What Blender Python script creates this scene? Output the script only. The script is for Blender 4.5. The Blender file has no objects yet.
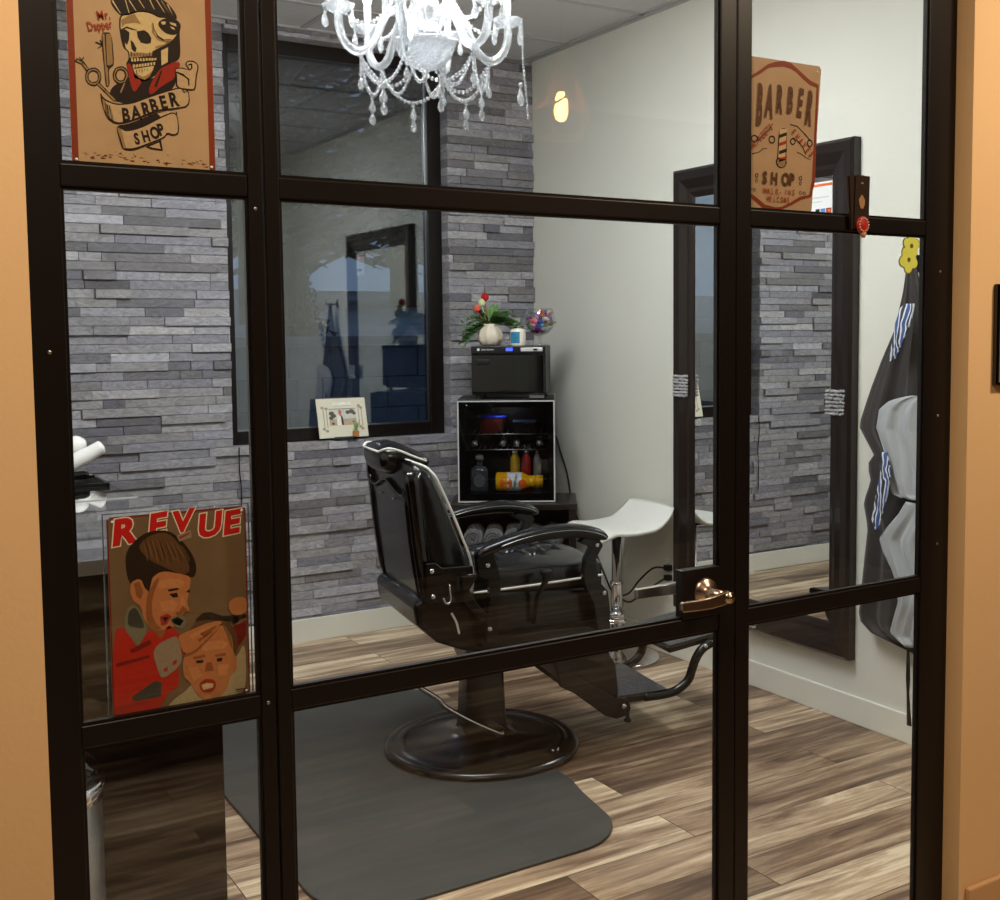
import bpy, bmesh, math, random
from mathutils import Vector, Matrix
random.seed(11)
PI = math.pi
SC = bpy.context.scene
COL = SC.collection

# ------------------------------------------------------------------ camera, world, exposure
cam_data = bpy.data.cameras.new('camera'); cam = bpy.data.objects.new('camera', cam_data); COL.objects.link(cam)
RT = Vector((0.845547, -0.533844, -0.007779)); UP = Vector((0.045381, 0.057346, 0.997322)); FW = Vector((0.531968, 0.843636, -0.072715))
m = Matrix(((RT.x, UP.x, -FW.x, 0), (RT.y, UP.y, -FW.y, -1.7), (RT.z, UP.z, -FW.z, 1.4712), (0, 0, 0, 1)))
cam.matrix_world = m
cam_data.sensor_fit = 'HORIZONTAL'; cam_data.sensor_width = 36
cam_data.lens = 1146.775 / 1000 * 36
cam_data.shift_x = (500 - 549.06) / 1000
cam_data.shift_y = (416.56 - 450) / 1000
cam_data.clip_start = 0.02; cam_data.clip_end = 200
SC.camera = cam
world = bpy.data.worlds.new('dusk'); SC.world = world; world.use_nodes = True
wn = world.node_tree.nodes; wl = world.node_tree.links
bg = wn['Background']; bg.inputs['Color'].default_value = (0.24, 0.32, 0.45, 1); bg.inputs['Strength'].default_value = 0.8
SC.view_settings.view_transform = 'Standard'; SC.view_settings.look = 'None'
SC.view_settings.gamma = 1; SC.view_settings.use_curve_mapping = False
SC.view_settings.exposure = 0.0

def lamp(name, kind, loc, energy, color, size=0.1, rot=None, size_y=None):
    d = bpy.data.lights.new(name, kind); o = bpy.data.objects.new(name, d); COL.objects.link(o)
    o.location = loc; d.energy = energy; d.color = color
    if kind == 'AREA':
        d.size = size
        if size_y: d.shape = 'RECTANGLE'; d.size_y = size_y
    elif kind in ('POINT', 'SPOT'): d.shadow_soft_size = size
    if rot: o.rotation_euler = rot
    return o
WARM = (1.0, 0.80, 0.57); COOL = (0.93, 0.97, 1.0)
# unseen fill light added under the shop ceiling, then warm downlights in the corridor
lamp('shop_fill_light', 'AREA', (1.55, 1.55, 2.885), 59, COOL, 1.15, None, 0.55)
lamp('corridor_downlight', 'AREA', (0.35, -1.0, 2.86), 34, WARM, 0.25)
lamp('corridor_downlight', 'AREA', (2.6, -1.1, 2.86), 41, WARM, 0.25)

# ------------------------------------------------------------------ materials
def lin(c):
    return tuple(((v / 255) / 12.92 if v / 255 <= 0.04045 else ((v / 255 + 0.055) / 1.055) ** 2.4) for v in c) + (1,)
def mat(name, rgb, rough=0.5, metal=0.0, spec=0.5, coat=0.0, bump=None, vary=None, emit=None, estr=1.0, trans=0.0, ior=1.45, sheen=0.0):
    mt = bpy.data.materials.new(name); mt.use_nodes = True
    nt = mt.node_tree; b = nt.nodes['Principled BSDF']
    b.inputs['Base Color'].default_value = lin(rgb); b.inputs['Roughness'].default_value = rough
    b.inputs['Metallic'].default_value = metal; b.inputs['Specular IOR Level'].default_value = spec
    b.inputs['Coat Weight'].default_value = coat; b.inputs['Transmission Weight'].default_value = trans
    b.inputs['IOR'].default_value = ior; b.inputs['Sheen Weight'].default_value = sheen
    if emit: b.inputs['Emission Color'].default_value = lin(emit); b.inputs['Emission Strength'].default_value = estr
    tc = nt.nodes.new('ShaderNodeTexCoord')
    if vary:
        n = nt.nodes.new('ShaderNodeTexNoise'); n.inputs['Scale'].default_value = vary[0]; n.inputs['Detail'].default_value = 4
        r = nt.nodes.new('ShaderNodeMapRange'); r.inputs[3].default_value = 1 - vary[1]; r.inputs[4].default_value = 1 + vary[1]
        r.inputs[1].default_value = 0.25; r.inputs[2].default_value = 0.75
        mx = nt.nodes.new('ShaderNodeVectorMath'); mx.operation = 'SCALE'; mx.inputs[0].default_value = lin(rgb)[:3]
        nt.links.new(tc.outputs['Object'], n.inputs['Vector']); nt.links.new(n.outputs['Fac'], r.inputs[0])
        nt.links.new(r.outputs[0], mx.inputs['Scale']); nt.links.new(mx.outputs[0], b.inputs['Base Color'])
    if bump:
        n = nt.nodes.new('ShaderNodeTexNoise'); n.inputs['Scale'].default_value = bump[0]; n.inputs['Detail'].default_value = 3
        bp = nt.nodes.new('ShaderNodeBump'); bp.inputs['Strength'].default_value = bump[1]; bp.inputs['Distance'].default_value = bump[2] if len(bump) > 2 else 0.002
        nt.links.new(tc.outputs['Object'], n.inputs['Vector']); nt.links.new(n.outputs['Fac'], bp.inputs['Height']); nt.links.new(bp.outputs[0], b.inputs['Normal'])
    return mt
def glass_mat(name, tint, refl=1.0, ior=1.45, rough=0.0):
    mt = bpy.data.materials.new(name); mt.use_nodes = True; nt = mt.node_tree; nt.nodes.clear()
    out = nt.nodes.new('ShaderNodeOutputMaterial'); mx = nt.nodes.new('ShaderNodeMixShader')
    t = nt.nodes.new('ShaderNodeBsdfTransparent'); t.inputs[0].default_value = tint + (1,)
    g = nt.nodes.new('ShaderNodeBsdfGlossy'); g.inputs['Roughness'].default_value = rough; g.inputs[0].default_value = (1, 1, 1, 1)
    # Schlick reflectance, the same from either side of the pane
    ge = nt.nodes.new('ShaderNodeNewGeometry'); dt = nt.nodes.new('ShaderNodeVectorMath'); dt.operation = 'DOT_PRODUCT'
    nt.links.new(ge.outputs['Normal'], dt.inputs[0]); nt.links.new(ge.outputs['Incoming'], dt.inputs[1])
    def mth(op, *ins):
        n = nt.nodes.new('ShaderNodeMath'); n.operation = op
        for i, v in enumerate(ins):
            if isinstance(v, (int, float)): n.inputs[i].default_value = v
            else: nt.links.new(v, n.inputs[i])
        return n
    f0 = ((ior - 1) / (ior + 1)) ** 2
    a = mth('ABSOLUTE', dt.outputs['Value']); b = mth('SUBTRACT', 1.0, a.outputs[0]); c = mth('POWER', b.outputs[0], 5.0)
    d = mth('MULTIPLY_ADD', c.outputs[0], 1 - f0, f0); s = mth('MULTIPLY', d.outputs[0], refl); s.use_clamp = True
    nt.links.new(s.outputs[0], mx.inputs[0])
    nt.links.new(t.outputs[0], mx.inputs[1]); nt.links.new(g.outputs[0], mx.inputs[2]); nt.links.new(mx.outputs[0], out.inputs[0])
    return mt
M = {}
M['frame'] = mat('bronze_aluminium', (17, 12, 11), 0.38, 0.0, 0.35, vary=(30, .08))
M['beige'] = mat('beige_wall_paint', (226, 188, 140), 0.7, bump=(140, .25, .001), vary=(2.5, .03))
M['beige_trim'] = mat('beige_trim_paint', (196, 155, 112), 0.6)
M['white_wall'] = mat('white_wall_paint', (217, 216, 206), 0.75, bump=(110, .35, .0015), vary=(1.8, .02))
M['base'] = mat('white_baseboard', (226, 225, 214), 0.45, vary=(6, .02))
M['glass'] = glass_mat('clear_glass', (0.965, 0.975, 0.97), 0.75)
M['win_glass'] = glass_mat('window_glass', (0.74, 0.80, 0.86), 1.0, 2.2)
M['black_plastic'] = mat('black_plastic', (14, 14, 15), 0.35, vary=(60, .1))
M['black_gloss'] = mat('black_gloss', (5, 5, 6), 0.06, coat=.2, vary=(8, .1))
M['black_metal'] = mat('black_enamel_metal', (8, 8, 8), 0.25, coat=.15, vary=(20, .1))
M['leather'] = mat('black_leather', (10, 10, 13), 0.26, bump=(320, .18, .0006), vary=(14, .15), coat=.15)
M['piping'] = mat('white_piping', (232, 230, 224), 0.4, vary=(80, .05))
M['chrome'] = mat('chrome', (225, 225, 228), 0.07, 1.0, vary=(20, .02))
M['steel'] = mat('brushed_steel', (180, 180, 180), 0.28, 1.0, vary=(60, .06))
M['bronze'] = mat('satin_bronze', (184, 164, 146), 0.26, 1.0, vary=(40, .05))
M['rubber'] = mat('grey_rubber_mat', (66, 66, 63), 0.62, bump=(260, .3, .0006), vary=(5, .12))
M['mirror'] = mat('mirror_silver', (238, 240, 238), 0.0, 1.0, vary=(1, .001))
M['dark_wood'] = mat('dark_wood', (34, 25, 21), 0.3, vary=(14, .2), coat=.2)
M['white_plastic'] = mat('white_leatherette', (238, 238, 232), 0.32, vary=(5, .015))
M['white_gloss'] = mat('white_gloss', (238, 238, 236), 0.25, vary=(5, .015))
M['counter'] = mat('grey_glossy_counter', (84, 84, 84), 0.02, coat=1.0, spec=.9, vary=(4, .03))
M['counter_dark'] = mat('dark_glossy_counter', (30, 30, 32), 0.03, coat=1.0, spec=.9, vary=(4, .05))
M['counter_edge'] = mat('grey_counter_edge', (120, 112, 104), 0.4, vary=(8, .05))
M['cabinet'] = mat('black_mirror_gloss_laminate', (5, 4, 4), 0.03, spec=.8, coat=1.0, vary=(4, .1))
M['towel'] = mat('grey_towel', (84, 84, 88), 0.95, bump=(500, .8, .003), vary=(60, .2), sheen=.5)
M['cord'] = mat('black_cord', (12, 12, 12), 0.5, vary=(30, .05))

# floor planks
def floor_mat():
    mt = bpy.data.materials.new('vinyl_plank_floor'); mt.use_nodes = True; nt = mt.node_tree; L = nt.links; N = nt.nodes
    b = N['Principled BSDF']; b.inputs['Roughness'].default_value = .36
    tc = N.new('ShaderNodeTexCoord'); mp = N.new('ShaderNodeMapping'); mp.inputs['Location'].default_value = (.35, .06, 0)
    L.new(tc.outputs['Object'], mp.inputs['Vector'])
    br = N.new('ShaderNodeTexBrick'); br.offset = .37; br.offset_frequency = 2
    br.inputs['Scale'].default_value = 1; br.inputs['Brick Width'].default_value = 1.22; br.inputs['Row Height'].default_value = .178
    br.inputs['Mortar Size'].default_value = .0016; br.inputs['Mortar Smooth'].default_value = .3; br.inputs['Bias'].default_value = 0
    br.inputs['Color1'].default_value = (0, 0, 0, 1); br.inputs['Color2'].default_value = (1, 1, 1, 1); br.inputs['Mortar'].default_value = (.5, .5, .5, 1)
    L.new(mp.outputs[0], br.inputs['Vector'])
    # per-plank shift of the grain
    sep = N.new('ShaderNodeSeparateColor'); L.new(br.outputs['Color'], sep.inputs[0])
    mul = N.new('ShaderNodeVectorMath'); mul.operation = 'SCALE'; mul.inputs[0].default_value = (13.1, 7.7, 3.3); L.new(sep.outputs[0], mul.inputs['Scale'])
    add = N.new('ShaderNodeVectorMath'); L.new(mp.outputs[0], add.inputs[0]); L.new(mul.outputs[0], add.inputs[1])
    st = N.new('ShaderNodeMapping'); st.inputs['Scale'].default_value = (1.1, 11, 1); L.new(add.outputs[0], st.inputs['Vector'])
    n1 = N.new('ShaderNodeTexNoise'); n1.inputs['Scale'].default_value = 1.6; n1.inputs['Detail'].default_value = 7; n1.inputs['Roughness'].default_value = .62; n1.inputs['Distortion'].default_value = .7
    L.new(st.outputs[0], n1.inputs['Vector'])
    st2 = N.new('ShaderNodeMapping'); st2.inputs['Scale'].default_value = (5, 75, 1); L.new(add.outputs[0], st2.inputs['Vector'])
    n2 = N.new('ShaderNodeTexNoise'); n2.inputs['Scale'].default_value = 1.5; n2.inputs['Detail'].default_value = 5; n2.inputs['Roughness'].default_value = .7; L.new(st2.outputs[0], n2.inputs['Vector'])
    cr = N.new('ShaderNodeValToRGB'); e = cr.color_ramp.elements
    e[0].position = .30; e[0].color = lin((86, 66, 52)); e[1].position = .72; e[1].color = lin((238, 218, 186))
    for p, c in ((.42, (128, 103, 82)), (.52, (166, 140, 114)), (.62, (198, 173, 143))):
        k = e.new(p); k.color = lin(c)
    cmb = N.new('ShaderNodeMath'); cmb.operation = 'MULTIPLY_ADD'; cmb.inputs[1].default_value = .30; cmb.inputs[2].default_value = -.15
    L.new(sep.outputs[0], cmb.inputs[0])
    ad2 = N.new('ShaderNodeMath'); ad2.operation = 'ADD'; L.new(n1.outputs['Fac'], ad2.inputs[0]); L.new(cmb.outputs[0], ad2.inputs[1])
    ma = N.new('ShaderNodeMath'); ma.operation = 'MULTIPLY_ADD'; ma.inputs[1].default_value = .28; L.new(n2.outputs['Fac'], ma.inputs[0])
    sb = N.new('ShaderNodeMath'); sb.operation = 'SUBTRACT'; sb.inputs[1].default_value = .14; L.new(ad2.outputs[0], sb.inputs[0]); L.new(sb.outputs[0], ma.inputs[2])
    L.new(ma.outputs[0], cr.inputs[0])
    mo = N.new('ShaderNodeMix'); mo.data_type = 'RGBA'; mo.inputs['B'].default_value = lin((52, 38, 30))
    L.new(br.outputs['Fac'], mo.inputs['Factor']); L.new(cr.outputs[0], mo.inputs['A']); L.new(mo.outputs['Result'], b.inputs['Base Color'])
    bm_ = N.new('ShaderNodeBump'); bm_.inputs['Strength'].default_value = .12; bm_.inputs['Distance'].default_value = .002
    L.new(n2.outputs['Fac'], bm_.inputs['Height']); L.new(bm_.outputs[0], b.inputs['Normal'])
    return mt
M['floor'] = floor_mat()
def stone_mat():
    mt = bpy.data.materials.new('stacked_stone'); mt.use_nodes = True; nt = mt.node_tree; L = nt.links; N = nt.nodes
    b = N['Principled BSDF']; b.inputs['Roughness'].default_value = .62
    at = N.new('ShaderNodeAttribute'); at.attribute_name = 'stone'
    tc = N.new('ShaderNodeTexCoord'); mp = N.new('ShaderNodeMapping'); mp.inputs['Scale'].default_value = (9, 9, 22); L.new(tc.outputs['Object'], mp.inputs[0])
    n = N.new('ShaderNodeTexNoise'); n.inputs['Scale'].default_value = 1.6; n.inputs['Detail'].default_value = 8; n.inputs['Roughness'].default_value = .68; n.inputs['Distortion'].default_value = 2.2
    L.new(mp.outputs[0], n.inputs['Vector'])
    r = N.new('ShaderNodeMapRange'); r.inputs[1].default_value = .28; r.inputs[2].default_value = .72; r.inputs[3].default_value = .62; r.inputs[4].default_value = 1.66
    L.new(n.outputs['Fac'], r.inputs[0])
    mx = N.new('ShaderNodeVectorMath'); mx.operation = 'SCALE'; L.new(at.outputs['Color'], mx.inputs[0]); L.new(r.outputs[0], mx.inputs['Scale']); L.new(mx.outputs[0], b.inputs['Base Color'])
    bu = N.new('ShaderNodeBump'); bu.inputs['Strength'].default_value = .6; bu.inputs['Distance'].default_value = .004
    L.new(n.outputs['Fac'], bu.inputs['Height']); L.new(bu.outputs[0], b.inputs['Normal'])
    return mt
M['stone'] = stone_mat()
def ceiling_mat():
    mt = mat('ceiling_tile', (206, 206, 208), .9, bump=(300, .5, .001), vary=(300, .04)); return mt
M['tile'] = ceiling_mat()
M['tbar'] = mat('ceiling_grid_metal', (178, 178, 180), .5, vary=(9, .02))

# ------------------------------------------------------------------ mesh helpers
class MB:
    def __init__(s): s.bm = bmesh.new(); s.mi = 0; s.sm = False
    def _f(s, vs):
        try: f = s.bm.faces.new(vs)
        except ValueError: return None
        f.material_index = s.mi; f.smooth = s.sm; return f
    def box(s, x0, x1, y0, y1, z0, z1, T=None, bev=0.0):
        P = [Vector((x, y, z)) for x in (x0, x1) for y in (y0, y1) for z in (z0, z1)]
        if T: P = [T @ p for p in P]
        v = [s.bm.verts.new(p) for p in P]
        fs = [s._f([v[i] for i in q]) for q in ((0, 1, 3, 2), (4, 6, 7, 5), (0, 4, 5, 1), (2, 3, 7, 6), (0, 2, 6, 4), (1, 5, 7, 3))]
        if bev:
            es = {e for f in fs for e in f.edges}
            g = bmesh.ops.bevel(s.bm, geom=list(es), offset=bev, segments=2, profile=.5, affect='EDGES')
            for f in g['faces']: f.material_index = s.mi; f.smooth = s.sm
        return s
    def loft(s, rings, close=True, caps=True):
        R = [[s.bm.verts.new(p) for p in r] for r in rings]
        n = len(R[0])
        for a, b in zip(R, R[1:]):
            for i in range(n if close else n - 1):
                s._f([a[i], a[(i + 1) % n], b[(i + 1) % n], b[i]])
        if caps and close:
            s._f(list(reversed(R[0]))); s._f(R[-1])
        return s
    def tube(s, pts, r, n=10, caps=True, flat=1.0, up=None):
        s.sm = True
        pts = [Vector(p) for p in pts]; rr = r if isinstance(r, (list, tuple)) else [r] * len(pts)
        rings = []; prev = None
        for i, p in enumerate(pts):
            t = (pts[min(i + 1, len(pts) - 1)] - pts[max(i - 1, 0)]).normalized()
            if up is not None: a = Vector(up)
            elif prev is None: a = Vector((0, 0, 1)) if abs(t.z) < .9 else Vector((1, 0, 0))
            else: a = prev
            a = (a - t * a.dot(t)).normalized(); prev = a; b = t.cross(a)
            rings.append([p + (a * math.cos(2 * PI * k / n) * flat + b * math.sin(2 * PI * k / n)) * rr[i] for k in range(n)])
        return s.loft(rings, True, caps)
    def cyl(s, a, b, r, r2=None, n=20):
        s.tube([a, b], [r, r if r2 is None else r2], n); return s
    def lathe(s, prof, c=(0, 0, 0), n=32, T=None):
        s.sm = True
        c = Vector(c); rings = []
        for (r, z) in prof:
            ring = [c + Vector((max(r, .0003) * math.cos(2 * PI * k / n), max(r, .0003) * math.sin(2 * PI * k / n), z)) for k in range(n)]
            if T: ring = [T @ p for p in ring]
            rings.append(ring)
        return s.loft(rings)
    def ball(s, c, r, n=12, sc=(1, 1, 1), T=None):
        s.sm = True; c = Vector(c); rings = []
        h = max(4, n // 2 + 1)
        for j in range(h + 1):
            a = PI * j / h; rad = max(math.sin(a), .02)
            ring = [Vector((rad * math.cos(2 * PI * k / n) * sc[0] * r, rad * math.sin(2 * PI * k / n) * sc[1] * r, -math.cos(a) * r * sc[2])) for k in range(n)]
            rings.append([c + (T @ p if T else p) for p in ring])
        return s.loft(rings)
    def prism(s, poly, axis, a0, a1, T=None):
        """poly: 2D points; axis 'y' -> (x,z) extruded in y, 'z' -> (x,y), 'x' -> (y,z)"""
        def mk(p, a):
            v = {'y': Vector((p[0], a, p[1])), 'z': Vector((p[0], p[1], a)), 'x': Vector((a, p[0], p[1]))}[axis]
            return T @ v if T else v
        A = [s.bm.verts.new(mk(p, a0)) for p in poly]; B = [s.bm.verts.new(mk(p, a1)) for p in poly]
        n = len(poly)
        for i in range(n): s._f([A[i], A[(i + 1) % n], B[(i + 1) % n], B[i]])
        s._f(list(reversed(A))); s._f(B); return s
    def flat(s, pts):
        s._f([s.bm.verts.new(Vector(p)) for p in pts]); return s
    def build(s, name, mats, parent=None, recalc=True, loc=None, rot=None, bev=None, angle=None):
        if recalc: bmesh.ops.recalc_face_normals(s.bm, faces=s.bm.faces)
        me = bpy.data.meshes.new(name); s.bm.to_mesh(me); s.bm.free()
        if not isinstance(mats, (list, tuple)): mats = [mats]
        for mm in mats: me.materials.append(mm)
        o = bpy.data.objects.new(name, me); COL.objects.link(o)
        if parent: o.parent = parent
        if loc: o.location = loc
        if rot: o.rotation_euler = rot
        if bev:
            md = o.modifiers.new('bevel', 'BEVEL'); md.width = bev; md.segments = 3; md.limit_method = 'ANGLE'; md.angle_limit = math.radians(40)
        return o
def tag(o, label=None, cat=None, group=None, kind=None):
    if label: o['label'] = label
    if cat: o['category'] = cat
    if group: o['group'] = group
    if kind: o['kind'] = kind
    return o
def thing(name, loc, label=None, cat=None, rz=0, group=None, kind=None):
    o = bpy.data.objects.new(name, None); COL.objects.link(o); o.location = loc; o.rotation_euler = (0, 0, rz); o.empty_display_size = .05
    return tag(o, label, cat, group, kind)
def copy_tree(o, parent=None):
    c = o.copy(); COL.objects.link(c)
    if parent: c.parent = parent
    for ch in list(o.children): copy_tree(ch, c)
    return c
def smooth_path(P, k=6):
    P = [Vector(p) for p in P]; out = []
    for i in range(len(P) - 1):
        p0, p1, p2, p3 = P[max(i - 1, 0)], P[i], P[i + 1], P[min(i + 2, len(P) - 1)]
        for j in range(k):
            t = j / k
            out.append(.5 * ((2 * p1) + (p2 - p0) * t + (2 * p0 - 5 * p1 + 4 * p2 - p3) * t * t + (3 * p1 - p0 - 3 * p2 + p3) * t ** 3))
    out.append(P[-1]); return out
_tc = {}
def glyphs(txt, bold):
    key = (txt, bold)
    if key in _tc: return _tc[key]
    cu = bpy.data.curves.new('t', 'FONT'); cu.body = txt; cu.size = 1; cu.offset = bold; cu.resolution_u = 3
    ob = bpy.data.objects.new('t', cu); COL.objects.link(ob)
    dg = bpy.context.evaluated_depsgraph_get(); me = bpy.data.meshes.new_from_object(ob.evaluated_get(dg))
    polys = [[tuple(me.vertices[i].co[:2]) for i in p.vertices] for p in me.polygons]
    bpy.data.objects.remove(ob); bpy.data.curves.remove(cu); bpy.data.meshes.remove(me)
    _tc[key] = polys; return polys
CAP = 0.70
def write(mb, txt, T, h, sx=1.0, bold=.0, rot=0.0, x=0, y=0, dz=0.0, center=False, shear=0.0):
    """letters of cap height h, drawn at (x,y) of plane T (x right, y up, z toward the viewer)"""
    g = glyphs(txt, bold); s_ = h / CAP
    ox = 0
    if center:
        xs = [p[0] for q in g for p in q]; ox = -(min(xs) + max(xs)) / 2
    ca, sa = math.cos(rot), math.sin(rot)
    for q in g:
        pts = []
        for (a, b) in q:
            a2, b2 = (a + ox) * s_ * sx + shear * b * s_, b * s_
            pts.append(T @ Vector((x + a2 * ca - b2 * sa, y + a2 * sa + b2 * ca, dz)))
        mb.flat(pts)
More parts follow.
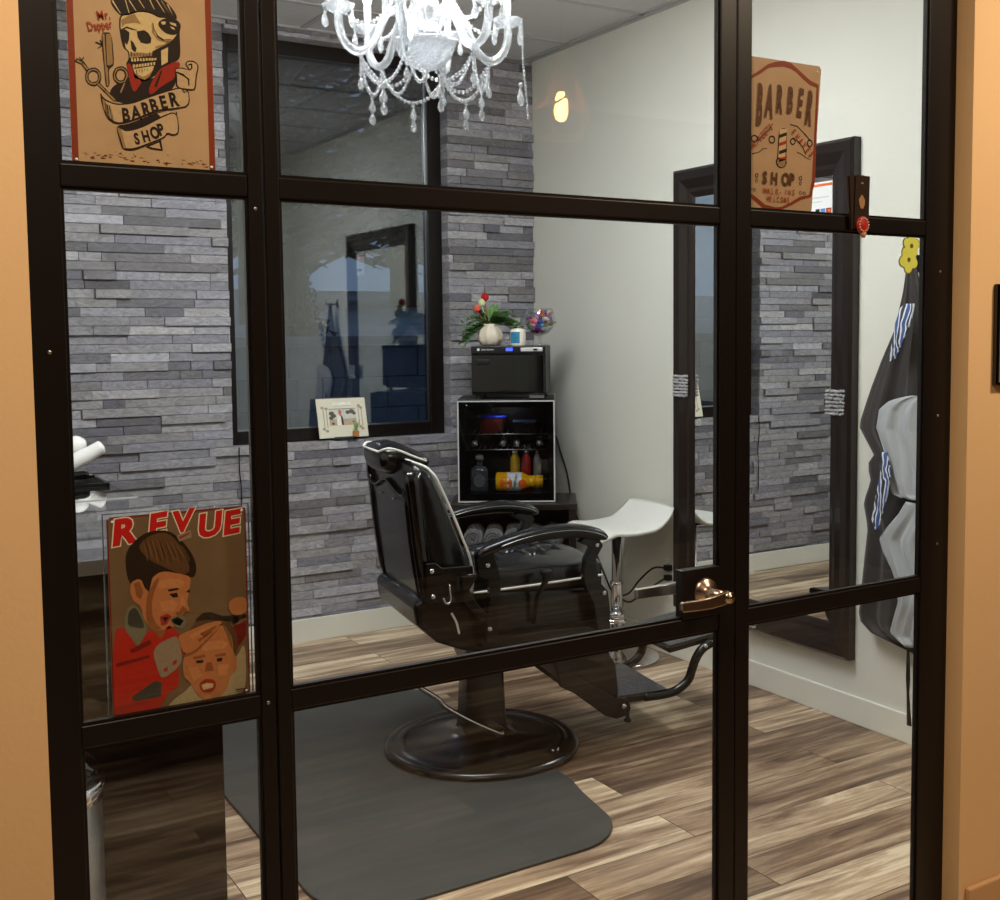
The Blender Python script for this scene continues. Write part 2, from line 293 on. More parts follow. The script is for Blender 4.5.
SIGN_SKULL=[(1,'ink',[58.0,243.0,61.0,234.0,67.0,227.0,72.0,223.0,77.0,224.0,83.0,226.0,91.0,229.0,99.0,233.0,109.0,233.0,116.0,229.0,126.0,229.0,138.0,228.0,150.0,228.0,150.0,234.0,144.0,243.0,136.0,251.0,126.0,256.0,109.0,260.0,84.0,261.0,65.0,254.0]),(1,'ink',[70.0,223.0,69.0,208.0,71.0,191.0,74.0,178.0,80.0,175.0,81.0,164.0,76.0,156.0,83.0,140.0,88.0,135.0,99.0,135.0,106.0,136.0,119.0,147.0,136.0,163.0,152.0,171.0,154.0,185.0,153.0,208.0,155.0,221.0,150.0,228.0,138.0,228.0,124.0,229.0,112.0,234.0,97.0,234.0,83.0,228.0]),(2,'bone',[72.0,223.0,83.0,225.0,97.0,232.0,113.0,232.0,124.0,227.0,133.0,228.0,141.0,226.0,151.0,223.0,152.0,213.0,147.0,203.0,137.0,194.0,126.0,186.0,117.0,181.0,114.0,177.0,111.0,171.0,114.0,160.0,116.0,158.0,109.0,143.0,102.0,137.0,94.0,139.0,88.0,145.0,86.0,154.0,82.0,161.0,82.0,175.0,77.0,178.0,76.0,189.0,72.0,197.0,71.0,205.0]),(3,'ink',[71.0,203.0,77.0,205.0,83.0,201.0,82.0,191.0,79.0,183.0,75.0,188.0,72.0,197.0]),(3,'ink',[93.0,204.0,103.0,207.0,109.0,204.0,113.0,197.0,112.0,190.0,106.0,188.0,98.0,189.0,94.0,196.0]),(3,'ink',[84.0,191.0,88.0,188.0,92.0,180.0,90.0,174.0,85.0,178.0]),(3,'bonedark',[83.0,225.0,91.0,228.0,99.0,215.0,91.0,216.0,77.0,212.0,73.0,207.0,72.0,217.0]),(3,'bonedark',[114.0,219.0,118.0,204.0,129.0,195.0,140.0,197.0,136.0,193.0,122.0,195.0,114.0,205.0]),(3,'ink',[114.0,179.0,126.0,184.0,124.0,167.0,121.0,160.0,88.0,151.0,82.0,159.0,82.0,166.0,113.0,172.0]),(4,'bone',[84.0,166.0,86.0,166.0,87.0,161.0,84.0,161.0]),(4,'bone',[86.0,157.0,89.0,157.0,89.0,153.0,86.0,152.0]),(4,'bone',[88.0,166.0,90.0,166.0,91.0,162.0,88.0,161.0]),(4,'bone',[90.0,157.0,93.0,158.0,93.0,154.0,90.0,153.0]),(4,'bone',[92.0,167.0,94.0,167.0,95.0,163.0,92.0,162.0]),(4,'bone',[94.0,158.0,97.0,159.0,97.0,155.0,94.0,154.0]),(4,'bone',[96.0,167.0,98.0,167.0,99.0,163.0,96.0,163.0]),(4,'bone',[98.0,159.0,101.0,160.0,101.0,156.0,98.0,155.0]),(4,'bone',[100.0,167.0,102.0,168.0,103.0,164.0,100.0,163.0]),(4,'bone',[102.0,160.0,105.0,161.0,105.0,157.0,102.0,156.0]),(4,'bone',[104.0,168.0,107.0,168.0,107.0,165.0,104.0,164.0]),(4,'bone',[106.0,161.0,109.0,162.0,109.0,158.0,106.0,157.0]),(4,'bone',[108.0,168.0,111.0,169.0,111.0,165.0,108.0,165.0]),(4,'bone',[110.0,162.0,113.0,163.0,113.0,159.0,111.0,158.0]),(4,'bone',[112.0,169.0,115.0,169.0,115.0,166.0,112.0,165.0]),(4,'bone',[114.0,163.0,117.0,164.0,117.0,160.0,115.0,159.0]),(4,'bone',[116.0,169.0,119.0,170.0,119.0,167.0,116.0,166.0]),(3,'ink',[150.0,228.0,156.0,221.0,153.0,210.0,145.0,205.0,133.0,206.0,124.0,214.0,123.0,221.0,131.0,227.0,141.0,228.0]),(4,'bone',[127.0,222.0,134.0,223.0,133.0,219.0,129.0,218.0]),(4,'bone',[139.0,223.0,148.0,222.0,149.0,218.0,141.0,220.0]),(4,'bone',[140.0,217.0,145.0,216.0,147.0,213.0,142.0,214.0]),(3,'bone',[126.0,181.0,136.0,187.0,135.0,166.0,126.0,160.0]),(2,'bone',[60.0,242.0,62.0,243.0,72.0,226.0,71.0,226.0]),(2,'bone',[77.0,250.0,78.0,251.0,84.0,228.0,83.0,228.0]),(2,'bone',[83.0,246.0,85.0,246.0,94.0,232.0,93.0,232.0]),(2,'bone',[92.0,255.0,94.0,255.0,105.0,238.0,104.0,238.0]),(2,'bone',[108.0,258.0,110.0,258.0,119.0,238.0,118.0,238.0]),(2,'bone',[119.0,255.0,121.0,255.0,133.0,236.0,132.0,236.0]),(2,'bone',[128.0,252.0,129.0,252.0,141.0,234.0,141.0,234.0]),(2,'bone',[136.0,248.0,138.0,248.0,145.0,232.0,145.0,232.0]),(3,'bonedark',[88.0,145.0,94.0,139.0,102.0,137.0,109.0,143.0,115.0,154.0,108.0,146.0,99.0,141.0,92.0,144.0]),(3,'bonedark',[117.0,183.0,126.0,186.0,137.0,193.0,147.0,202.0,140.0,197.0,129.0,190.0,120.0,187.0]),(3,'bonedark',[83.0,175.0,89.0,173.0,97.0,175.0,109.0,175.0,114.0,177.0,113.0,172.0,82.0,167.0]),(4,'ink',[71.0,203.0,80.0,207.0,80.0,209.0,71.0,204.0]),(4,'ink',[79.0,207.0,88.0,205.0,88.0,207.0,79.0,209.0]),(4,'ink',[87.0,206.0,93.0,205.0,93.0,206.0,87.0,207.0]),(4,'ink',[115.0,218.0,117.0,208.0,118.0,208.0,116.0,219.0]),(4,'ink',[117.0,209.0,122.0,200.0,123.0,201.0,118.0,209.0]),(4,'ink',[121.0,200.0,130.0,195.0,131.0,197.0,122.0,202.0]),(4,'ink',[130.0,196.0,141.0,198.0,140.0,199.0,130.0,197.0]),(4,'ink',[84.0,174.0,84.0,168.0,85.0,168.0,85.0,174.0]),(4,'ink',[88.0,173.0,88.0,168.0,89.0,169.0,89.0,173.0]),(4,'ink',[92.0,175.0,93.0,169.0,93.0,169.0,93.0,175.0]),(4,'ink',[96.0,174.0,97.0,169.0,97.0,170.0,97.0,174.0]),(4,'ink',[101.0,176.0,101.0,170.0,102.0,170.0,101.0,176.0]),(4,'ink',[105.0,175.0,105.0,170.0,106.0,171.0,105.0,175.0]),(4,'ink',[109.0,177.0,109.0,171.0,110.0,171.0,110.0,177.0]),(4,'ink',[90.0,149.0,91.0,144.0,92.0,144.0,91.0,150.0]),(4,'ink',[94.0,151.0,95.0,145.0,95.0,145.0,95.0,151.0]),(4,'ink',[98.0,152.0,98.0,147.0,99.0,147.0,99.0,152.0]),(4,'ink',[102.0,153.0,102.0,148.0,102.0,148.0,103.0,153.0]),(4,'ink',[106.0,155.0,105.0,150.0,106.0,150.0,106.0,155.0]),(1,'ink',[74.0,135.0,88.0,144.0,102.0,137.0,122.0,144.0,151.0,170.0,153.0,162.0,146.0,156.0,147.0,139.0,136.0,122.0,87.0,101.0,68.0,101.0,52.0,109.0,56.0,122.0]),(2,'red',[108.0,129.0,122.0,154.0,135.0,162.0,151.0,170.0,153.0,162.0,146.0,156.0,144.0,143.0,130.0,134.0,120.0,126.0,112.0,118.0,107.0,118.0]),(2,'red',[81.0,159.0,86.0,152.0,87.0,138.0,95.0,137.0,98.0,133.0,87.0,117.0,83.0,125.0,80.0,140.0,77.0,155.0]),(3,'ink',[115.0,130.0,125.0,153.0,127.0,153.0,118.0,128.0]),(2,'ink',[43.0,135.0,42.0,129.0,38.0,131.0,38.0,135.0]),(2,'ink',[42.0,129.0,39.0,124.0,36.0,128.0,38.0,131.0]),(2,'ink',[39.0,124.0,34.0,121.0,33.0,127.0,36.0,128.0]),(2,'ink',[34.0,121.0,29.0,121.0,30.0,126.0,33.0,127.0]),(2,'ink',[29.0,121.0,25.0,123.0,28.0,128.0,30.0,126.0]),(2,'ink',[25.0,123.0,22.0,127.0,26.0,130.0,28.0,128.0]),(2,'ink',[22.0,127.0,21.0,133.0,26.0,133.0,26.0,130.0]),(2,'ink',[21.0,133.0,22.0,138.0,26.0,136.0,26.0,133.0]),(2,'ink',[22.0,138.0,25.0,143.0,28.0,139.0,26.0,136.0]),(2,'ink',[25.0,143.0,30.0,146.0,31.0,141.0,28.0,139.0]),(2,'ink',[30.0,146.0,35.0,147.0,34.0,141.0,31.0,141.0]),(2,'ink',[35.0,147.0,39.0,145.0,36.0,140.0,34.0,141.0]),(2,'ink',[39.0,145.0,42.0,141.0,38.0,138.0,36.0,140.0]),(2,'ink',[42.0,141.0,43.0,135.0,38.0,135.0,38.0,138.0]),(3,'bonedark',[42.0,135.0,40.0,130.0,39.0,131.0,40.0,135.0]),(3,'bonedark',[40.0,130.0,38.0,126.0,37.0,127.0,39.0,131.0]),(3,'bonedark',[38.0,126.0,34.0,123.0,33.0,125.0,37.0,127.0]),(3,'bonedark',[34.0,123.0,29.0,123.0,30.0,125.0,33.0,125.0]),(3,'bonedark',[29.0,123.0,26.0,124.0,27.0,126.0,30.0,125.0]),(3,'bonedark',[26.0,124.0,23.0,128.0,25.0,129.0,27.0,126.0]),(3,'bonedark',[23.0,128.0,22.0,133.0,24.0,133.0,25.0,129.0]),(3,'bonedark',[22.0,133.0,24.0,138.0,25.0,137.0,24.0,133.0]),(3,'bonedark',[24.0,138.0,26.0,142.0,27.0,140.0,25.0,137.0]),(3,'bonedark',[26.0,142.0,30.0,144.0,31.0,143.0,27.0,140.0]),(3,'bonedark',[30.0,144.0,34.0,145.0,34.0,143.0,31.0,143.0]),(3,'bonedark',[34.0,145.0,38.0,143.0,37.0,142.0,34.0,143.0]),(3,'bonedark',[38.0,143.0,41.0,140.0,39.0,139.0,37.0,142.0]),(3,'bonedark',[41.0,140.0,42.0,135.0,40.0,135.0,39.0,139.0]),(2,'ink',[80.0,141.0,79.0,136.0,74.0,138.0,75.0,141.0]),(2,'ink',[79.0,136.0,76.0,131.0,73.0,135.0,74.0,138.0]),(2,'ink',[76.0,131.0,71.0,128.0,70.0,133.0,73.0,135.0]),(2,'ink',[71.0,128.0,66.0,127.0,67.0,133.0,70.0,133.0]),(2,'ink',[66.0,127.0,62.0,129.0,65.0,134.0,67.0,133.0]),(2,'ink',[62.0,129.0,59.0,133.0,64.0,136.0,65.0,134.0]),(2,'ink',[59.0,133.0,58.0,139.0,63.0,139.0,64.0,136.0]),(2,'ink',[58.0,139.0,59.0,144.0,64.0,142.0,63.0,139.0]),(2,'ink',[59.0,144.0,62.0,149.0,65.0,145.0,64.0,142.0]),(2,'ink',[62.0,149.0,67.0,152.0,68.0,147.0,65.0,145.0]),(2,'ink',[67.0,152.0,72.0,153.0,71.0,147.0,68.0,147.0]),(2,'ink',[72.0,153.0,76.0,151.0,73.0,146.0,71.0,147.0]),(2,'ink',[76.0,151.0,79.0,147.0,74.0,144.0,73.0,146.0]),(2,'ink',[79.0,147.0,80.0,141.0,75.0,141.0,74.0,144.0]),(3,'bonedark',[79.0,141.0,77.0,136.0,76.0,137.0,77.0,141.0]),(3,'bonedark',[77.0,136.0,75.0,132.0,74.0,133.0,76.0,137.0]),(3,'bonedark',[75.0,132.0,71.0,130.0,70.0,131.0,74.0,133.0]),(3,'bonedark',[71.0,130.0,67.0,129.0,67.0,131.0,70.0,131.0]),(3,'bonedark',[67.0,129.0,63.0,131.0,64.0,132.0,67.0,131.0]),(3,'bonedark',[63.0,131.0,60.0,134.0,62.0,135.0,64.0,132.0]),(3,'bonedark',[60.0,134.0,60.0,139.0,61.0,139.0,62.0,135.0]),(3,'bonedark',[60.0,139.0,61.0,144.0,62.0,143.0,61.0,139.0]),(3,'bonedark',[61.0,144.0,63.0,148.0,64.0,146.0,62.0,143.0]),(3,'bonedark',[63.0,148.0,67.0,150.0,68.0,149.0,64.0,146.0]),(3,'bonedark',[67.0,150.0,71.0,151.0,71.0,149.0,68.0,149.0]),(3,'bonedark',[71.0,151.0,75.0,149.0,74.0,148.0,71.0,149.0]),(3,'bonedark',[75.0,149.0,78.0,146.0,76.0,145.0,74.0,148.0]),(3,'bonedark',[78.0,146.0,79.0,141.0,77.0,141.0,76.0,145.0]),(2,'ink',[8.0,152.0,19.0,148.0,21.0,153.0,11.0,157.0]),(2,'ink',[16.0,150.0,23.0,140.0,27.0,144.0,20.0,154.0]),(3,'bonedark',[10.0,153.0,19.0,149.0,20.0,151.0,12.0,155.0]),(3,'bonedark',[17.0,150.0,24.0,142.0,26.0,144.0,19.0,152.0]),(2,'ink',[36.0,124.0,46.0,114.0,49.0,118.0,39.0,128.0]),(2,'ink',[44.0,116.0,59.0,102.0,62.0,105.0,47.0,120.0]),(3,'bonedark',[37.0,124.0,46.0,116.0,48.0,117.0,39.0,126.0]),(3,'bonedark',[46.0,116.0,59.0,103.0,61.0,105.0,47.0,118.0]),(2,'ink',[73.0,132.0,66.0,116.0,70.0,114.0,77.0,130.0]),(2,'ink',[67.0,118.0,60.0,104.0,64.0,102.0,71.0,117.0]),(3,'bonedark',[73.0,130.0,67.0,116.0,69.0,115.0,75.0,130.0]),(2,'ink',[45.0,195.0,49.0,197.0,59.0,198.0,61.0,154.0,57.0,150.0,53.0,146.0,54.0,123.0,48.0,121.0,47.0,147.0,45.0,174.0]),(3,'bonedark',[46.0,194.0,49.0,195.0,50.0,150.0,52.0,148.0,52.0,124.0,50.0,123.0,48.0,147.0,47.0,175.0]),(3,'bonedark',[51.0,195.0,58.0,196.0,59.0,155.0,55.0,152.0,51.0,152.0]),(2,'ink',[36.0,181.0,45.0,178.0,46.0,180.0,37.0,183.0]),(2,'ink',[39.0,173.0,46.0,178.0,45.0,179.0,39.0,174.0]),(2,'ink',[42.0,185.0,45.0,179.0,46.0,180.0,44.0,186.0]),(2,'ink',[14.0,158.0,17.0,154.0,18.0,155.0,15.0,159.0]),(2,'ink',[20.0,160.0,17.0,155.0,18.0,154.0,21.0,159.0]),(5,'ink',[40.0,115.0,45.0,105.0,61.0,99.0,82.0,103.0,102.0,112.0,128.0,124.0,154.0,133.0,157.0,125.0,164.0,130.0,165.0,106.0,145.0,100.0,119.0,95.0,97.0,84.0,75.0,74.0,60.0,71.0,48.0,78.0,42.0,98.0]),(6,'tan',[41.0,113.0,43.0,103.0,61.0,97.0,83.0,101.0,102.0,110.0,129.0,122.0,153.0,131.0,156.0,123.0,163.0,128.0,163.0,107.0,145.0,102.0,118.0,97.0,96.0,86.0,75.0,76.0,61.0,73.0,50.0,80.0,44.0,99.0]),(7,'bonedark',[43.0,104.0,47.0,102.0,51.0,80.0,49.0,81.0,44.0,92.0]),(7,'ink',[46.0,99.0,47.0,82.0,48.0,82.0,47.0,99.0]),(7,'ink',[48.0,98.0,49.0,81.0,50.0,81.0,49.0,98.0]),(7,'ink',[49.0,97.0,51.0,79.0,52.0,80.0,50.0,97.0]),(7,'ink',[51.0,97.0,53.0,78.0,53.0,78.0,52.0,97.0]),(7,'ink',[52.0,96.0,54.0,77.0,55.0,77.0,53.0,96.0]),(7,'ink',[54.0,95.0,56.0,75.0,57.0,76.0,54.0,95.0]),(3,'ink',[60.0,69.0,75.0,72.0,97.0,82.0,118.0,93.0,146.0,99.0,146.0,88.0,118.0,81.0,96.0,68.0,75.0,62.0]),(4,'tan',[118.0,91.0,132.0,96.0,144.0,97.0,144.0,93.0,123.0,86.0]),(5,'ink',[60.0,69.0,67.0,67.0,75.0,63.0,96.0,71.0,123.0,88.0,146.0,98.0,149.0,66.0,140.0,61.0,131.0,64.0,128.0,58.0,108.0,48.0,84.0,36.0,69.0,36.0,65.0,46.0]),(6,'tan',[61.0,67.0,66.0,65.0,74.0,61.0,97.0,69.0,124.0,86.0,145.0,96.0,147.0,67.0,140.0,63.0,130.0,66.0,127.0,59.0,108.0,50.0,84.0,39.0,71.0,38.0,67.0,47.0]),(7,'bonedark',[62.0,67.0,67.0,64.0,73.0,38.0,69.0,38.0]),(4,'ink',[100.0,43.0,122.0,54.0,124.0,39.0,108.0,40.0]),(5,'tan',[105.0,43.0,119.0,50.0,121.0,41.0,110.0,42.0]),(4,'ink',[144.0,158.0,155.0,161.0,166.0,158.0,159.0,166.0,164.0,172.0,174.0,172.0,180.0,165.0,176.0,150.0,174.0,130.0,165.0,129.0,145.0,130.0,146.0,147.0]),(5,'tan',[145.0,157.0,154.0,159.0,168.0,157.0,161.0,166.0,164.0,170.0,173.0,170.0,178.0,165.0,174.0,150.0,172.0,131.0,165.0,131.0,147.0,131.0,148.0,148.0]),(6,'ink',[146.0,152.0,157.0,148.0,158.0,151.0,147.0,154.0]),(6,'ink',[156.0,149.0,164.0,143.0,165.0,145.0,157.0,151.0]),(6,'ink',[163.0,145.0,163.0,135.0,165.0,136.0,165.0,146.0]),(6,'ink',[164.0,164.0,170.0,166.0,169.0,168.0,164.0,166.0]),(6,'ink',[168.0,167.0,168.0,160.0,170.0,161.0,170.0,168.0]),(6,'ink',[169.0,162.0,165.0,158.0,166.0,157.0,170.0,161.0]),('T',8,'ink','B',(69.0,76.0),18.0,4,0.74,1.2,0),('T',8,'ink','A',(83.0,80.0),18.0,9,0.74,1.2,0),('T',8,'ink','R',(98.0,86.0),18.0,12,0.74,1.2,0),('T',8,'ink','B',(110.0,92.0),18.0,14,0.74,1.2,0),('T',8,'ink','E',(124.0,98.0),18.0,14,0.74,1.2,0),('T',8,'ink','R',(137.0,103.0),19.0,12,0.74,1.2,0),('T',8,'ink','S',(86.0,45.0),15.0,12,0.7,1.2,0),('T',8,'ink','H',(97.0,49.0),15.0,14,0.7,1.2,0),('T',8,'ink','O',(109.0,54.0),16.0,16,0.7,1.2,0),('T',8,'ink','P',(120.0,60.0),16.0,17,0.7,1.2,0),('T',8,'redtxt','Mr.',(40.0,213.0),12.0,12,0.78,0.3,0),('T',8,'redtxt','Dapper',(27.0,196.0),12.0,14,0.66,0.3,0),(1,'grunge',[49.0,29.0,51.0,28.0,51.0,28.0,50.0,28.0]),(1,'grunge',[150.0,22.0,153.0,23.0,152.0,21.0,151.0,21.0]),(1,'grunge',[38.0,23.0,44.0,23.0,43.0,21.0,39.0,21.0]),(1,'grunge',[42.0,26.0,47.0,26.0,46.0,25.0,43.0,25.0]),(1,'grunge',[165.0,25.0,170.0,25.0,169.0,24.0,166.0,24.0]),(1,'grunge',[24.0,23.0,30.0,24.0,29.0,22.0,25.0,22.0]),(1,'grunge',[171.0,27.0,175.0,27.0,174.0,26.0,171.0,26.0]),(1,'grunge',[84.0,29.0,87.0,29.0,86.0,27.0,84.0,27.0]),(1,'grunge',[17.0,26.0,21.0,25.0,20.0,25.0,18.0,25.0]),(1,'grunge',[42.0,26.0,45.0,26.0,44.0,25.0,43.0,25.0]),(1,'grunge',[70.0,23.0,77.0,23.0,75.0,22.0,71.0,22.0]),(1,'grunge',[48.0,25.0,53.0,25.0,52.0,24.0,49.0,24.0]),(1,'grunge',[39.0,23.0,46.0,23.0,44.0,22.0,40.0,22.0]),(1,'grunge',[180.0,25.0,183.0,25.0,183.0,23.0,181.0,24.0]),(1,'grunge',[80.0,26.0,83.0,26.0,82.0,25.0,80.0,25.0]),(1,'grunge',[32.0,26.0,39.0,27.0,38.0,26.0,34.0,25.0]),(1,'grunge',[17.0,28.0,20.0,28.0,19.0,27.0,17.0,27.0]),(1,'grunge',[82.0,31.0,84.0,31.0,84.0,30.0,83.0,30.0]),(1,'grunge',[128.0,23.0,130.0,23.0,130.0,21.0,128.0,21.0]),(1,'grunge',[101.0,21.0,105.0,22.0,104.0,20.0,102.0,20.0]),(1,'grunge',[50.0,25.0,53.0,24.0,52.0,23.0,51.0,23.0]),(1,'grunge',[96.0,26.0,98.0,27.0,98.0,26.0,96.0,26.0]),(1,'grunge',[49.0,28.0,55.0,28.0,54.0,27.0,50.0,27.0]),(1,'grunge',[78.0,22.0,84.0,22.0,83.0,20.0,79.0,20.0]),(1,'grunge',[95.0,22.0,101.0,23.0,100.0,21.0,96.0,21.0]),(1,'grunge',[124.0,22.0,129.0,22.0,128.0,20.0,125.0,20.0]),(1,'grunge',[123.0,20.0,131.0,20.0,129.0,20.0,125.0,20.0]),(1,'grunge',[180.0,23.0,182.0,24.0,182.0,21.0,181.0,22.0]),(1,'grunge',[182.0,24.0,187.0,24.0,186.0,23.0,183.0,23.0]),(1,'grunge',[174.0,25.0,175.0,25.0,175.0,23.0,174.0,23.0]),(1,'grunge',[164.0,25.0,171.0,25.0,170.0,24.0,166.0,24.0]),(1,'grunge',[43.0,27.0,47.0,27.0,46.0,25.0,44.0,25.0]),(1,'grunge',[91.0,27.0,96.0,27.0,95.0,26.0,92.0,26.0]),(1,'grunge',[115.0,25.0,119.0,25.0,118.0,24.0,116.0,24.0]),(1,'grunge',[11.0,30.0,15.0,30.0,14.0,30.0,12.0,30.0]),(1,'grunge',[63.0,31.0,67.0,32.0,66.0,29.0,63.0,30.0]),(1,'grunge',[29.0,29.0,32.0,29.0,32.0,28.0,29.0,28.0]),(1,'grunge',[20.0,27.0,23.0,26.0,22.0,26.0,21.0,26.0]),(1,'grunge',[82.0,21.0,84.0,21.0,84.0,20.0,82.0,20.0]),(1,'grunge',[67.0,25.0,74.0,26.0,72.0,24.0,68.0,24.0]),(1,'grunge',[63.0,26.0,67.0,26.0,66.0,25.0,63.0,25.0]),(1,'grunge',[159.0,24.0,165.0,24.0,164.0,22.0,160.0,22.0]),(1,'grunge',[128.0,22.0,132.0,22.0,131.0,20.0,128.0,20.0]),(1,'grunge',[163.0,22.0,168.0,22.0,167.0,21.0,164.0,21.0]),(1,'grunge',[145.0,28.0,147.0,28.0,146.0,28.0,145.0,28.0]),(1,'grunge',[39.0,25.0,43.0,25.0,42.0,24.0,40.0,24.0]),(1,'grunge',[117.0,23.0,120.0,23.0,119.0,21.0,118.0,21.0]),(1,'grunge',[61.0,29.0,62.0,28.0,62.0,27.0,61.0,27.0]),(1,'grunge',[151.0,28.0,156.0,28.0,155.0,27.0,152.0,27.0]),(1,'grunge',[176.0,29.0,184.0,29.0,182.0,29.0,178.0,28.0]),(1,'grunge',[127.0,20.0,130.0,20.0,130.0,18.0,128.0,18.0]),(1,'grunge',[114.0,25.0,119.0,26.0,118.0,24.0,115.0,24.0]),(1,'grunge',[65.0,29.0,69.0,29.0,68.0,28.0,66.0,29.0]),(1,'grunge',[58.0,33.0,59.0,33.0,59.0,32.0,58.0,32.0]),(1,'grunge',[131.0,22.0,136.0,22.0,135.0,21.0,132.0,21.0]),(1,'grunge',[183.0,20.0,190.0,21.0,188.0,19.0,184.0,19.0]),(1,'grunge',[24.0,21.0,31.0,22.0,29.0,20.0,26.0,20.0]),(1,'grunge',[50.0,27.0,57.0,27.0,55.0,27.0,51.0,27.0]),(1,'grunge',[129.0,33.0,133.0,34.0,132.0,33.0,130.0,33.0]),(1,'grunge',[14.0,28.0,16.0,27.0,16.0,27.0,15.0,27.0])]
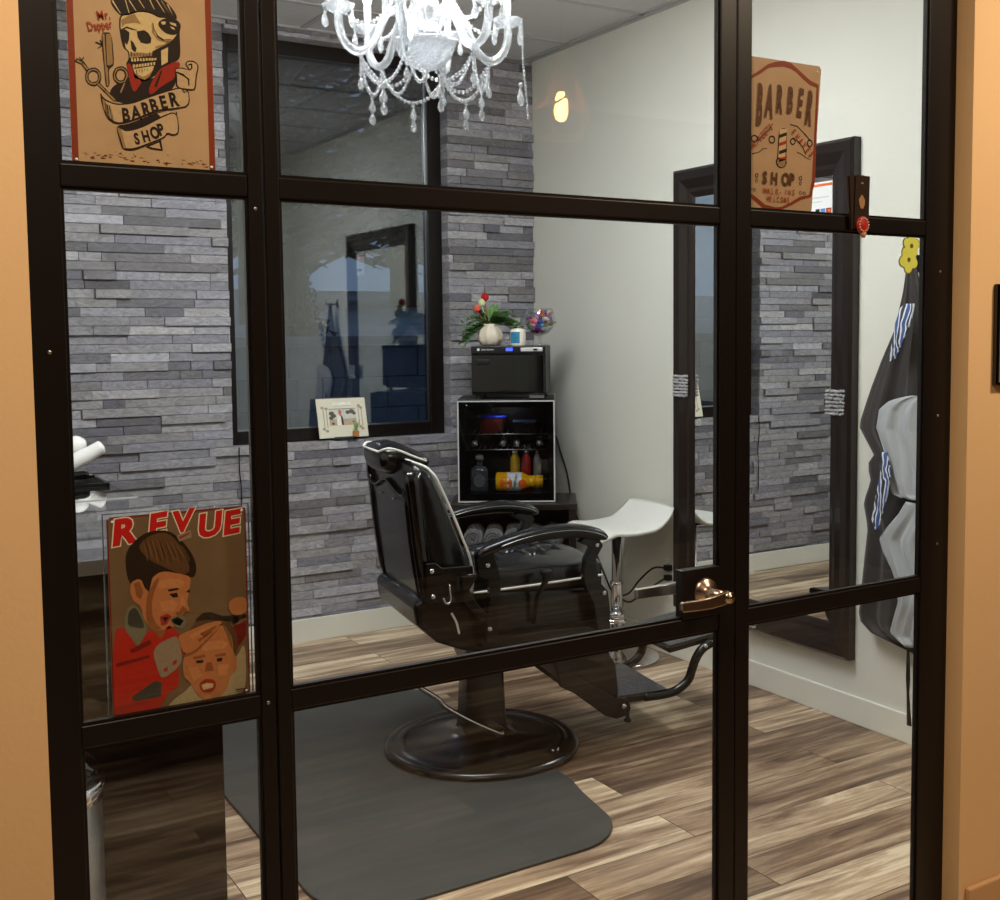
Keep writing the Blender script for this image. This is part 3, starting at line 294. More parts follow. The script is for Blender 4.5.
SIGN_MAGAZINE=[(1,'haird',[26.0,226.0,28.0,239.0,33.0,248.0,44.0,259.0,59.0,267.0,79.0,268.0,94.0,263.0,108.0,249.0,120.0,232.0,127.0,215.0,128.0,201.0,124.0,191.0,109.0,195.0,92.0,200.0,77.0,207.0,64.0,195.0,58.0,186.0,51.0,180.0,36.0,186.0,28.0,203.0]),(2,'hairm',[44.0,247.0,58.0,260.0,79.0,265.0,92.0,259.0,104.0,244.0,114.0,226.0,119.0,202.0,109.0,197.0,93.0,205.0,78.0,214.0,64.0,222.0,53.0,233.0]),(3,'hairl',[51.0,261.0,51.0,261.0,55.0,243.0,58.0,224.0,57.0,224.0,54.0,243.0]),(3,'haird',[54.0,258.0,55.0,258.0,59.0,242.0,61.0,226.0,60.0,226.0,58.0,242.0]),(3,'hairl',[57.0,255.0,58.0,254.0,63.0,241.0,65.0,228.0,64.0,228.0,61.0,241.0]),(3,'haird',[61.0,258.0,61.0,258.0,66.0,244.0,69.0,229.0,68.0,229.0,65.0,244.0]),(3,'hairl',[64.0,255.0,65.0,255.0,70.0,237.0,73.0,219.0,72.0,219.0,68.0,237.0]),(3,'haird',[68.0,252.0,68.0,251.0,73.0,236.0,77.0,221.0,76.0,221.0,72.0,236.0]),(3,'hairl',[71.0,255.0,72.0,255.0,77.0,239.0,80.0,223.0,79.0,223.0,76.0,239.0]),(3,'haird',[75.0,252.0,75.0,252.0,81.0,238.0,84.0,224.0,83.0,224.0,79.0,238.0]),(3,'hairl',[78.0,248.0,79.0,248.0,84.0,231.0,88.0,214.0,87.0,214.0,83.0,231.0]),(3,'haird',[82.0,252.0,82.0,252.0,88.0,235.0,92.0,218.0,91.0,218.0,87.0,235.0]),(3,'hairl',[85.0,249.0,86.0,249.0,92.0,235.0,96.0,221.0,95.0,221.0,90.0,235.0]),(3,'haird',[89.0,245.0,89.0,245.0,95.0,235.0,100.0,224.0,99.0,224.0,94.0,235.0]),(3,'hairl',[92.0,249.0,93.0,249.0,99.0,232.0,103.0,216.0,102.0,216.0,98.0,232.0]),(3,'haird',[96.0,246.0,96.0,246.0,103.0,232.0,107.0,219.0,106.0,219.0,102.0,232.0]),(3,'hairl',[99.0,242.0,100.0,242.0,107.0,232.0,111.0,222.0,110.0,223.0,105.0,232.0]),(3,'haird',[103.0,246.0,103.0,246.0,110.0,236.0,115.0,226.0,115.0,226.0,109.0,236.0]),(3,'hairl',[106.0,242.0,107.0,242.0,114.0,230.0,119.0,217.0,118.0,217.0,113.0,230.0]),(2,'skin',[33.0,196.0,47.0,200.0,55.0,182.0,64.0,200.0,78.0,207.0,103.0,200.0,120.0,193.0,117.0,177.0,115.0,165.0,112.0,155.0,117.0,140.0,107.0,140.0,101.0,133.0,96.0,122.0,86.0,119.0,71.0,118.0,60.0,123.0,49.0,138.0,46.0,159.0,36.0,166.0,31.0,182.0]),(3,'skind',[54.0,173.0,68.0,195.0,75.0,200.0,61.0,166.0,62.0,136.0,76.0,119.0,64.0,121.0,52.0,134.0]),(3,'skind',[37.0,193.0,45.0,195.0,50.0,179.0,46.0,168.0,40.0,175.0]),(3,'ink',[87.0,171.0,98.0,172.0,100.0,165.0,92.0,165.0]),(3,'haird',[85.0,178.0,99.0,179.0,102.0,176.0,86.0,175.0]),(3,'haird',[111.0,171.0,117.0,175.0,117.0,169.0]),(3,'skind',[106.0,151.0,116.0,140.0,107.0,140.0,101.0,144.0]),(3,'lip',[72.0,139.0,84.0,142.0,89.0,137.0,82.0,126.0,74.0,125.0]),(4,'ink',[76.0,137.0,85.0,137.0,80.0,129.0]),(1,'skind',[55.0,131.0,79.0,117.0,79.0,96.0,68.0,98.0]),(3,'skinl',[74.0,194.0,97.0,194.0,111.0,187.0,105.0,178.0,85.0,181.0,70.0,180.0]),(3,'skinl',[73.0,161.0,90.0,162.0,99.0,155.0,92.0,144.0,75.0,146.0]),(3,'skinl',[105.0,169.0,110.0,156.0,109.0,148.0,103.0,154.0]),(4,'skind',[39.0,190.0,45.0,189.0,48.0,177.0,43.0,173.0]),(4,'skind',[95.0,142.0,104.0,144.0,105.0,139.0,98.0,137.0]),(3,'haird',[47.0,200.0,57.0,208.0,64.0,201.0,58.0,178.0,52.0,185.0]),(2,'shirt',[7.0,131.0,22.0,131.0,42.0,109.0,60.0,124.0,74.0,101.0,83.0,127.0,97.0,113.0,106.0,99.0,105.0,81.0,96.0,58.0,98.0,30.0,83.0,24.0,75.0,13.0,65.0,-3.0,5.0,-4.0,3.0,26.0]),(3,'denim',[24.0,156.0,37.0,163.0,45.0,150.0,52.0,131.0,53.0,119.0,39.0,96.0,31.0,114.0,21.0,127.0]),(4,'denimd',[28.0,153.0,38.0,159.0,46.0,141.0,51.0,124.0,37.0,128.0,26.0,132.0]),(3,'denim',[85.0,133.0,94.0,137.0,104.0,138.0,112.0,126.0,105.0,116.0,95.0,119.0]),(3,'ink',[89.0,132.0,98.0,135.0,107.0,128.0,101.0,121.0,92.0,126.0]),(4,'denim',[29.0,123.0,47.0,120.0,39.0,100.0]),(3,'shirtd',[8.0,79.0,56.0,84.0,56.0,80.0,9.0,73.0]),(3,'shirtd',[28.0,96.0,57.0,107.0,59.0,100.0,31.0,90.0]),(3,'denimd',[28.0,25.0,62.0,44.0,72.0,40.0,70.0,19.0,32.0,18.0]),(4,'cuff',[59.0,94.0,94.0,109.0,100.0,97.0,103.0,69.0,96.0,58.0,73.0,44.0,67.0,57.0]),(5,'lip',[75.0,60.0,81.0,62.0,81.0,56.0,75.0,56.0]),(5,'lip',[89.0,69.0,95.0,71.0,94.0,65.0,88.0,63.0]),(5,'skin',[97.0,107.0,115.0,112.0,138.0,119.0,157.0,121.0,165.0,118.0,157.0,112.0,145.0,104.0,132.0,92.0,120.0,82.0,105.0,78.0,101.0,91.0]),(6,'skind',[130.0,105.0,154.0,114.0,156.0,112.0,136.0,99.0]),(6,'skind',[126.0,96.0,148.0,107.0,149.0,105.0,129.0,93.0]),(6,'skind',[105.0,77.0,121.0,80.0,134.0,90.0,148.0,102.0,159.0,110.0,158.0,108.0,149.0,99.0,135.0,87.0,123.0,77.0,106.0,73.0]),(6,'skinl',[112.0,104.0,136.0,113.0,151.0,116.0,137.0,107.0,118.0,98.0]),(2,'cape',[76.0,-2.0,91.0,13.0,106.0,20.0,116.0,30.0,183.0,56.0,199.0,85.0,199.0,7.0,180.0,-3.0]),(3,'hairm',[115.0,113.0,130.0,129.0,153.0,131.0,174.0,120.0,184.0,95.0,185.0,64.0,177.0,73.0,108.0,81.0,106.0,99.0]),(4,'skin',[110.0,83.0,129.0,93.0,152.0,112.0,168.0,113.0,179.0,91.0,180.0,65.0,186.0,59.0,183.0,38.0,175.0,36.0,170.0,15.0,158.0,3.0,137.0,2.0,122.0,12.0,113.0,34.0,104.0,42.0,103.0,66.0]),(5,'skinl',[132.0,88.0,153.0,92.0,172.0,86.0,171.0,77.0,150.0,77.0,132.0,77.0]),(5,'skinl',[110.0,56.0,125.0,55.0,131.0,40.0,119.0,33.0]),(5,'skinl',[155.0,53.0,172.0,52.0,169.0,35.0,156.0,36.0]),(5,'skinl',[131.0,9.0,146.0,8.0,145.0,2.0,133.0,3.0]),(5,'skind',[118.0,71.0,136.0,72.0,138.0,68.0,120.0,67.0]),(5,'skind',[151.0,69.0,168.0,70.0,168.0,65.0,153.0,66.0]),(6,'ink',[123.0,65.0,134.0,64.0,133.0,60.0,124.0,61.0]),(6,'ink',[154.0,63.0,163.0,63.0,162.0,58.0,155.0,58.0]),(5,'skind',[139.0,59.0,146.0,59.0,149.0,45.0,135.0,46.0]),(5,'lip',[126.0,29.0,137.0,35.0,150.0,31.0,153.0,21.0,145.0,11.0,129.0,16.0]),(6,'bone',[130.0,26.0,138.0,28.0,148.0,25.0,147.0,19.0,132.0,18.0]),(5,'hairm',[169.0,118.0,180.0,110.0,186.0,97.0,187.0,75.0,182.0,69.0,179.0,88.0,174.0,105.0]),(5,'hairl',[163.0,115.0,172.0,108.0,178.0,88.0,179.0,70.0,175.0,81.0,169.0,102.0]),(5,'haird',[121.0,124.0,134.0,136.0,147.0,136.0,164.0,128.0,176.0,123.0,179.0,115.0,157.0,124.0,138.0,125.0]),(7,'ink',[150.0,128.0,202.0,125.0,202.0,121.0,191.0,121.0,188.0,112.0,180.0,113.0,179.0,121.0,151.0,123.0]),(6,'skin',[175.0,148.0,186.0,154.0,200.0,152.0,203.0,141.0,201.0,126.0,182.0,125.0,175.0,135.0]),(7,'skin',[182.0,125.0,188.0,124.0,189.0,112.0,183.0,111.0]),(2,'shirtd',[181.0,107.0,202.0,116.0,201.0,93.0,183.0,69.0]),('T',0.3,'white','R',(8.0,252.0),35.0,6,1.06,2.6,0.22),('T',0.6,'redbr','R',(8.0,252.0),35.0,6,1.06,1.5,0.22),('T',0.3,'white','E',(59.0,258.0),33.0,6,1.06,2.6,0.22),('T',0.6,'redbr','E',(59.0,258.0),33.0,6,1.06,1.5,0.22),('T',0.3,'white','V',(95.0,262.0),30.0,6,1.06,2.6,0.22),('T',0.6,'redbr','V',(95.0,262.0),30.0,6,1.06,1.5,0.22),('T',0.3,'white','U',(131.0,251.0),33.0,6,1.06,2.6,0.22),('T',0.6,'redbr','U',(131.0,251.0),33.0,6,1.06,1.5,0.22),('T',0.3,'white','E',(169.0,252.0),33.0,6,1.06,2.6,0.22),('T',0.6,'redbr','E',(169.0,252.0),33.0,6,1.06,1.5,0.22),(4,'cuff',[100.0,257.0,121.0,264.0,122.0,252.0,104.0,248.0]),(5,'redtxt',[103.0,255.0,120.0,261.0,119.0,258.0,105.0,252.0]),(2,'shirtd',[182.0,10.0,197.0,10.0,197.0,8.0,182.0,8.0]),(2,'shirtd',[182.0,6.0,197.0,7.0,197.0,5.0,182.0,5.0]),(2,'shirtd',[182.0,3.0,197.0,4.0,197.0,2.0,182.0,2.0]),(4,'lip',[7.0,14.0,54.0,17.0,54.0,14.0,7.0,9.0])]
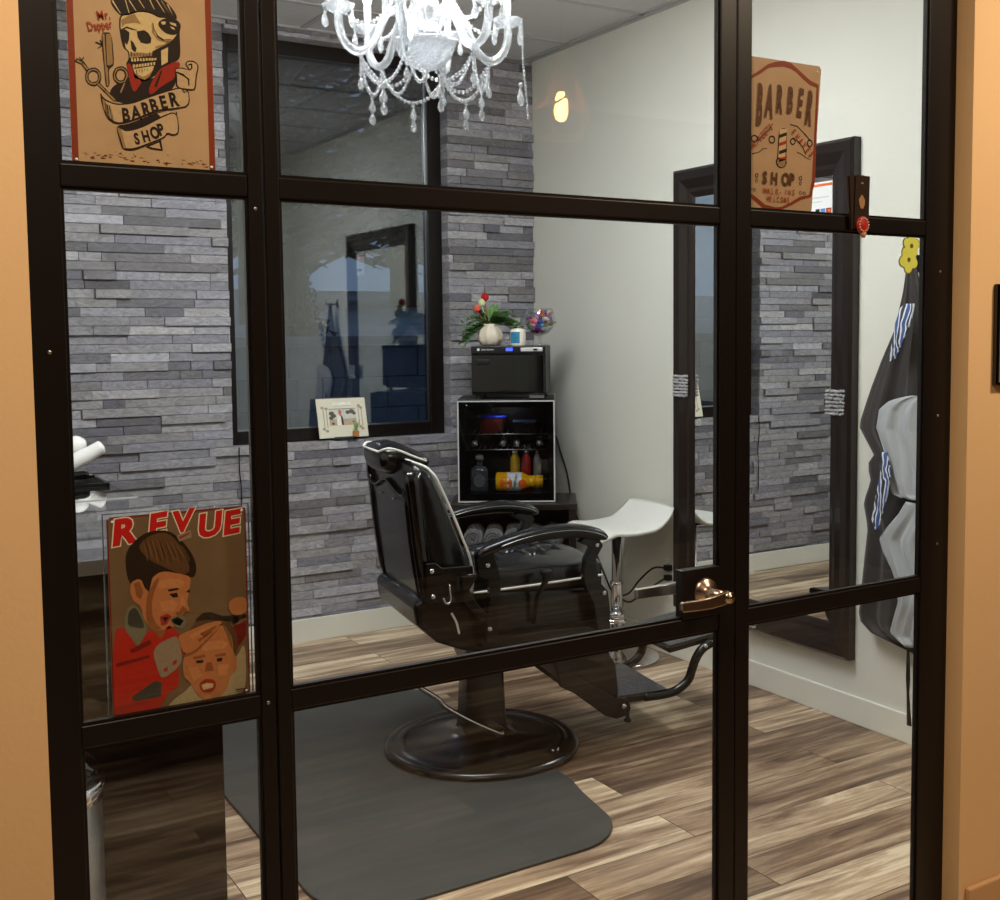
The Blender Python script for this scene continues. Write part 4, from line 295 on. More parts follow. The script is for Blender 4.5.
SIGN_WALKIN=[(1,'redbr3',[7.0,248.0,36.0,258.0,36.0,252.0,7.0,242.0]),(1,'redbr3',[36.0,258.0,55.0,269.0,58.0,263.0,36.0,252.0]),(1,'redbr3',[55.0,269.0,78.0,284.0,80.0,277.0,58.0,263.0]),(1,'redbr3',[78.0,284.0,98.0,291.0,101.0,281.0,80.0,277.0]),(1,'redbr3',[98.0,291.0,121.0,296.0,121.0,284.0,101.0,281.0]),(1,'redbr3',[121.0,296.0,141.0,293.0,139.0,282.0,121.0,284.0]),(1,'redbr3',[141.0,293.0,157.0,285.0,155.0,277.0,139.0,282.0]),(1,'redbr3',[157.0,285.0,175.0,275.0,173.0,266.0,155.0,277.0]),(1,'redbr3',[175.0,275.0,194.0,265.0,192.0,256.0,173.0,266.0]),(1,'redbr3',[194.0,265.0,218.0,259.0,212.0,252.0,192.0,256.0]),(1,'redbr3',[218.0,259.0,210.0,64.0,201.0,65.0,212.0,252.0]),(1,'redbr3',[210.0,64.0,200.0,31.0,194.0,35.0,201.0,65.0]),(1,'redbr3',[200.0,31.0,170.0,23.0,168.0,30.0,194.0,35.0]),(1,'redbr3',[170.0,23.0,144.0,11.0,142.0,17.0,168.0,30.0]),(1,'redbr3',[144.0,11.0,119.0,2.0,118.0,7.0,142.0,17.0]),(1,'redbr3',[119.0,2.0,101.0,-1.0,101.0,5.0,118.0,7.0]),(1,'redbr3',[101.0,-1.0,68.0,1.0,73.0,9.0,101.0,5.0]),(1,'redbr3',[68.0,1.0,42.0,16.0,50.0,22.0,73.0,9.0]),(1,'redbr3',[42.0,16.0,27.0,25.0,30.0,31.0,50.0,22.0]),(1,'redbr3',[27.0,25.0,3.0,29.0,3.0,36.0,30.0,31.0]),('T',8,'brown','B',(46.0,166.0),77.0,-4,0.2328042328042328,1.3,0),('T',8,'brown','A',(70.0,183.0),61.0,-5,0.31840796019900497,1.3,0),('T',8,'brown','R',(99.0,194.0),52.0,-5,0.34307992202729043,1.3,0),('T',8,'brown','B',(128.0,196.0),50.0,-6,0.35947712418300654,1.3,0),('T',8,'brown','E',(155.0,192.0),54.0,-8,0.3371647509578544,1.3,0),('T',8,'brown','R',(178.0,179.0),65.0,-9,0.2834138486312399,1.3,0),('T',8,'brown','S',(64.0,51.0),23.0,-4,0.76,1.3,0),('T',8,'brown','H',(86.0,51.0),23.0,-4,0.76,1.3,0),('T',8,'brown','O',(115.0,51.0),24.0,-4,0.76,1.3,0),('T',8,'brown','P',(136.0,51.0),24.0,-4,0.76,1.3,0),('T',8,'redtxt','W',(65.0,31.0),11.0,-4,0.66,0.9,0),('T',8,'redtxt','A',(77.0,31.0),11.0,-4,0.66,0.9,0),('T',8,'redtxt','L',(88.0,31.0),11.0,-4,0.66,0.9,0),('T',8,'redtxt','K',(100.0,31.0),11.0,-4,0.66,0.9,0),('T',8,'redtxt','-',(111.0,31.0),11.0,-4,0.66,0.9,0),('T',8,'redtxt','I',(126.0,32.0),11.0,-4,0.66,0.9,0),('T',8,'redtxt','N',(134.0,32.0),10.0,-4,0.66,0.9,0),('T',8,'redtxt','S',(146.0,32.0),11.0,-4,0.66,0.9,0),('T',8,'redtxt','W',(75.0,16.0),11.0,-4,0.52,0.9,0),('T',8,'redtxt','E',(84.0,16.0),11.0,-4,0.52,0.9,0),('T',8,'redtxt','L',(94.0,16.0),11.0,-4,0.52,0.9,0),('T',8,'redtxt','C',(103.0,16.0),11.0,-4,0.52,0.9,0),('T',8,'redtxt','O',(113.0,16.0),11.0,-4,0.52,0.9,0),('T',8,'redtxt','M',(122.0,16.0),11.0,-4,0.52,0.9,0),('T',8,'redtxt','E',(132.0,16.0),11.0,-4,0.52,0.9,0),('T',8,'redtxt','H',(37.0,112.0),13.0,44,0.5,0.9,0),('T',8,'redtxt','A',(44.0,118.0),13.0,44,0.5,0.9,0),('T',8,'redtxt','I',(52.0,125.0),13.0,44,0.5,0.9,0),('T',8,'redtxt','R',(59.0,131.0),13.0,44,0.5,0.9,0),('T',8,'redtxt','C',(66.0,137.0),13.0,44,0.5,0.9,0),('T',8,'redtxt','U',(73.0,143.0),14.0,44,0.5,0.9,0),('T',8,'redtxt','T',(80.0,150.0),13.0,44,0.5,0.9,0),('T',8,'redtxt','S',(88.0,156.0),13.0,44,0.5,0.9,0),('T',8,'redtxt','S',(141.0,156.0),14.0,-50,0.55,0.9,0),('T',8,'redtxt','H',(151.0,148.0),14.0,-50,0.55,0.9,0),('T',8,'redtxt','A',(161.0,140.0),14.0,-50,0.55,0.9,0),('T',8,'redtxt','V',(171.0,132.0),14.0,-50,0.55,0.9,0),('T',8,'redtxt','E',(181.0,123.0),15.0,-50,0.55,0.9,0),('T',8,'redtxt','S',(191.0,115.0),15.0,-50,0.55,0.9,0),(2,'ink',[38.0,105.0,55.0,110.0,55.0,111.0,37.0,107.0]),(2,'ink',[54.0,109.0,68.0,118.0,66.0,119.0,53.0,110.0]),(2,'ink',[66.0,118.0,77.0,119.0,77.0,120.0,66.0,119.0]),(2,'ink',[158.0,118.0,172.0,115.0,173.0,116.0,159.0,119.0]),(2,'ink',[171.0,115.0,182.0,109.0,184.0,110.0,172.0,116.0]),(2,'ink',[182.0,109.0,196.0,106.0,197.0,107.0,182.0,110.0]),(2,'ink',[53.0,137.0,52.0,133.0,49.0,134.0,50.0,137.0]),(2,'ink',[52.0,133.0,49.0,131.0,48.0,132.0,49.0,134.0]),(2,'ink',[49.0,131.0,46.0,129.0,45.0,131.0,48.0,132.0]),(2,'ink',[46.0,129.0,42.0,128.0,42.0,131.0,45.0,131.0]),(2,'ink',[42.0,128.0,38.0,130.0,40.0,132.0,42.0,131.0]),(2,'ink',[38.0,130.0,35.0,132.0,38.0,133.0,40.0,132.0]),(2,'ink',[35.0,132.0,34.0,135.0,37.0,135.0,38.0,133.0]),(2,'ink',[34.0,135.0,35.0,139.0,38.0,138.0,37.0,135.0]),(2,'ink',[35.0,139.0,38.0,142.0,40.0,140.0,38.0,138.0]),(2,'ink',[38.0,142.0,41.0,143.0,42.0,141.0,40.0,140.0]),(2,'ink',[41.0,143.0,46.0,144.0,45.0,141.0,42.0,141.0]),(2,'ink',[46.0,144.0,49.0,142.0,48.0,140.0,45.0,141.0]),(2,'ink',[49.0,142.0,52.0,140.0,49.0,139.0,48.0,140.0]),(2,'ink',[52.0,140.0,53.0,137.0,50.0,137.0,49.0,139.0]),(2,'ink',[99.0,139.0,98.0,135.0,95.0,136.0,96.0,138.0]),(2,'ink',[98.0,135.0,96.0,132.0,94.0,134.0,95.0,136.0]),(2,'ink',[96.0,132.0,92.0,130.0,91.0,133.0,94.0,134.0]),(2,'ink',[92.0,130.0,88.0,130.0,89.0,133.0,91.0,133.0]),(2,'ink',[88.0,130.0,84.0,131.0,86.0,134.0,89.0,133.0]),(2,'ink',[84.0,131.0,82.0,134.0,84.0,135.0,86.0,134.0]),(2,'ink',[82.0,134.0,81.0,137.0,84.0,137.0,84.0,135.0]),(2,'ink',[81.0,137.0,82.0,141.0,84.0,140.0,84.0,137.0]),(2,'ink',[82.0,141.0,84.0,144.0,86.0,142.0,84.0,140.0]),(2,'ink',[84.0,144.0,88.0,146.0,89.0,143.0,86.0,142.0]),(2,'ink',[88.0,146.0,92.0,146.0,91.0,143.0,89.0,143.0]),(2,'ink',[92.0,146.0,96.0,145.0,94.0,142.0,91.0,143.0]),(2,'ink',[96.0,145.0,98.0,142.0,95.0,141.0,94.0,142.0]),(2,'ink',[98.0,142.0,99.0,139.0,96.0,138.0,95.0,141.0]),(2,'ink',[155.0,140.0,154.0,137.0,152.0,137.0,152.0,139.0]),(2,'ink',[154.0,137.0,152.0,134.0,150.0,136.0,152.0,137.0]),(2,'ink',[152.0,134.0,149.0,132.0,148.0,135.0,150.0,136.0]),(2,'ink',[149.0,132.0,145.0,132.0,146.0,134.0,148.0,135.0]),(2,'ink',[145.0,132.0,142.0,133.0,144.0,135.0,146.0,134.0]),(2,'ink',[142.0,133.0,140.0,135.0,142.0,137.0,144.0,135.0]),(2,'ink',[140.0,135.0,139.0,138.0,142.0,138.0,142.0,137.0]),(2,'ink',[139.0,138.0,140.0,141.0,142.0,140.0,142.0,138.0]),(2,'ink',[140.0,141.0,142.0,144.0,144.0,142.0,142.0,140.0]),(2,'ink',[142.0,144.0,145.0,145.0,146.0,143.0,144.0,142.0]),(2,'ink',[145.0,145.0,149.0,146.0,148.0,143.0,146.0,143.0]),(2,'ink',[149.0,146.0,152.0,145.0,150.0,143.0,148.0,143.0]),(2,'ink',[152.0,145.0,154.0,142.0,152.0,141.0,150.0,143.0]),(2,'ink',[154.0,142.0,155.0,140.0,152.0,139.0,152.0,141.0]),(2,'ink',[202.0,140.0,202.0,136.0,199.0,137.0,200.0,139.0]),(2,'ink',[202.0,136.0,199.0,133.0,198.0,135.0,199.0,137.0]),(2,'ink',[199.0,133.0,196.0,131.0,196.0,134.0,198.0,135.0]),(2,'ink',[196.0,131.0,193.0,131.0,193.0,134.0,196.0,134.0]),(2,'ink',[193.0,131.0,189.0,132.0,191.0,135.0,193.0,134.0]),(2,'ink',[189.0,132.0,187.0,135.0,190.0,136.0,191.0,135.0]),(2,'ink',[187.0,135.0,186.0,138.0,189.0,139.0,190.0,136.0]),(2,'ink',[186.0,138.0,187.0,142.0,189.0,141.0,189.0,139.0]),(2,'ink',[187.0,142.0,189.0,145.0,191.0,143.0,189.0,141.0]),(2,'ink',[189.0,145.0,192.0,147.0,193.0,144.0,191.0,143.0]),(2,'ink',[192.0,147.0,196.0,147.0,195.0,144.0,193.0,144.0]),(2,'ink',[196.0,147.0,199.0,146.0,198.0,143.0,195.0,144.0]),(2,'ink',[199.0,146.0,201.0,143.0,199.0,142.0,198.0,143.0]),(2,'ink',[201.0,143.0,202.0,140.0,200.0,139.0,199.0,142.0]),(2,'ink',[43.0,128.0,55.0,133.0,54.0,134.0,43.0,129.0]),(2,'ink',[54.0,132.0,68.0,145.0,66.0,146.0,53.0,133.0]),(2,'ink',[67.0,144.0,83.0,156.0,81.0,157.0,65.0,145.0]),(2,'ink',[82.0,155.0,93.0,170.0,91.0,170.0,80.0,156.0]),(2,'ink',[146.0,146.0,159.0,141.0,160.0,142.0,147.0,147.0]),(2,'ink',[157.0,141.0,174.0,129.0,176.0,130.0,159.0,143.0]),(2,'ink',[173.0,130.0,182.0,115.0,184.0,115.0,175.0,131.0]),(2,'ink',[139.0,171.0,159.0,169.0,159.0,171.0,140.0,173.0]),(2,'ink',[157.0,170.0,179.0,156.0,181.0,157.0,159.0,171.0]),(2,'ink',[178.0,156.0,192.0,146.0,194.0,147.0,180.0,158.0]),(2,'ink',[108.0,162.0,132.0,164.0,128.0,104.0,131.0,94.0,125.0,86.0,115.0,83.0,104.0,86.0,100.0,96.0,105.0,104.0]),(3,'tan3',[111.0,161.0,130.0,162.0,126.0,105.0,107.0,104.0]),(4,'ink',[109.0,149.0,130.0,156.0,129.0,149.0,108.0,142.0]),(4,'redtxt',[109.0,133.0,130.0,140.0,129.0,133.0,109.0,126.0]),(4,'ink',[109.0,117.0,130.0,124.0,130.0,117.0,109.0,110.0]),(4,'redtxt',[109.0,102.0,130.0,109.0,130.0,102.0,109.0,95.0]),(4,'bonedark',[105.0,100.0,127.0,102.0,126.0,90.0,118.0,85.0,109.0,86.0,104.0,93.0]),(2,'ink',[54.0,65.0,54.0,63.0,52.0,64.0,53.0,65.0]),(2,'ink',[54.0,63.0,52.0,61.0,51.0,62.0,52.0,64.0]),(2,'ink',[52.0,61.0,51.0,60.0,50.0,62.0,51.0,62.0]),(2,'ink',[51.0,60.0,49.0,60.0,49.0,62.0,50.0,62.0]),(2,'ink',[49.0,60.0,47.0,61.0,48.0,62.0,49.0,62.0]),(2,'ink',[47.0,61.0,46.0,62.0,47.0,63.0,48.0,62.0]),(2,'ink',[46.0,62.0,45.0,64.0,47.0,65.0,47.0,63.0]),(2,'ink',[45.0,64.0,45.0,67.0,47.0,66.0,47.0,65.0]),(2,'ink',[45.0,67.0,47.0,68.0,48.0,67.0,47.0,66.0]),(2,'ink',[47.0,68.0,49.0,69.0,49.0,68.0,48.0,67.0]),(2,'ink',[49.0,69.0,50.0,69.0,50.0,68.0,49.0,68.0]),(2,'ink',[50.0,69.0,52.0,69.0,51.0,67.0,50.0,68.0]),(2,'ink',[52.0,69.0,54.0,67.0,52.0,66.0,51.0,67.0]),(2,'ink',[54.0,67.0,54.0,65.0,53.0,65.0,52.0,66.0]),(2,'ink',[53.0,55.0,53.0,53.0,52.0,54.0,52.0,55.0]),(2,'ink',[53.0,53.0,52.0,52.0,51.0,53.0,52.0,54.0]),(2,'ink',[52.0,52.0,50.0,51.0,50.0,52.0,51.0,53.0]),(2,'ink',[50.0,51.0,49.0,51.0,49.0,52.0,50.0,52.0]),(2,'ink',[49.0,51.0,47.0,52.0,48.0,53.0,49.0,52.0]),(2,'ink',[47.0,52.0,46.0,53.0,48.0,53.0,48.0,53.0]),(2,'ink',[46.0,53.0,46.0,54.0,47.0,54.0,48.0,53.0]),(2,'ink',[46.0,54.0,46.0,56.0,48.0,56.0,47.0,54.0]),(2,'ink',[46.0,56.0,47.0,57.0,48.0,56.0,48.0,56.0]),(2,'ink',[47.0,57.0,49.0,58.0,49.0,57.0,48.0,56.0]),(2,'ink',[49.0,58.0,50.0,58.0,50.0,57.0,49.0,57.0]),(2,'ink',[50.0,58.0,52.0,58.0,51.0,57.0,50.0,57.0]),(2,'ink',[52.0,58.0,53.0,56.0,52.0,56.0,51.0,57.0]),(2,'ink',[53.0,56.0,53.0,55.0,52.0,55.0,52.0,56.0]),(2,'ink',[173.0,67.0,173.0,65.0,172.0,66.0,172.0,67.0]),(2,'ink',[173.0,65.0,172.0,63.0,171.0,65.0,172.0,66.0]),(2,'ink',[172.0,63.0,170.0,62.0,169.0,64.0,171.0,65.0]),(2,'ink',[170.0,62.0,168.0,62.0,168.0,64.0,169.0,64.0]),(2,'ink',[168.0,62.0,166.0,63.0,167.0,64.0,168.0,64.0]),(2,'ink',[166.0,63.0,164.0,65.0,166.0,65.0,167.0,64.0]),(2,'ink',[164.0,65.0,164.0,67.0,166.0,67.0,166.0,65.0]),(2,'ink',[164.0,67.0,164.0,69.0,166.0,68.0,166.0,67.0]),(2,'ink',[164.0,69.0,166.0,70.0,167.0,69.0,166.0,68.0]),(2,'ink',[166.0,70.0,168.0,71.0,168.0,70.0,167.0,69.0]),(2,'ink',[168.0,71.0,170.0,72.0,169.0,70.0,168.0,70.0]),(2,'ink',[170.0,72.0,172.0,71.0,171.0,70.0,169.0,70.0]),(2,'ink',[172.0,71.0,173.0,69.0,171.0,68.0,171.0,70.0]),(2,'ink',[173.0,69.0,173.0,67.0,172.0,67.0,171.0,68.0]),(2,'ink',[172.0,57.0,172.0,55.0,171.0,56.0,171.0,57.0]),(2,'ink',[172.0,55.0,171.0,54.0,170.0,55.0,171.0,56.0]),(2,'ink',[171.0,54.0,170.0,53.0,169.0,54.0,170.0,55.0]),(2,'ink',[170.0,53.0,168.0,53.0,168.0,54.0,169.0,54.0]),(2,'ink',[168.0,53.0,167.0,53.0,167.0,55.0,168.0,54.0]),(2,'ink',[167.0,53.0,165.0,55.0,167.0,55.0,167.0,55.0]),(2,'ink',[165.0,55.0,165.0,56.0,166.0,56.0,167.0,55.0]),(2,'ink',[165.0,56.0,165.0,58.0,167.0,57.0,166.0,56.0]),(2,'ink',[165.0,58.0,166.0,59.0,167.0,58.0,167.0,57.0]),(2,'ink',[166.0,59.0,168.0,60.0,168.0,59.0,167.0,58.0]),(2,'ink',[168.0,60.0,170.0,60.0,169.0,59.0,168.0,59.0]),(2,'ink',[170.0,60.0,171.0,60.0,170.0,58.0,169.0,59.0]),(2,'ink',[171.0,60.0,172.0,58.0,171.0,58.0,170.0,58.0]),(2,'ink',[172.0,58.0,172.0,57.0,171.0,57.0,171.0,58.0]),(2,'ink',[173.0,38.0,173.0,36.0,172.0,37.0,172.0,38.0]),(2,'ink',[173.0,36.0,172.0,35.0,171.0,36.0,172.0,37.0]),(2,'ink',[172.0,35.0,170.0,34.0,170.0,35.0,171.0,36.0]),(2,'ink',[170.0,34.0,168.0,34.0,168.0,35.0,170.0,35.0]),(2,'ink',[168.0,34.0,166.0,35.0,167.0,36.0,168.0,35.0]),(2,'ink',[166.0,35.0,165.0,36.0,166.0,36.0,167.0,36.0]),(2,'ink',[165.0,36.0,165.0,37.0,166.0,37.0,166.0,36.0]),(2,'ink',[165.0,37.0,165.0,39.0,166.0,38.0,166.0,37.0]),(2,'ink',[165.0,39.0,166.0,40.0,167.0,39.0,166.0,38.0]),(2,'ink',[166.0,40.0,168.0,41.0,168.0,40.0,167.0,39.0]),(2,'ink',[168.0,41.0,170.0,41.0,170.0,40.0,168.0,40.0]),(2,'ink',[170.0,41.0,172.0,40.0,171.0,39.0,170.0,40.0]),(2,'ink',[172.0,40.0,173.0,39.0,172.0,39.0,171.0,39.0]),(2,'ink',[173.0,39.0,173.0,38.0,172.0,38.0,172.0,39.0]),(2,'ink',[184.0,37.0,183.0,36.0,182.0,36.0,182.0,37.0]),(2,'ink',[183.0,36.0,182.0,35.0,181.0,35.0,182.0,36.0]),(2,'ink',[182.0,35.0,181.0,34.0,180.0,35.0,181.0,35.0]),(2,'ink',[181.0,34.0,179.0,34.0,179.0,35.0,180.0,35.0]),(2,'ink',[179.0,34.0,177.0,34.0,178.0,35.0,179.0,35.0]),(2,'ink',[177.0,34.0,176.0,35.0,177.0,36.0,178.0,35.0]),(2,'ink',[176.0,35.0,175.0,37.0,177.0,37.0,177.0,36.0]),(2,'ink',[175.0,37.0,176.0,38.0,177.0,38.0,177.0,37.0]),(2,'ink',[176.0,38.0,177.0,40.0,178.0,39.0,177.0,38.0]),(2,'ink',[177.0,40.0,179.0,40.0,179.0,39.0,178.0,39.0]),(2,'ink',[179.0,40.0,180.0,41.0,180.0,40.0,179.0,39.0]),(2,'ink',[180.0,41.0,182.0,40.0,181.0,39.0,180.0,40.0]),(2,'ink',[182.0,40.0,183.0,39.0,182.0,38.0,181.0,39.0]),(2,'ink',[183.0,39.0,184.0,37.0,182.0,37.0,182.0,38.0]),(2,'ink',[47.0,37.0,47.0,35.0,46.0,36.0,46.0,37.0]),(2,'ink',[47.0,35.0,46.0,34.0,45.0,35.0,46.0,36.0]),(2,'ink',[46.0,34.0,44.0,33.0,44.0,34.0,45.0,35.0]),(2,'ink',[44.0,33.0,43.0,33.0,43.0,34.0,44.0,34.0]),(2,'ink',[43.0,33.0,41.0,34.0,42.0,34.0,43.0,34.0]),(2,'ink',[41.0,34.0,40.0,35.0,41.0,35.0,42.0,34.0]),(2,'ink',[40.0,35.0,40.0,36.0,41.0,36.0,41.0,35.0]),(2,'ink',[40.0,36.0,40.0,38.0,41.0,37.0,41.0,36.0]),(2,'ink',[40.0,38.0,41.0,39.0,42.0,38.0,41.0,37.0]),(2,'ink',[41.0,39.0,43.0,40.0,43.0,39.0,42.0,38.0]),(2,'ink',[43.0,40.0,44.0,40.0,44.0,39.0,43.0,39.0]),(2,'ink',[44.0,40.0,46.0,39.0,45.0,38.0,44.0,39.0]),(2,'ink',[46.0,39.0,47.0,38.0,46.0,37.0,45.0,38.0]),(2,'ink',[47.0,38.0,47.0,37.0,46.0,37.0,46.0,37.0]),(2,'ink',[38.0,37.0,37.0,36.0,37.0,37.0,37.0,37.0]),(2,'ink',[37.0,36.0,37.0,35.0,36.0,36.0,37.0,37.0]),(2,'ink',[37.0,35.0,35.0,35.0,35.0,36.0,36.0,36.0]),(2,'ink',[35.0,35.0,34.0,35.0,34.0,36.0,35.0,36.0]),(2,'ink',[34.0,35.0,33.0,35.0,34.0,36.0,34.0,36.0]),(2,'ink',[33.0,35.0,32.0,36.0,33.0,36.0,34.0,36.0]),(2,'ink',[32.0,36.0,32.0,37.0,33.0,37.0,33.0,36.0]),(2,'ink',[32.0,37.0,32.0,38.0,33.0,38.0,33.0,37.0]),(2,'ink',[32.0,38.0,33.0,39.0,34.0,38.0,33.0,38.0]),(2,'ink',[33.0,39.0,34.0,40.0,34.0,39.0,34.0,38.0]),(2,'ink',[34.0,40.0,35.0,40.0,35.0,39.0,34.0,39.0]),(2,'ink',[35.0,40.0,37.0,39.0,36.0,39.0,35.0,39.0]),(2,'ink',[37.0,39.0,37.0,38.0,37.0,38.0,36.0,39.0]),(2,'ink',[37.0,38.0,38.0,37.0,37.0,37.0,37.0,38.0])]

# ================================================================== the setting
XR, YB, ZC = 3.2147, 3.5428, 2.901
def struct(mb, name, mats, parent=None, **k):
    o = mb.build(name, mats, parent, **k); o['kind'] = 'structure'; return o
struct(MB().box(-3, 5.5, -4.5, 3.9, -.06, 0), 'floor', M['floor'])
# ceiling with its suspended grid (shop) and plain soffit (corridor)
c = MB(); c.box(-.1, XR + .2, 0.0, YB + .3, ZC, ZC + .08); c.mi = 1
k = 0
x = 1.955 - .61 * 3
while x < XR: c.box(x - .012, x + .012, .03, YB, ZC - .006, ZC + .001); x += .61
y = 3.14 - .61 * 5
while y < YB: c.box(.05, XR, y - .012, y + .012, ZC - .006, ZC + .001); y += .61
c.box(.05, XR, YB - .02, YB, ZC - .01, ZC); c.box(XR - .02, XR, .03, YB, ZC - .01, ZC)
c.mi = 0; c.box(-3, 5.5, -4.5, -.02, 2.9, 2.98)
struct(c, 'ceiling', [M['tile'], M['tbar']])
struct(MB().box(XR, XR + .12, .12, YB + .3, 0, ZC), 'wall_right', M['white_wall'])
struct(MB().box(-.08, .05, .12, YB + .3, 0, ZC), 'wall_left', M['white_wall'])
# front wall left and right of the glazing (corridor paint)
FY = -.045
w = MB(); w.box(-3, .2335, FY, .022, 0, ZC); w.box(2.1435, 5.5, FY, .022, 0, ZC); w.box(.2335, 2.1435, FY, .022, 2.52, ZC)
w.mi = 1; w.box(-.08, .20, .022, .12, 0, ZC); w.box(2.24, XR + .12, .022, .12, 0, ZC); w.box(.20, 2.24, .022, .12, 2.55, ZC)
struct(w, 'wall_front', [M['beige'], M['white_wall']])
bb = MB(); bb.box(2.165, 5.5, FY - .014, FY, 0, .19, bev=.004); struct(bb, 'baseboard_front_right', M['beige_trim'])
bb = MB(); bb.box(-3, .21, FY - .014, FY, 0, .19, bev=.004); struct(bb, 'baseboard_front_left', M['beige_trim'])
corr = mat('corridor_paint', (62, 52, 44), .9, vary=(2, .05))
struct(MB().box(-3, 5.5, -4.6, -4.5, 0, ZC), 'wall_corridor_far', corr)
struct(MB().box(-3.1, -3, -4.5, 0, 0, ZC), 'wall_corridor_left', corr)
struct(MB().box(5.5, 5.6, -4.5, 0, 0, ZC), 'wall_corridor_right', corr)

# back wall of stacked stone strips, each strip a block of its own depth
WX0, WX1, WZ0, WZ1 = 1.579, 2.708, .957, 2.85
def stone_wall():
    rng = random.Random(5); mb = MB(); cols = []
    H_ = WZ0 / 24; nrow = int(math.ceil(ZC / H_))
    lay = []
    for r in range(nrow):
        z0, z1 = r * H_, min((r + 1) * H_, ZC)
        x = .05 - rng.random() * .3
        segs = []
        while x < XR:
            L_ = rng.choice((.10, .14, .18, .22, .26, .30, .36, .42)) * rng.uniform(.9, 1.1)
            segs.append((x, min(x + L_, XR))); x += L_
        for (a, b) in segs:
            a = max(a, .05)
            if b - a < .002: continue
            inwin = z1 > WZ0 + .004 and z0 < WZ1 - .004
            pieces = [(a, b, z0, z1)]
            if inwin:
                pieces = []
                if a < WX0: pieces.append((a, min(b, WX0), z0, z1))
                if b > WX1: pieces.append((max(a, WX1), b, z0, z1))
                if z1 > WZ1 and min(b, WX1) > max(a, WX0): pieces.append((max(a, WX0), min(b, WX1), WZ1, z1))
            t = rng.random()
            g = rng.gauss(136, 10) if t < .66 else (rng.gauss(106, 7) if t < .86 else rng.gauss(160, 7))
            g = max(74, min(196, g)); tint = rng.uniform(-3, 5)
            col = lin((g + 1 + tint * .2, g - 1, g + 5 - tint))
            d = rng.choice((0, .002, .004, .007, .011, .018))
            for (p, q, u0, u1) in pieces:
                if q - p < .004: continue
                g0 = len(mb.bm.faces)
                e = .0006
                y0 = YB - d
                # front slightly chamfered
                ch = .0022
                V = [(p + e, u0 + e), (q - e, u0 + e), (q - e, u1 - e), (p + e, u1 - e)]
                W = [(p + e + ch, u0 + e + ch), (q - e - ch, u0 + e + ch), (q - e - ch, u1 - e - ch), (p + e + ch, u1 - e - ch)]
                back = [mb.bm.verts.new((a_, YB + .088, b_)) for a_, b_ in V]
                mid = [mb.bm.verts.new((a_, y0 + ch, b_)) for a_, b_ in V]
                fr = [mb.bm.verts.new((a_, y0, b_)) for a_, b_ in W]
                fs = [mb._f(fr)]
                for i in range(4):
                    j = (i + 1) % 4
                    fs.append(mb._f([fr[i], fr[j], mid[j], mid[i]])); fs.append(mb._f([mid[i], mid[j], back[j], back[i]]))
                cols += [col] * len(fs)
    n = len(cols); dk = lin((58, 58, 62))
    # masonry behind, round the opening
    for bx in ((-.08, WX0 - .001, 0, ZC), (WX1 + .001, XR + .12, 0, ZC), (WX0 - .001, WX1 + .001, 0, WZ0 - .006), (WX0 - .001, WX1 + .001, WZ1 + .006, ZC)):
        mb.box(bx[0], bx[1], YB + .012, YB + .26, bx[2], bx[3]); cols += [dk] * 6
    bmesh.ops.recalc_face_normals(mb.bm, faces=mb.bm.faces)
    me = bpy.data.meshes.new('wall_back'); mb.bm.to_mesh(me); mb.bm.free(); me.materials.append(M['stone'])
    ca = me.color_attributes.new('stone', 'FLOAT_COLOR', 'CORNER')
    for p in me.polygons:
        for li in p.loop_indices: ca.data[li].color = cols[p.index]
    o = bpy.data.objects.new('wall_back', me); COL.objects.link(o); o['kind'] = 'structure'
stone_wall()
# white baseboards
b = MB(); b.box(.05, XR - .014, YB - .032, YB - .019, 0, .11, bev=.003); struct(b, 'baseboard_back', M['base'])
b = MB(); b.box(XR - .013, XR, .12, YB - .02, 0, .105, bev=.003); struct(b, 'baseboard_right', M['base'])

# exterior window
wroot = thing('window_3', (0, YB + .1, 0), kind='structure')
f = MB(); fy0, fy1 = -.03, .04
f.box(WX0, WX0 + .045, fy0, fy1, WZ0, WZ1); f.box(WX1 - .075, WX1, fy0, fy1, WZ0, WZ1)
f.box(WX0 + .045, WX1 - .075, fy0, fy1, WZ0, WZ0 + .062); f.box(WX0 + .045, WX1 - .075, fy0, fy1, WZ1 - .065, WZ1)
f.build('window_frame', M['frame'], wroot, bev=.003)
f = MB(); f.box(WX0 + .045, WX1 - .075, .0, .008, WZ0 + .062, WZ1 - .065); f.build('window_pane', M['win_glass'], wroot)
f = MB(); g_ = .006
f.box(WX1 - .075 - g_, WX1 - .075, -.008, 0, WZ0 + .062, WZ1 - .065); f.box(WX0 + .045, WX1 - .075 - g_, -.008, 0, WZ0 + .062, WZ0 + .062 + g_)
f.build('glazing_bead', M['steel'], wroot)

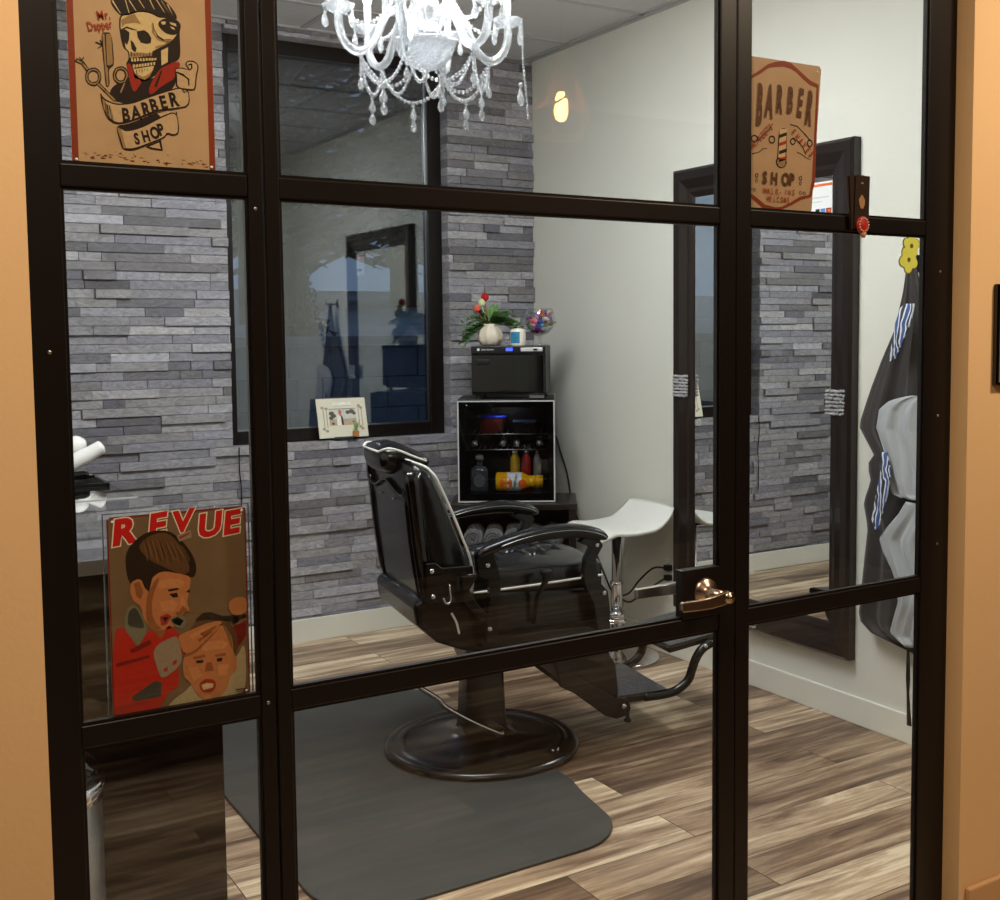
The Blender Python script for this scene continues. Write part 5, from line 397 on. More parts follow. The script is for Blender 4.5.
# storefront: two sidelights and the door
GY = .008
def glazed(root, x0, x1, stl, str_, cuts, zbot, ztop, name):
    """frame of stiles and rails round panes; cuts = intermediate rails (z0, z1)"""
    mb = MB(); mb.box(x0, x0 + stl, 0, .02, 0.004, 2.52); mb.box(x1 - str_, x1, 0, .02, 0.004, 2.52)
    rails = [(0.004, zbot)] + cuts + [(ztop, 2.52)]
    for a, b_ in rails: mb.box(x0 + stl, x1 - str_, .0015, .0185, a, b_)
    fr = mb.build(name, M['frame'], root, bev=.0022)
    # glazing beads, a small step round each pane
    bd = MB(); bx0, bx1 = x0 + stl, x1 - str_
    for (a, b_), (c_, d_) in zip(rails, rails[1:]):
        t = .0045
        bd.box(bx0, bx0 + t, .005, .015, b_, c_); bd.box(bx1 - t, bx1, .005, .015, b_, c_)
        bd.box(bx0 + t, bx1 - t, .005, .015, b_, b_ + t); bd.box(bx0 + t, bx1 - t, .005, .015, c_ - t, c_)
    bd.build('glazing_bead', M['frame'], root)
    for (a, b_), (c_, d_) in zip(rails, rails[1:]):
        p = MB(); p.box(bx0 + .0002, bx1 - .0002, GY, GY + .004, b_ + .0002, c_ - .0002); p.build('glass_pane', M['glass'], root)
    return fr
CUTS = [(.8859, .9184), (1.6775, 1.709)]
w1 = thing('window_1', (0, 0, 0), kind='structure'); glazed(w1, .2335, .568, .0505, .023, CUTS, .10, 2.44, 'frame')
jm = MB(); jm.box(2.075, 2.16, .0225, .034, 0.002, 2.519); jm.box(.21, .262, .0225, .034, 0.002, 2.519); struct(jm, 'trim_1', mat('grey_jamb_trim', (92, 92, 92), .5, vary=(5, .05)))
w2 = thing('window_2', (0, 0, 0), kind='structure'); glazed(w2, 1.506, 2.1435, .0355, .0905, CUTS, .10, 2.44, 'frame')
d1 = thing('door_1', (0, 0, 0), kind='structure'); glazed(d1, .5705, 1.504, .023, .040, CUTS, .20, 2.40, 'door_frame')
p = MB(); p.box(1.371, 1.464, -.001, .021, .9184, 1.014, bev=.0015); p.build('lock_plate', M['frame'], d1)
scr = MB()
for (x_, z_) in ((.5555, 1.66), (.5555, .905), (2.10, 1.60), (2.10, 1.28), (2.105, .99), (.262, 1.45)): scr.ball((x_, 0.0, z_), .003, 8, (1, .5, 1))
scr.build('frame_screw', M['steel'], w2)
# lever handle set
h = thing('door_handle', (1.427, 0, .966)); h.parent = d1
Tn = Matrix.Rotation(PI / 2, 4, 'X')
a = MB(); a.lathe([(.0, 0), (.029, 0), (.029, .003), (.026, .008), (.015, .012), (.012, .02), (.012, .05), (0, .05)], (0, 0, 0), 36, Matrix.Translation((0, 0, 0)) @ Tn)
a.build('rosette', M['bronze'], h)
a = MB(); a.sm = False
def lever(mb, ysgn, length, drop):
    rings = []
    for k in range(9):
        t = k / 8; X = .014 - t * length; hw = .0125 - .003 * t; Y = ysgn * (.052 + .012 * math.sin(t * PI)); th = .0065
        z = -.0 - drop * t
        rings.append([(X, Y - th, z - hw), (X, Y + th, z - hw), (X, Y + th * .8, z + hw), (X, Y - th * .8, z + hw)])
    mb.loft(rings)
lever(a, -1, .115, .006); a.build('lever', M['bronze'], h, bev=.003)
a = MB(); a.tube([(.008, -.05, .0), (.008, -.066, .0)], .011, 24); a.tube([(.008, -.066, 0), (.008, -.068, 0)], .006, 18); a.build('lock_cylinder', M['bronze'], h)
a = MB(); a.lathe([(0, 0), (.029, 0), (.029, .003), (.024, .008), (.013, .012), (.012, .05), (0, .05)], (0, 0, 0), 30, Matrix.Translation((0, .021, 0)) @ Matrix.Rotation(-PI / 2, 4, 'X'))
a.build('inner_rosette', M['steel'], h)
a = MB(); 
rings = []
for k in range(7):
    t = k / 6; X = .012 - t * .125; hw = .012 - .002 * t; Y = .021 + .052
    rings.append([(X, Y - .006, -.003 - hw), (X, Y + .006, -.003 - hw), (X, Y + .006, -.003 + hw), (X, Y - .006, -.003 + hw)])
a.loft(rings); a.build('inner_lever', M['steel'], h, bev=.0025)

# ------------------------------------------------------------------ outside the window
snow = mat('pale_ground_cover', (150, 156, 164), .9, vary=(3, .15), bump=(12, .5, .02))
blk = mat('dark_retaining_block', (88, 104, 122), .9, vary=(9, .2), bump=(40, .8, .01))
bark = mat('tree_bark', (70, 60, 52), .9, vary=(14, .3)); needle = mat('conifer_needles', (34, 44, 38), .9, vary=(20, .3))
tag(MB().box(-8, 16, 3.85, 5.2, -.05, 0).build('paving_strip', snow), kind='structure')
rw = MB(); rr = random.Random(3)
for r in range(7):
    z0 = r * .2; x = -2 - (r % 2) * .22
    while x < 9: rw.box(x + .004, x + .44, 5.2 + rr.uniform(0, .02), 5.55, z0, z0 + .194); x += .444
rw.box(-2.2, 9.2, 5.17, 5.56, 1.4, 1.46)
tag(rw.build('retaining_wall', blk), 'dark block retaining wall outside the back window', 'retaining wall')
gr = MB(); gr.loft([[(-14, 5.55, 1.35), (26, 5.55, 1.35), (26, 9, 1.62), (-14, 9, 1.62)], [(-14, 5.55, .0), (26, 5.55, .0), (26, 40, 0), (-14, 40, 0)]])
hill = MB(); hill.prism([(5.56, 0), (5.56, 1.38), (9, 1.72), (14, 2.1), (40, 2.6), (40, 0)], 'x', -14, 26); gr.bm.free()
tag(hill.build('snowy_bank', snow), kind='structure')
def conifer(x, y, z, hgt, rad, seed, label):
    r_ = random.Random(seed); root = thing('conifer_tree', (x, y, z), label, 'tree')
    MB().tube([(0, 0, 0), (0, 0, hgt)], [hgt * .02 + .02, .01], 8).build('trunk', bark, root)
    fo = MB(); n = int(70 + hgt * 62)
    for k in range(n):
        t = (k + .5) / n; zz = hgt * (.12 + .88 * t); R_ = rad * (1 - t) * r_.uniform(.75, 1.15) + .03
        a_ = k * 2.4; dx, dy = math.cos(a_), math.sin(a_)
        for j in range(5):
            s0 = R_ * (j + .3) / 5; w_ = R_ * .055 * (1.2 - j / 6)
            px, py, pz = dx * s0, dy * s0, zz - s0 * .25
            qx, qy = dx * (s0 + R_ / 4), dy * (s0 + R_ / 4)
            for tw in range(3):
                ta = a_ + r_.uniform(-.9, .9); tl = R_ * r_.uniform(.12, .3); ex, ey = math.cos(ta) * tl, math.sin(ta) * tl
                fo.flat([(px, py, pz), (px + ex * .6 - ey * .15, py + ey * .6 + ex * .15, pz - .02), (px + ex, py + ey, pz - tl * .3), (px + ex * .6 + ey * .15, py + ey * .6 - ex * .15, pz - .05)])
            fo.flat([(px - dy * w_, py + dx * w_, pz - .03), (qx, qy, pz - .06 - R_ * .06), (px + dy * w_, py - dx * w_, pz - .03), (px, py, pz + .03)])
    fo.build('foliage', needle, root, recalc=False)
conifer(2.75, 5.95, 1.4, .75, .24, 2, 'small dark cone-shaped conifer just beyond the retaining wall')
conifer(5.3, 9.6, 1.7, 7.5, 1.6, 3, 'tall conifer farther behind the retaining wall, right of the window')
conifer(5.5, 14.2, 1.9, 8.5, 1.9, 5, 'tall conifer farther behind the retaining wall, at the left of the window')
rt_ = thing('bare_tree', (2.9, 7.4, 1.45), 'bare branching tree beyond the retaining wall', 'tree')
br_ = MB(); rr = random.Random(8)
def branch(p, d, L_, r_, dep):
    q = p + d * L_; br_.tube([p, q], [r_, r_ * .7], 5, False)
    if dep == 0: return
    for _ in range(3):
        nd = (d + Vector((rr.uniform(-.7, .7), rr.uniform(-.7, .7), rr.uniform(-.15, .5)))).normalized(); branch(q, nd, L_ * .72, r_ * .6, dep - 1)
branch(Vector((0, 0, 0)), Vector((0, 0, 1)), 1.6, .09, 5)
br_.build('branches', bark, rt_)

# ================================================================== the barber chair
ch = thing('barber_chair', (1.92, 1.81, 0.008), 'black leather barber chair with white piping on a round black base', 'barber chair', rz=math.radians(-8.8))
ch.location.z = 0.0
def ext(poly, v0, v1, mb=None):
    mb = mb or MB(); mb.prism(poly, 'y', v0, v1); return mb
a = MB(); a.lathe([(0, .010), (.340, .010), (.347, .014), (.345, .024), (.332, .033), (.318, .036), (.306, .033), (.300, .036), (.288, .040), (.276, .037), (.266, .033), (.2, .044), (.12, .06), (.085, .075), (.078, .09), (0, .09)], n=72)
a.build('round_base', M['black_metal'], ch)
a = MB(); a.ball((.17, -.24, .042), .006, 10); a.tube([(.19, -.235, .038), (.2, -.22, .038)], .004, 8); a.build('base_screw', M['chrome'], ch)
a = MB(); hw0, hw1 = .074, .066
rings = []
for z, h_ in ((.075, .080), (.10, .076), (.25, .070), (.42, .066)):
    r_ = .018; ring = []
    for cx, cy, a0 in ((1, 1, 0), (-1, 1, 90), (-1, -1, 180), (1, -1, 270)):
        for k in range(4):
            t = math.radians(a0 + k * 30); ring.append((cx * (h_ - r_) + r_ * math.cos(t), cy * (h_ * .8 - r_) + r_ * math.sin(t), z))
    rings.append(ring)
a.sm = True; a.loft(rings); a.build('pump_column', M['black_metal'], ch, bev=.002)
a = MB(); a.tube(smooth_path([(.035, -.10, .082), (.02, -.12, .086), (-.10, -.15, .16), (-.19, -.17, .225), (-.22, -.18, .26), (-.29, -.2, .315), (-.33, -.21, .36)]), .0085, 12)
a.build('pump_lever', M['chrome'], ch)
# lower body
body = [(-.155, .43), (-.235, .463), (-.305, .53), (-.315, .60), (-.25, .635), (.30, .60), (.365, .58), (.372, .53), (.365, .43), (.20, .405), (-.05, .405)]
a = ext(body, -.245, .245); a.sm = True; a.build('seat_body', M['leather'], ch, bev=.02)
a = ext([(-.05, .30), (.10, .30), (.14, .41), (-.10, .41)], -.10, .10); a.build('tilt_mount', M['black_metal'], ch, bev=.006)
# seat cushion with tufts
def cushion(nx, ny, fn):
    mb = MB(); mb.sm = True
    G = [[mb.bm.verts.new(fn(i / nx * 2 - 1, j / ny * 2 - 1)) for j in range(ny + 1)] for i in range(nx + 1)]
    for i in range(nx):
        for j in range(ny): mb._f([G[i][j], G[i + 1][j], G[i + 1][j + 1], G[i][j + 1]])
    return mb, G
def se(t, p=5): return (max(0.0, 1 - abs(t) ** p)) ** (1 / p)
tufts = [(-.02, -.11), (-.02, .0), (-.02, .11), (.08, -.055), (.08, .055), (.16, -.11), (.16, 0), (.16, .11), (.24, -.055), (.24, .055)]
def seat_z(u, v):
    eu = se((u - .115) / .262, 6) * se(v / .243, 6)
    z = .615 + .075 * (eu ** .5) + .03 * max(0, 1 - ((u - .13) / .26) ** 2 - (v / .24) ** 2)
    for (a_, b_) in tufts:
        d = math.hypot(u - a_, v - b_); z -= .022 * math.exp(-(d / .022) ** 2)
        for (c_, d_) in ((1, 1), (1, -1)):   # pleats running diagonally from each button
            s_ = ((u - a_) * c_ * .8 + (v - b_) * d_ * .55) / .97; q = ((u - a_) * -d_ * .55 + (v - b_) * c_ * .8) / .97
            if abs(q) < .075: z -= .010 * math.exp(-(s_ / .006) ** 2) * (1 - abs(q) / .075)
    return z
mb, G = cushion(60, 52, lambda s_, t_: (.115 + .258 * s_ * (1 - .04 * t_ * t_), .24 * t_ * (1 - .03 * s_ * s_), 0))
for row in G:
    for v_ in row: v_.co.z = seat_z(v_.co.x, v_.co.y)
bd = [G[i][0] for i in range(61)] + [G[60][j] for j in range(1, 53)] + [G[i][52] for i in range(59, -1, -1)] + [G[0][j] for j in range(51, 0, -1)]
lo = [mb.bm.verts.new((v_.co.x, v_.co.y, .585)) for v_ in bd]
for i in range(len(bd)): mb._f([bd[i], bd[(i + 1) % len(bd)], lo[(i + 1) % len(bd)], lo[i]])
mb._f(lo)
rim = [(v_.co.x * 1.0, v_.co.y * 1.015, .617 + .015 * max(0, (v_.co.x + .1) / .4)) for v_ in bd]
mb.build('seat_cushion', M['leather'], ch)
a = MB(); a.tube([Vector(p) for p in rim[::2]] + [Vector(rim[0])], .0042, 8, False); a.build('seat_piping', M['piping'], ch)
for (u_, v_) in tufts:
    a = MB(); a.ball((u_, v_, seat_z(u_, v_) + .002), .008, 10, (1, 1, .45)); a.build('tuft_button', M['leather'], ch)
# backrest: rings over the height; rear line and front line
def lerp(T, z):
    for (z0, a_), (z1, b_) in zip(T, T[1:]):
        if z <= z1: return a_ + (b_ - a_) * max(0, (z - z0)) / (z1 - z0)
    return T[-1][1]
REAR = [(.56, -.262), (.62, -.283), (.70, -.295), (.80, -.308), (.90, -.317), (1.0, -.328), (1.06, -.332)]
FRONT = [(.56, -.13), (.64, -.108), (.72, -.112), (.84, -.157), (.93, -.194), (1.02, -.236), (1.045, -.262), (1.06, -.30)]
def halfw(z):
    if z < 1.0: w_ = .25
    else: t = (z - 1.0) / .062; w_ = .25 - .075 * (1 - math.sqrt(max(0, 1 - min(1, t) ** 2)))
    if z < .62: w_ -= .02 * ((.62 - z) / .06) ** 2
    return w_
def back_ring(z, grow=0.0, r0=None, r1=None):
    u0 = lerp(REAR, z) - grow if r0 is None else r0(z); u1 = lerp(FRONT, z) + grow if r1 is None else r1(z); w_ = halfw(z) + grow
    out = []; n = 9; d = (u1 - u0)
    for k in range(n): # rear edge, slightly bowed
        t = -1 + 2 * k / (n - 1); out.append((u0 + .012 * (abs(t) ** 4), t * (w_ - .012), z))
    out.append((u0 + .03, w_, z)); out.append((u1 - .03, w_, z))
    for k in range(n):
        t = 1 - 2 * k / (n - 1); out.append((u1 - .02 * abs(t) ** 5 + .012 * (1 - t * t), t * (w_ - .01), z))
    out.append((u1 - .03, -w_, z)); out.append((u0 + .03, -w_, z))
    return out
zs = [.56, .575, .60, .65, .7, .75, .8, .85, .9, .95, 1.0, 1.02, 1.035, 1.047, 1.055, 1.06]
a = MB(); a.sm = True; a.loft([back_ring(z) for z in zs]); a.build('backrest', M['leather'], ch)
# glossy band along the side of the rear shell, and the raised rear panel with its scalloped top
for s_ in (-1, 1):
    a = MB(); a.sm = True
    rings = []
    for k in range(14):
        z = .60 + k * .033; u0 = lerp(REAR, z); w_ = halfw(z)
        x0 = u0 - .006; x1 = u0 + .042
        rings.append([(x0, s_ * (w_ - .030), z), (x0 - .004, s_ * (w_ + .001), z), (x0 + .006, s_ * (w_ + .009), z), (x1, s_ * (w_ + .006), z), (x1, s_ * (w_ - .01), z)])
    a.loft(rings); a.build('shell_band', M['black_gloss'], ch)
def top_curve(v): # scalloped upper edge
    t = abs(v) / .215; return .955 + .055 * math.cos(t * PI * 1.0) * .5 + .03 * (t ** 3)
a = MB(); a.sm = True; cols_ = []
for k in range(25):
    v = -.212 + .424 * k / 24; zt = top_curve(v); cols_.append([(lerp(REAR, z) - .007 + .003 * (abs(v) / .21) ** 4, v, z) for z in [.585 + (zt - .585) * j / 12 for j in range(13)]])
V_ = [[a.bm.verts.new(p) for p in c_] for c_ in cols_]; W_ = [[a.bm.verts.new((p[0] + .02, p[1], p[2])) for p in c_] for c_ in cols_]
for i in range(24):
    for j in range(12): a._f([V_[i][j], V_[i + 1][j], V_[i + 1][j + 1], V_[i][j + 1]]); a._f([W_[i][j], W_[i][j + 1], W_[i + 1][j + 1], W_[i + 1][j]])
for i in range(24):
    a._f([V_[i][12], V_[i + 1][12], W_[i + 1][12], W_[i][12]]); a._f([V_[i][0], W_[i][0], W_[i + 1][0], V_[i + 1][0]])
for j in range(12):
    a._f([V_[0][j], V_[0][j + 1], W_[0][j + 1], W_[0][j]]); a._f([V_[24][j], W_[24][j], W_[24][j + 1], V_[24][j + 1]])
a.build('rear_panel', M['leather'], ch)
a = MB(); pts = [(lerp(REAR, min(1.0, top_curve(v))) - .011, v, top_curve(v)) for v in [-.212 + .424 * k / 30 for k in range(31)]]
a.tube(pts, .0035, 8); a.tube([(lerp(REAR, z) - .009, -.206, z) for z in (.6, .7, .8, .9, .975)], .003, 8); a.tube([(lerp(REAR, z) - .009, .206, z) for z in (.6, .7, .8, .9, .975)], .003, 8)
a.build('panel_welt', M['black_gloss'], ch)
for s_ in (-1, 1): a = MB(); a.ball((lerp(REAR, .93) - .012, s_ * .08, .925), .004, 8); a.build('panel_stud', M['chrome'], ch)
# piping: up the near side, over the top, down the far side, on the front edge
pp = []
for z in (.62, .68, .74, .80, .86, .92, .98, 1.01, 1.03, 1.045): pp.append((lerp(FRONT, z) - .006, -halfw(z) - .002, z))
pp += [(lerp(FRONT, 1.055) - .012, v, 1.058) for v in (-.17, -.10, 0, .10, .17)]
for z in (1.045, 1.03, 1.01, .98, .92, .86, .80, .74, .68, .62): pp.append((lerp(FRONT, z) - .006, halfw(z) + .002, z))
a = MB(); a.tube(smooth_path(pp, 4), .0045, 8); a.build('back_piping', M['piping'], ch)
a = MB(); a.tube(smooth_path([(-.19, -.248, .56), (-.175, -.25, .53), (-.165, -.25, .49)]), .004, 8); a.build('lower_piping', M['piping'], ch)
a = MB(); a.tube(smooth_path([(-.125, -.24, .68), (-.118, -.247, .65), (-.128, -.247, .62)]), .004, 8); a.build('lower_piping', M['piping'], ch)
# headrest
def head_ring(u, w_, zb, zt, n=20):
    return [(u, w_ * math.cos(2 * PI * k / n) * (1 if True else 1), (zb + zt) / 2 + (zt - zb) / 2 * math.copysign(abs(math.sin(2 * PI * k / n)) ** .6, math.sin(2 * PI * k / n))) for k in range(n)]
a = MB(); a.sm = True
HR = [(q_[0] + .010,) + q_[1:] for q_ in [(-.392, .105, 1.040, 1.094), (-.386, .120, 1.020, 1.106), (-.365, .130, 1.008, 1.113), (-.335, .133, 1.0, 1.115), (-.30, .132, .998, 1.104), (-.265, .130, 1.005, 1.088), (-.235, .124, 1.022, 1.072), (-.222, .108, 1.036, 1.058)]]
a.loft([head_ring(*h_) for h_ in HR]); a.build('headrest', M['leather'], ch)
a = MB()
for s_ in (-1, 1):
    a.tube(smooth_path([(-.384, s_ * .100, 1.086), (-.374, s_ * .120, 1.094), (-.355, s_ * .131, 1.098), (-.32, s_ * .134, 1.088), (-.27, s_ * .132, 1.066), (-.235, s_ * .125, 1.052), (-.22, s_ * .105, 1.046)]), .004, 8)
a.tube([(-.22, -.105, 1.046), (-.22, .105, 1.046)], .004, 8); a.tube([(-.384, -.10, 1.086), (-.384, .10, 1.086)], .004, 8)
a.build('headrest_piping', M['piping'], ch)
for s_ in (-.04, .04): a = MB(); a.box(-.325, -.300, s_ - .01, s_ + .01, .95, 1.04); a.build('headrest_post', M['black_metal'], ch)
# arms
TOP = [(-.128, .748), (-.112, .779), (-.041, .803), (.044, .823), (.139, .834), (.236, .832), (.318, .812), (.346, .788)]
BOT = [(-.118, .742), (-.095, .752), (-.03, .770), (.05, .782), (.14, .788), (.23, .785), (.30, .772), (.336, .770)]
FS = [(.264, .785), (.318, .775), (.331, .752), (.305, .71), (.305, .672), (.321, .625), (.348, .596), (.356, .538), (.356, .454), (.308, .46), (.292, .56), (.263, .616), (.255, .661), (.264, .713), (.284, .749), (.24, .772)]
RS = [(-.125, .750), (-.065, .764), (-.050, .711), (-.039, .667), (-.044, .565), (-.052, .507), (-.055, .46), (-.095, .46), (-.092, .56), (-.083, .60), (-.079, .64), (-.086, .675), (-.119, .690)]
RS2 = [(-.175, .693), (-.119, .690), (-.148, .645), (-.120, .598), (-.088, .560), (-.10, .53), (-.135, .565), (-.170, .615)]
BR = [(-.282, .738), (-.250, .738), (-.230, .720), (-.125, .717), (-.122, .690), (-.178, .688), (-.182, .634), (-.239, .614), (-.250, .604), (-.276, .606), (-.286, .63)]
for s_ in (-1, 1):
    v0 = s_ * .30
    arm = MB(); arm.sm = True
    P0 = smooth_path([(p[0], 0, p[1]) for p in TOP], 3); P1 = smooth_path([(p[0], 0, p[1]) for p in BOT], 3)
    rings = []
    for i, (t_, b_) in enumerate(zip(P0, P1)):
        q = i / (len(P0) - 1); w_ = .014 + .021 * min(1, q * 5) ** .5 * (1 if q < .93 else 1 - .35 * (q - .93) / .07)
        hx = (t_ - b_); ring = []
        for k in range(14):
            an = 2 * PI * k / 14; cs, sn = math.cos(an), math.sin(an)
            f_ = .5 + .5 * math.copysign(abs(sn) ** .7, sn)
            p = b_ + hx * f_; ring.append((p.x, v0 + w_ * math.copysign(abs(cs) ** .8, cs), p.z))
        rings.append(ring)
    arm.loft(rings); ao = arm.build('armrest', M['leather'], ch)
    ap = MB()
    ap.tube([(p.x * .985 + .002, v0 - .0345 * min(1, .45 + i * .12), p.z - .017) for i, p in enumerate(P0[1:-1])], .0013, 6)
    ap.build('armrest_welt', M['steel'], ao)
    y0, y1 = (v0 - .014, v0 + .014)
    a = ext(FS, y0, y1); a.build('arm_support', M['black_metal'], ch, bev=.004)
    a = ext(RS, y0, y1); ext(RS2, y0 + .001, y1 - .001, a); a.build('arm_support', M['black_metal'], ch, bev=.004)
    vb = s_ * .272; a = ext(BR, vb - .008, vb + .008); a.box(-.27, -.19, min(s_ * .24, vb), max(s_ * .24, vb), .63, .71); a.build('back_bracket', M['black_metal'], ch, bev=.004)
    for (u_, z_, vv) in ((.306, .757, .016), (.332, .59, .016), (-.087, .722, .016), (-.083, .512, .016), (-.265, .712, -.018), (-.262, .628, -.018)):
        b_ = MB(); yy = s_ * (.30 + vv) if vv > 0 else s_ * .281
        b_.tube([(u_, yy - s_ * .001, z_), (u_, yy + s_ * .003, z_), (u_, yy + s_ * .0055, z_)], [.0085, .0085, .005], 14); b_.tube([(u_, yy + s_ * .005, z_), (u_, yy + s_ * .0062, z_)], .0032, 6)
        b_.build('bolt', M['chrome'], ch)
a = MB(); a.tube(smooth_path([(-.208, -.290, .660), (-.210, -.296, .642), (-.209, -.300, .618), (-.217, -.302, .606), (-.228, -.302, .610), (-.234, -.300, .626)]), .0035, 8); a.ball((-.208, -.29, .661), .0045, 8); a.build('side_hook', M['chrome'], ch)
a = MB(); a.tube([(.092, -.262, .50), (.10, -.29, .60), (.113, -.318, .648), (.116, -.32, .67), (.116, -.32, .686), (.116, -.32, .689)], [.008, .008, .010, .018, .023, .02], 14); a.build('recline_lever', M['black_plastic'], ch)
for s_ in (-.265, .265): a = MB(); a.box(-.10, .36, s_ - .02, s_ + .02, .44, .475); a.build('side_rail', M['black_metal'], ch, bev=.004)
# leg rest and foot plates
tread = mat('black_diamond_tread', (84, 84, 86), .42, metal=.1, bump=(130, 1.0, .006), vary=(110, .8))
a = ext([(.20, .40), (.19, .35), (.215, .275), (.25, .262), (.43, .165), (.455, .18), (.445, .29), (.40, .37), (.372, .43)], -.185, .185); a.build('leg_rest', M['leather'], ch, bev=.01)
for s_ in (-1, 1):
    a = ext([(.185, .352), (.215, .25), (.265, .222), (.385, .125), (.43, .108), (.475, .117), (.485, .14), (.475, .175), (.425, .185), (.25, .295), (.225, .36)], s_ * .205 - .013, s_ * .205 + .013); a.build('leg_rest_rail', M['black_metal'], ch, bev=.004)
    a = MB(); a.tube([(.455, s_ * .219, .152), (.455, s_ * .224, .152)], .0095, 14); a.build('bolt', M['chrome'], ch)
    a = MB(); a.tube([(.48, s_ * .2, .125), (.48, s_ * .2, .10), (.48, s_ * .2, .095), (.48, s_ * .2, .088)], [.007, .007, .014, .014], 12); a.build('stop_foot', M['black_plastic'], ch)
    t = MB(); t.tube(smooth_path([(.56, s_ * .175, .158), (.64, s_ * .178, .158), (.69, s_ * .182, .168), (.735, s_ * .186, .20), (.752, s_ * .188, .24), (.765, s_ * .19, .275), (.79, s_ * .192, .31), (.83, s_ * .192, .33)]), .0165, 14); t.build('bent_tube', M['black_metal'], ch)
    a = MB(); a.tube([(.795, s_ * .209, .327), (.795, s_ * .214, .327)], .008, 12); a.build('bolt', M['chrome'], ch)
a = MB(); a.box(.43, .665, -.185, .185, .148, .172); a.build('foot_plate', M['black_metal'], ch, bev=.005)
a = MB(); a.box(.445, .655, -.175, .175, .171, .1755); a.build('foot_plate_tread', tread, ch)
Tp = Matrix.Translation((.785, 0, .335)) @ Matrix.Rotation(math.radians(-8), 4, 'Y')
a = MB(); a.box(-.125, .125, -.178, .178, -.012, .010, Tp); a.build('upper_foot_plate', M['black_metal'], ch, bev=.005)
a = MB(); a.box(-.115, .115, -.168, .168, .009, .0135, Tp); a.build('upper_foot_tread', tread, ch)

# floor mat, notched round the chair base
cx, cy = 1.92, 1.81
out = []
def arc(x, y, r, a0, a1, n=10): return [(x + r * math.cos(math.radians(a0 + (a1 - a0) * k / n)), y + r * math.sin(math.radians(a0 + (a1 - a0) * k / n))) for k in range(n + 1)]
out += arc(1.21, 1.12, .20, 180, 270, 14); out += arc(1.755, 1.13, .205, 270, 355, 12)
out += [(1.985, 1.26), (2.01, 1.36)]
out += arc(2.02, 1.62, .01, 0, 90, 2) 
out += [(2.02, 2.45)]; out += arc(1.92, 2.46, .10, 0, 90, 8); out += arc(1.13, 2.45, .11, 90, 180)
mb = MB(); mb.prism(out, 'z', .0005, .010)
tag(mb.build('floor_mat', M['rubber'], bev=.004), 'grey rubber floor mat with rounded corners under the barber chair', 'floor mat')

# ================================================================== mirror on the right wall
mr = thing('wall_mirror', (XR, 0, 0), 'tall mirror in a wide dark wood frame on the white wall', 'mirror')
y0, y1, z0, z1 = 1.262, 2.308, .24, 2.172
prof = [(0, 0), (0, -.034), (.012, -.044), (.045, -.040), (.085, -.026), (.1, -.024), (.118, -.018), (.124, -.012), (.124, -.002), (0, 0)]
f = MB()
rings = []
for (cy_, cz_, sy, sz) in ((y0, z0, 1, 1), (y1, z0, -1, 1), (y1, z1, -1, -1), (y0, z1, 1, -1), (y0, z0, 1, 1)):
    rings.append([(d, cy_ + sy * w_, cz_ + sz * w_) for (w_, d) in prof[:-1]])
f.loft(rings, True, False); f.build('mirror_frame', M['dark_wood'], mr)
g_ = MB(); g_.box(-.012, -.002, y0 + .118, y1 - .118, z0 + .118, z1 - .118); g_.build('mirror_glass', M['mirror'], mr)
cryst = mat('crystal_studs', (225, 225, 228), .12, metal=.55, bump=(900, 1.0, .004), vary=(400, .4))
for (cy_, cz_) in ((1.335, 1.205), (2.25, 1.235), (1.80, .305)):
    b_ = MB(); rr = random.Random(2)
    for i in range(7):
        for j in range(7):
            yy, zz = cy_ - .042 + i * .014 + rr.uniform(-.002, .002), cz_ - .042 + j * .014 + rr.uniform(-.002, .002)
            b_.tube([(-.036, yy, zz), (-.046, yy, zz), (-.052, yy + rr.uniform(-.002, .002), zz + rr.uniform(-.002, .002))], [.006, .0062, .0025], 6, True)
    for q in b_.bm.faces: q.smooth = False
    b_.build('crystal_square', cryst, mr)
# payment card sticker on the mirror
st = MB(); st.box(-.0135, -.0125, 1.387, 1.52, 1.885, 2.03)
stk = thing('payment_sticker', (XR, 0, 0), 'white payment card sticker with an orange top line on the mirror glass', 'sticker')
stk.location = (XR, 0, 0)
st.build('sticker_sheet', M['white_gloss'], stk)
st = MB(); Ts = Matrix.Translation((-.0138, 1.52, 1.885)) @ Matrix(((0, 0, -1, 0), (-1, 0, 0, 0), (0, 1, 0, 0), (0, 0, 0, 1)))
colr = [mat('sticker_orange', (230, 110, 50), .5, vary=(9, .02)), mat('sticker_black', (25, 25, 28), .5, vary=(9, .02)), mat('sticker_blue', (92, 140, 205), .5, vary=(9, .02)), mat('sticker_red', (222, 40, 40), .5, vary=(9, .02)), mat('sticker_grey', (205, 203, 200), .5, vary=(9, .02))]
def rect(mb, T, x0, x1, y0_, y1_, dz=0.0): mb.flat([T @ Vector(p) for p in ((x0, y0_, dz), (x1, y0_, dz), (x1, y1_, dz), (x0, y1_, dz))])
st.mi = 0; rect(st, Ts, 0, .133, .128, .138)
st.mi = 1; rect(st, Ts, .048, .07, .028, .045); st.mi = 2; rect(st, Ts, .074, .098, .024, .045); st.mi = 1; rect(st, Ts, .102, .129, .024, .045)
st.mi = 3; st.flat([Ts @ Vector((.111 + .008 * math.cos(k), .0345 + .008 * math.sin(k), .0002)) for k in [2 * PI * i / 14 for i in range(14)]])
st.mi = 0; st.flat([Ts @ Vector((.120 + .008 * math.cos(k), .0345 + .008 * math.sin(k), .0003)) for k in [2 * PI * i / 14 for i in range(14)]])
st.mi = 4; rect(st, Ts, .02, .115, .085, .09); rect(st, Ts, .02, .08, .07, .074)
st.build('sticker_print', colr, stk, recalc=False)

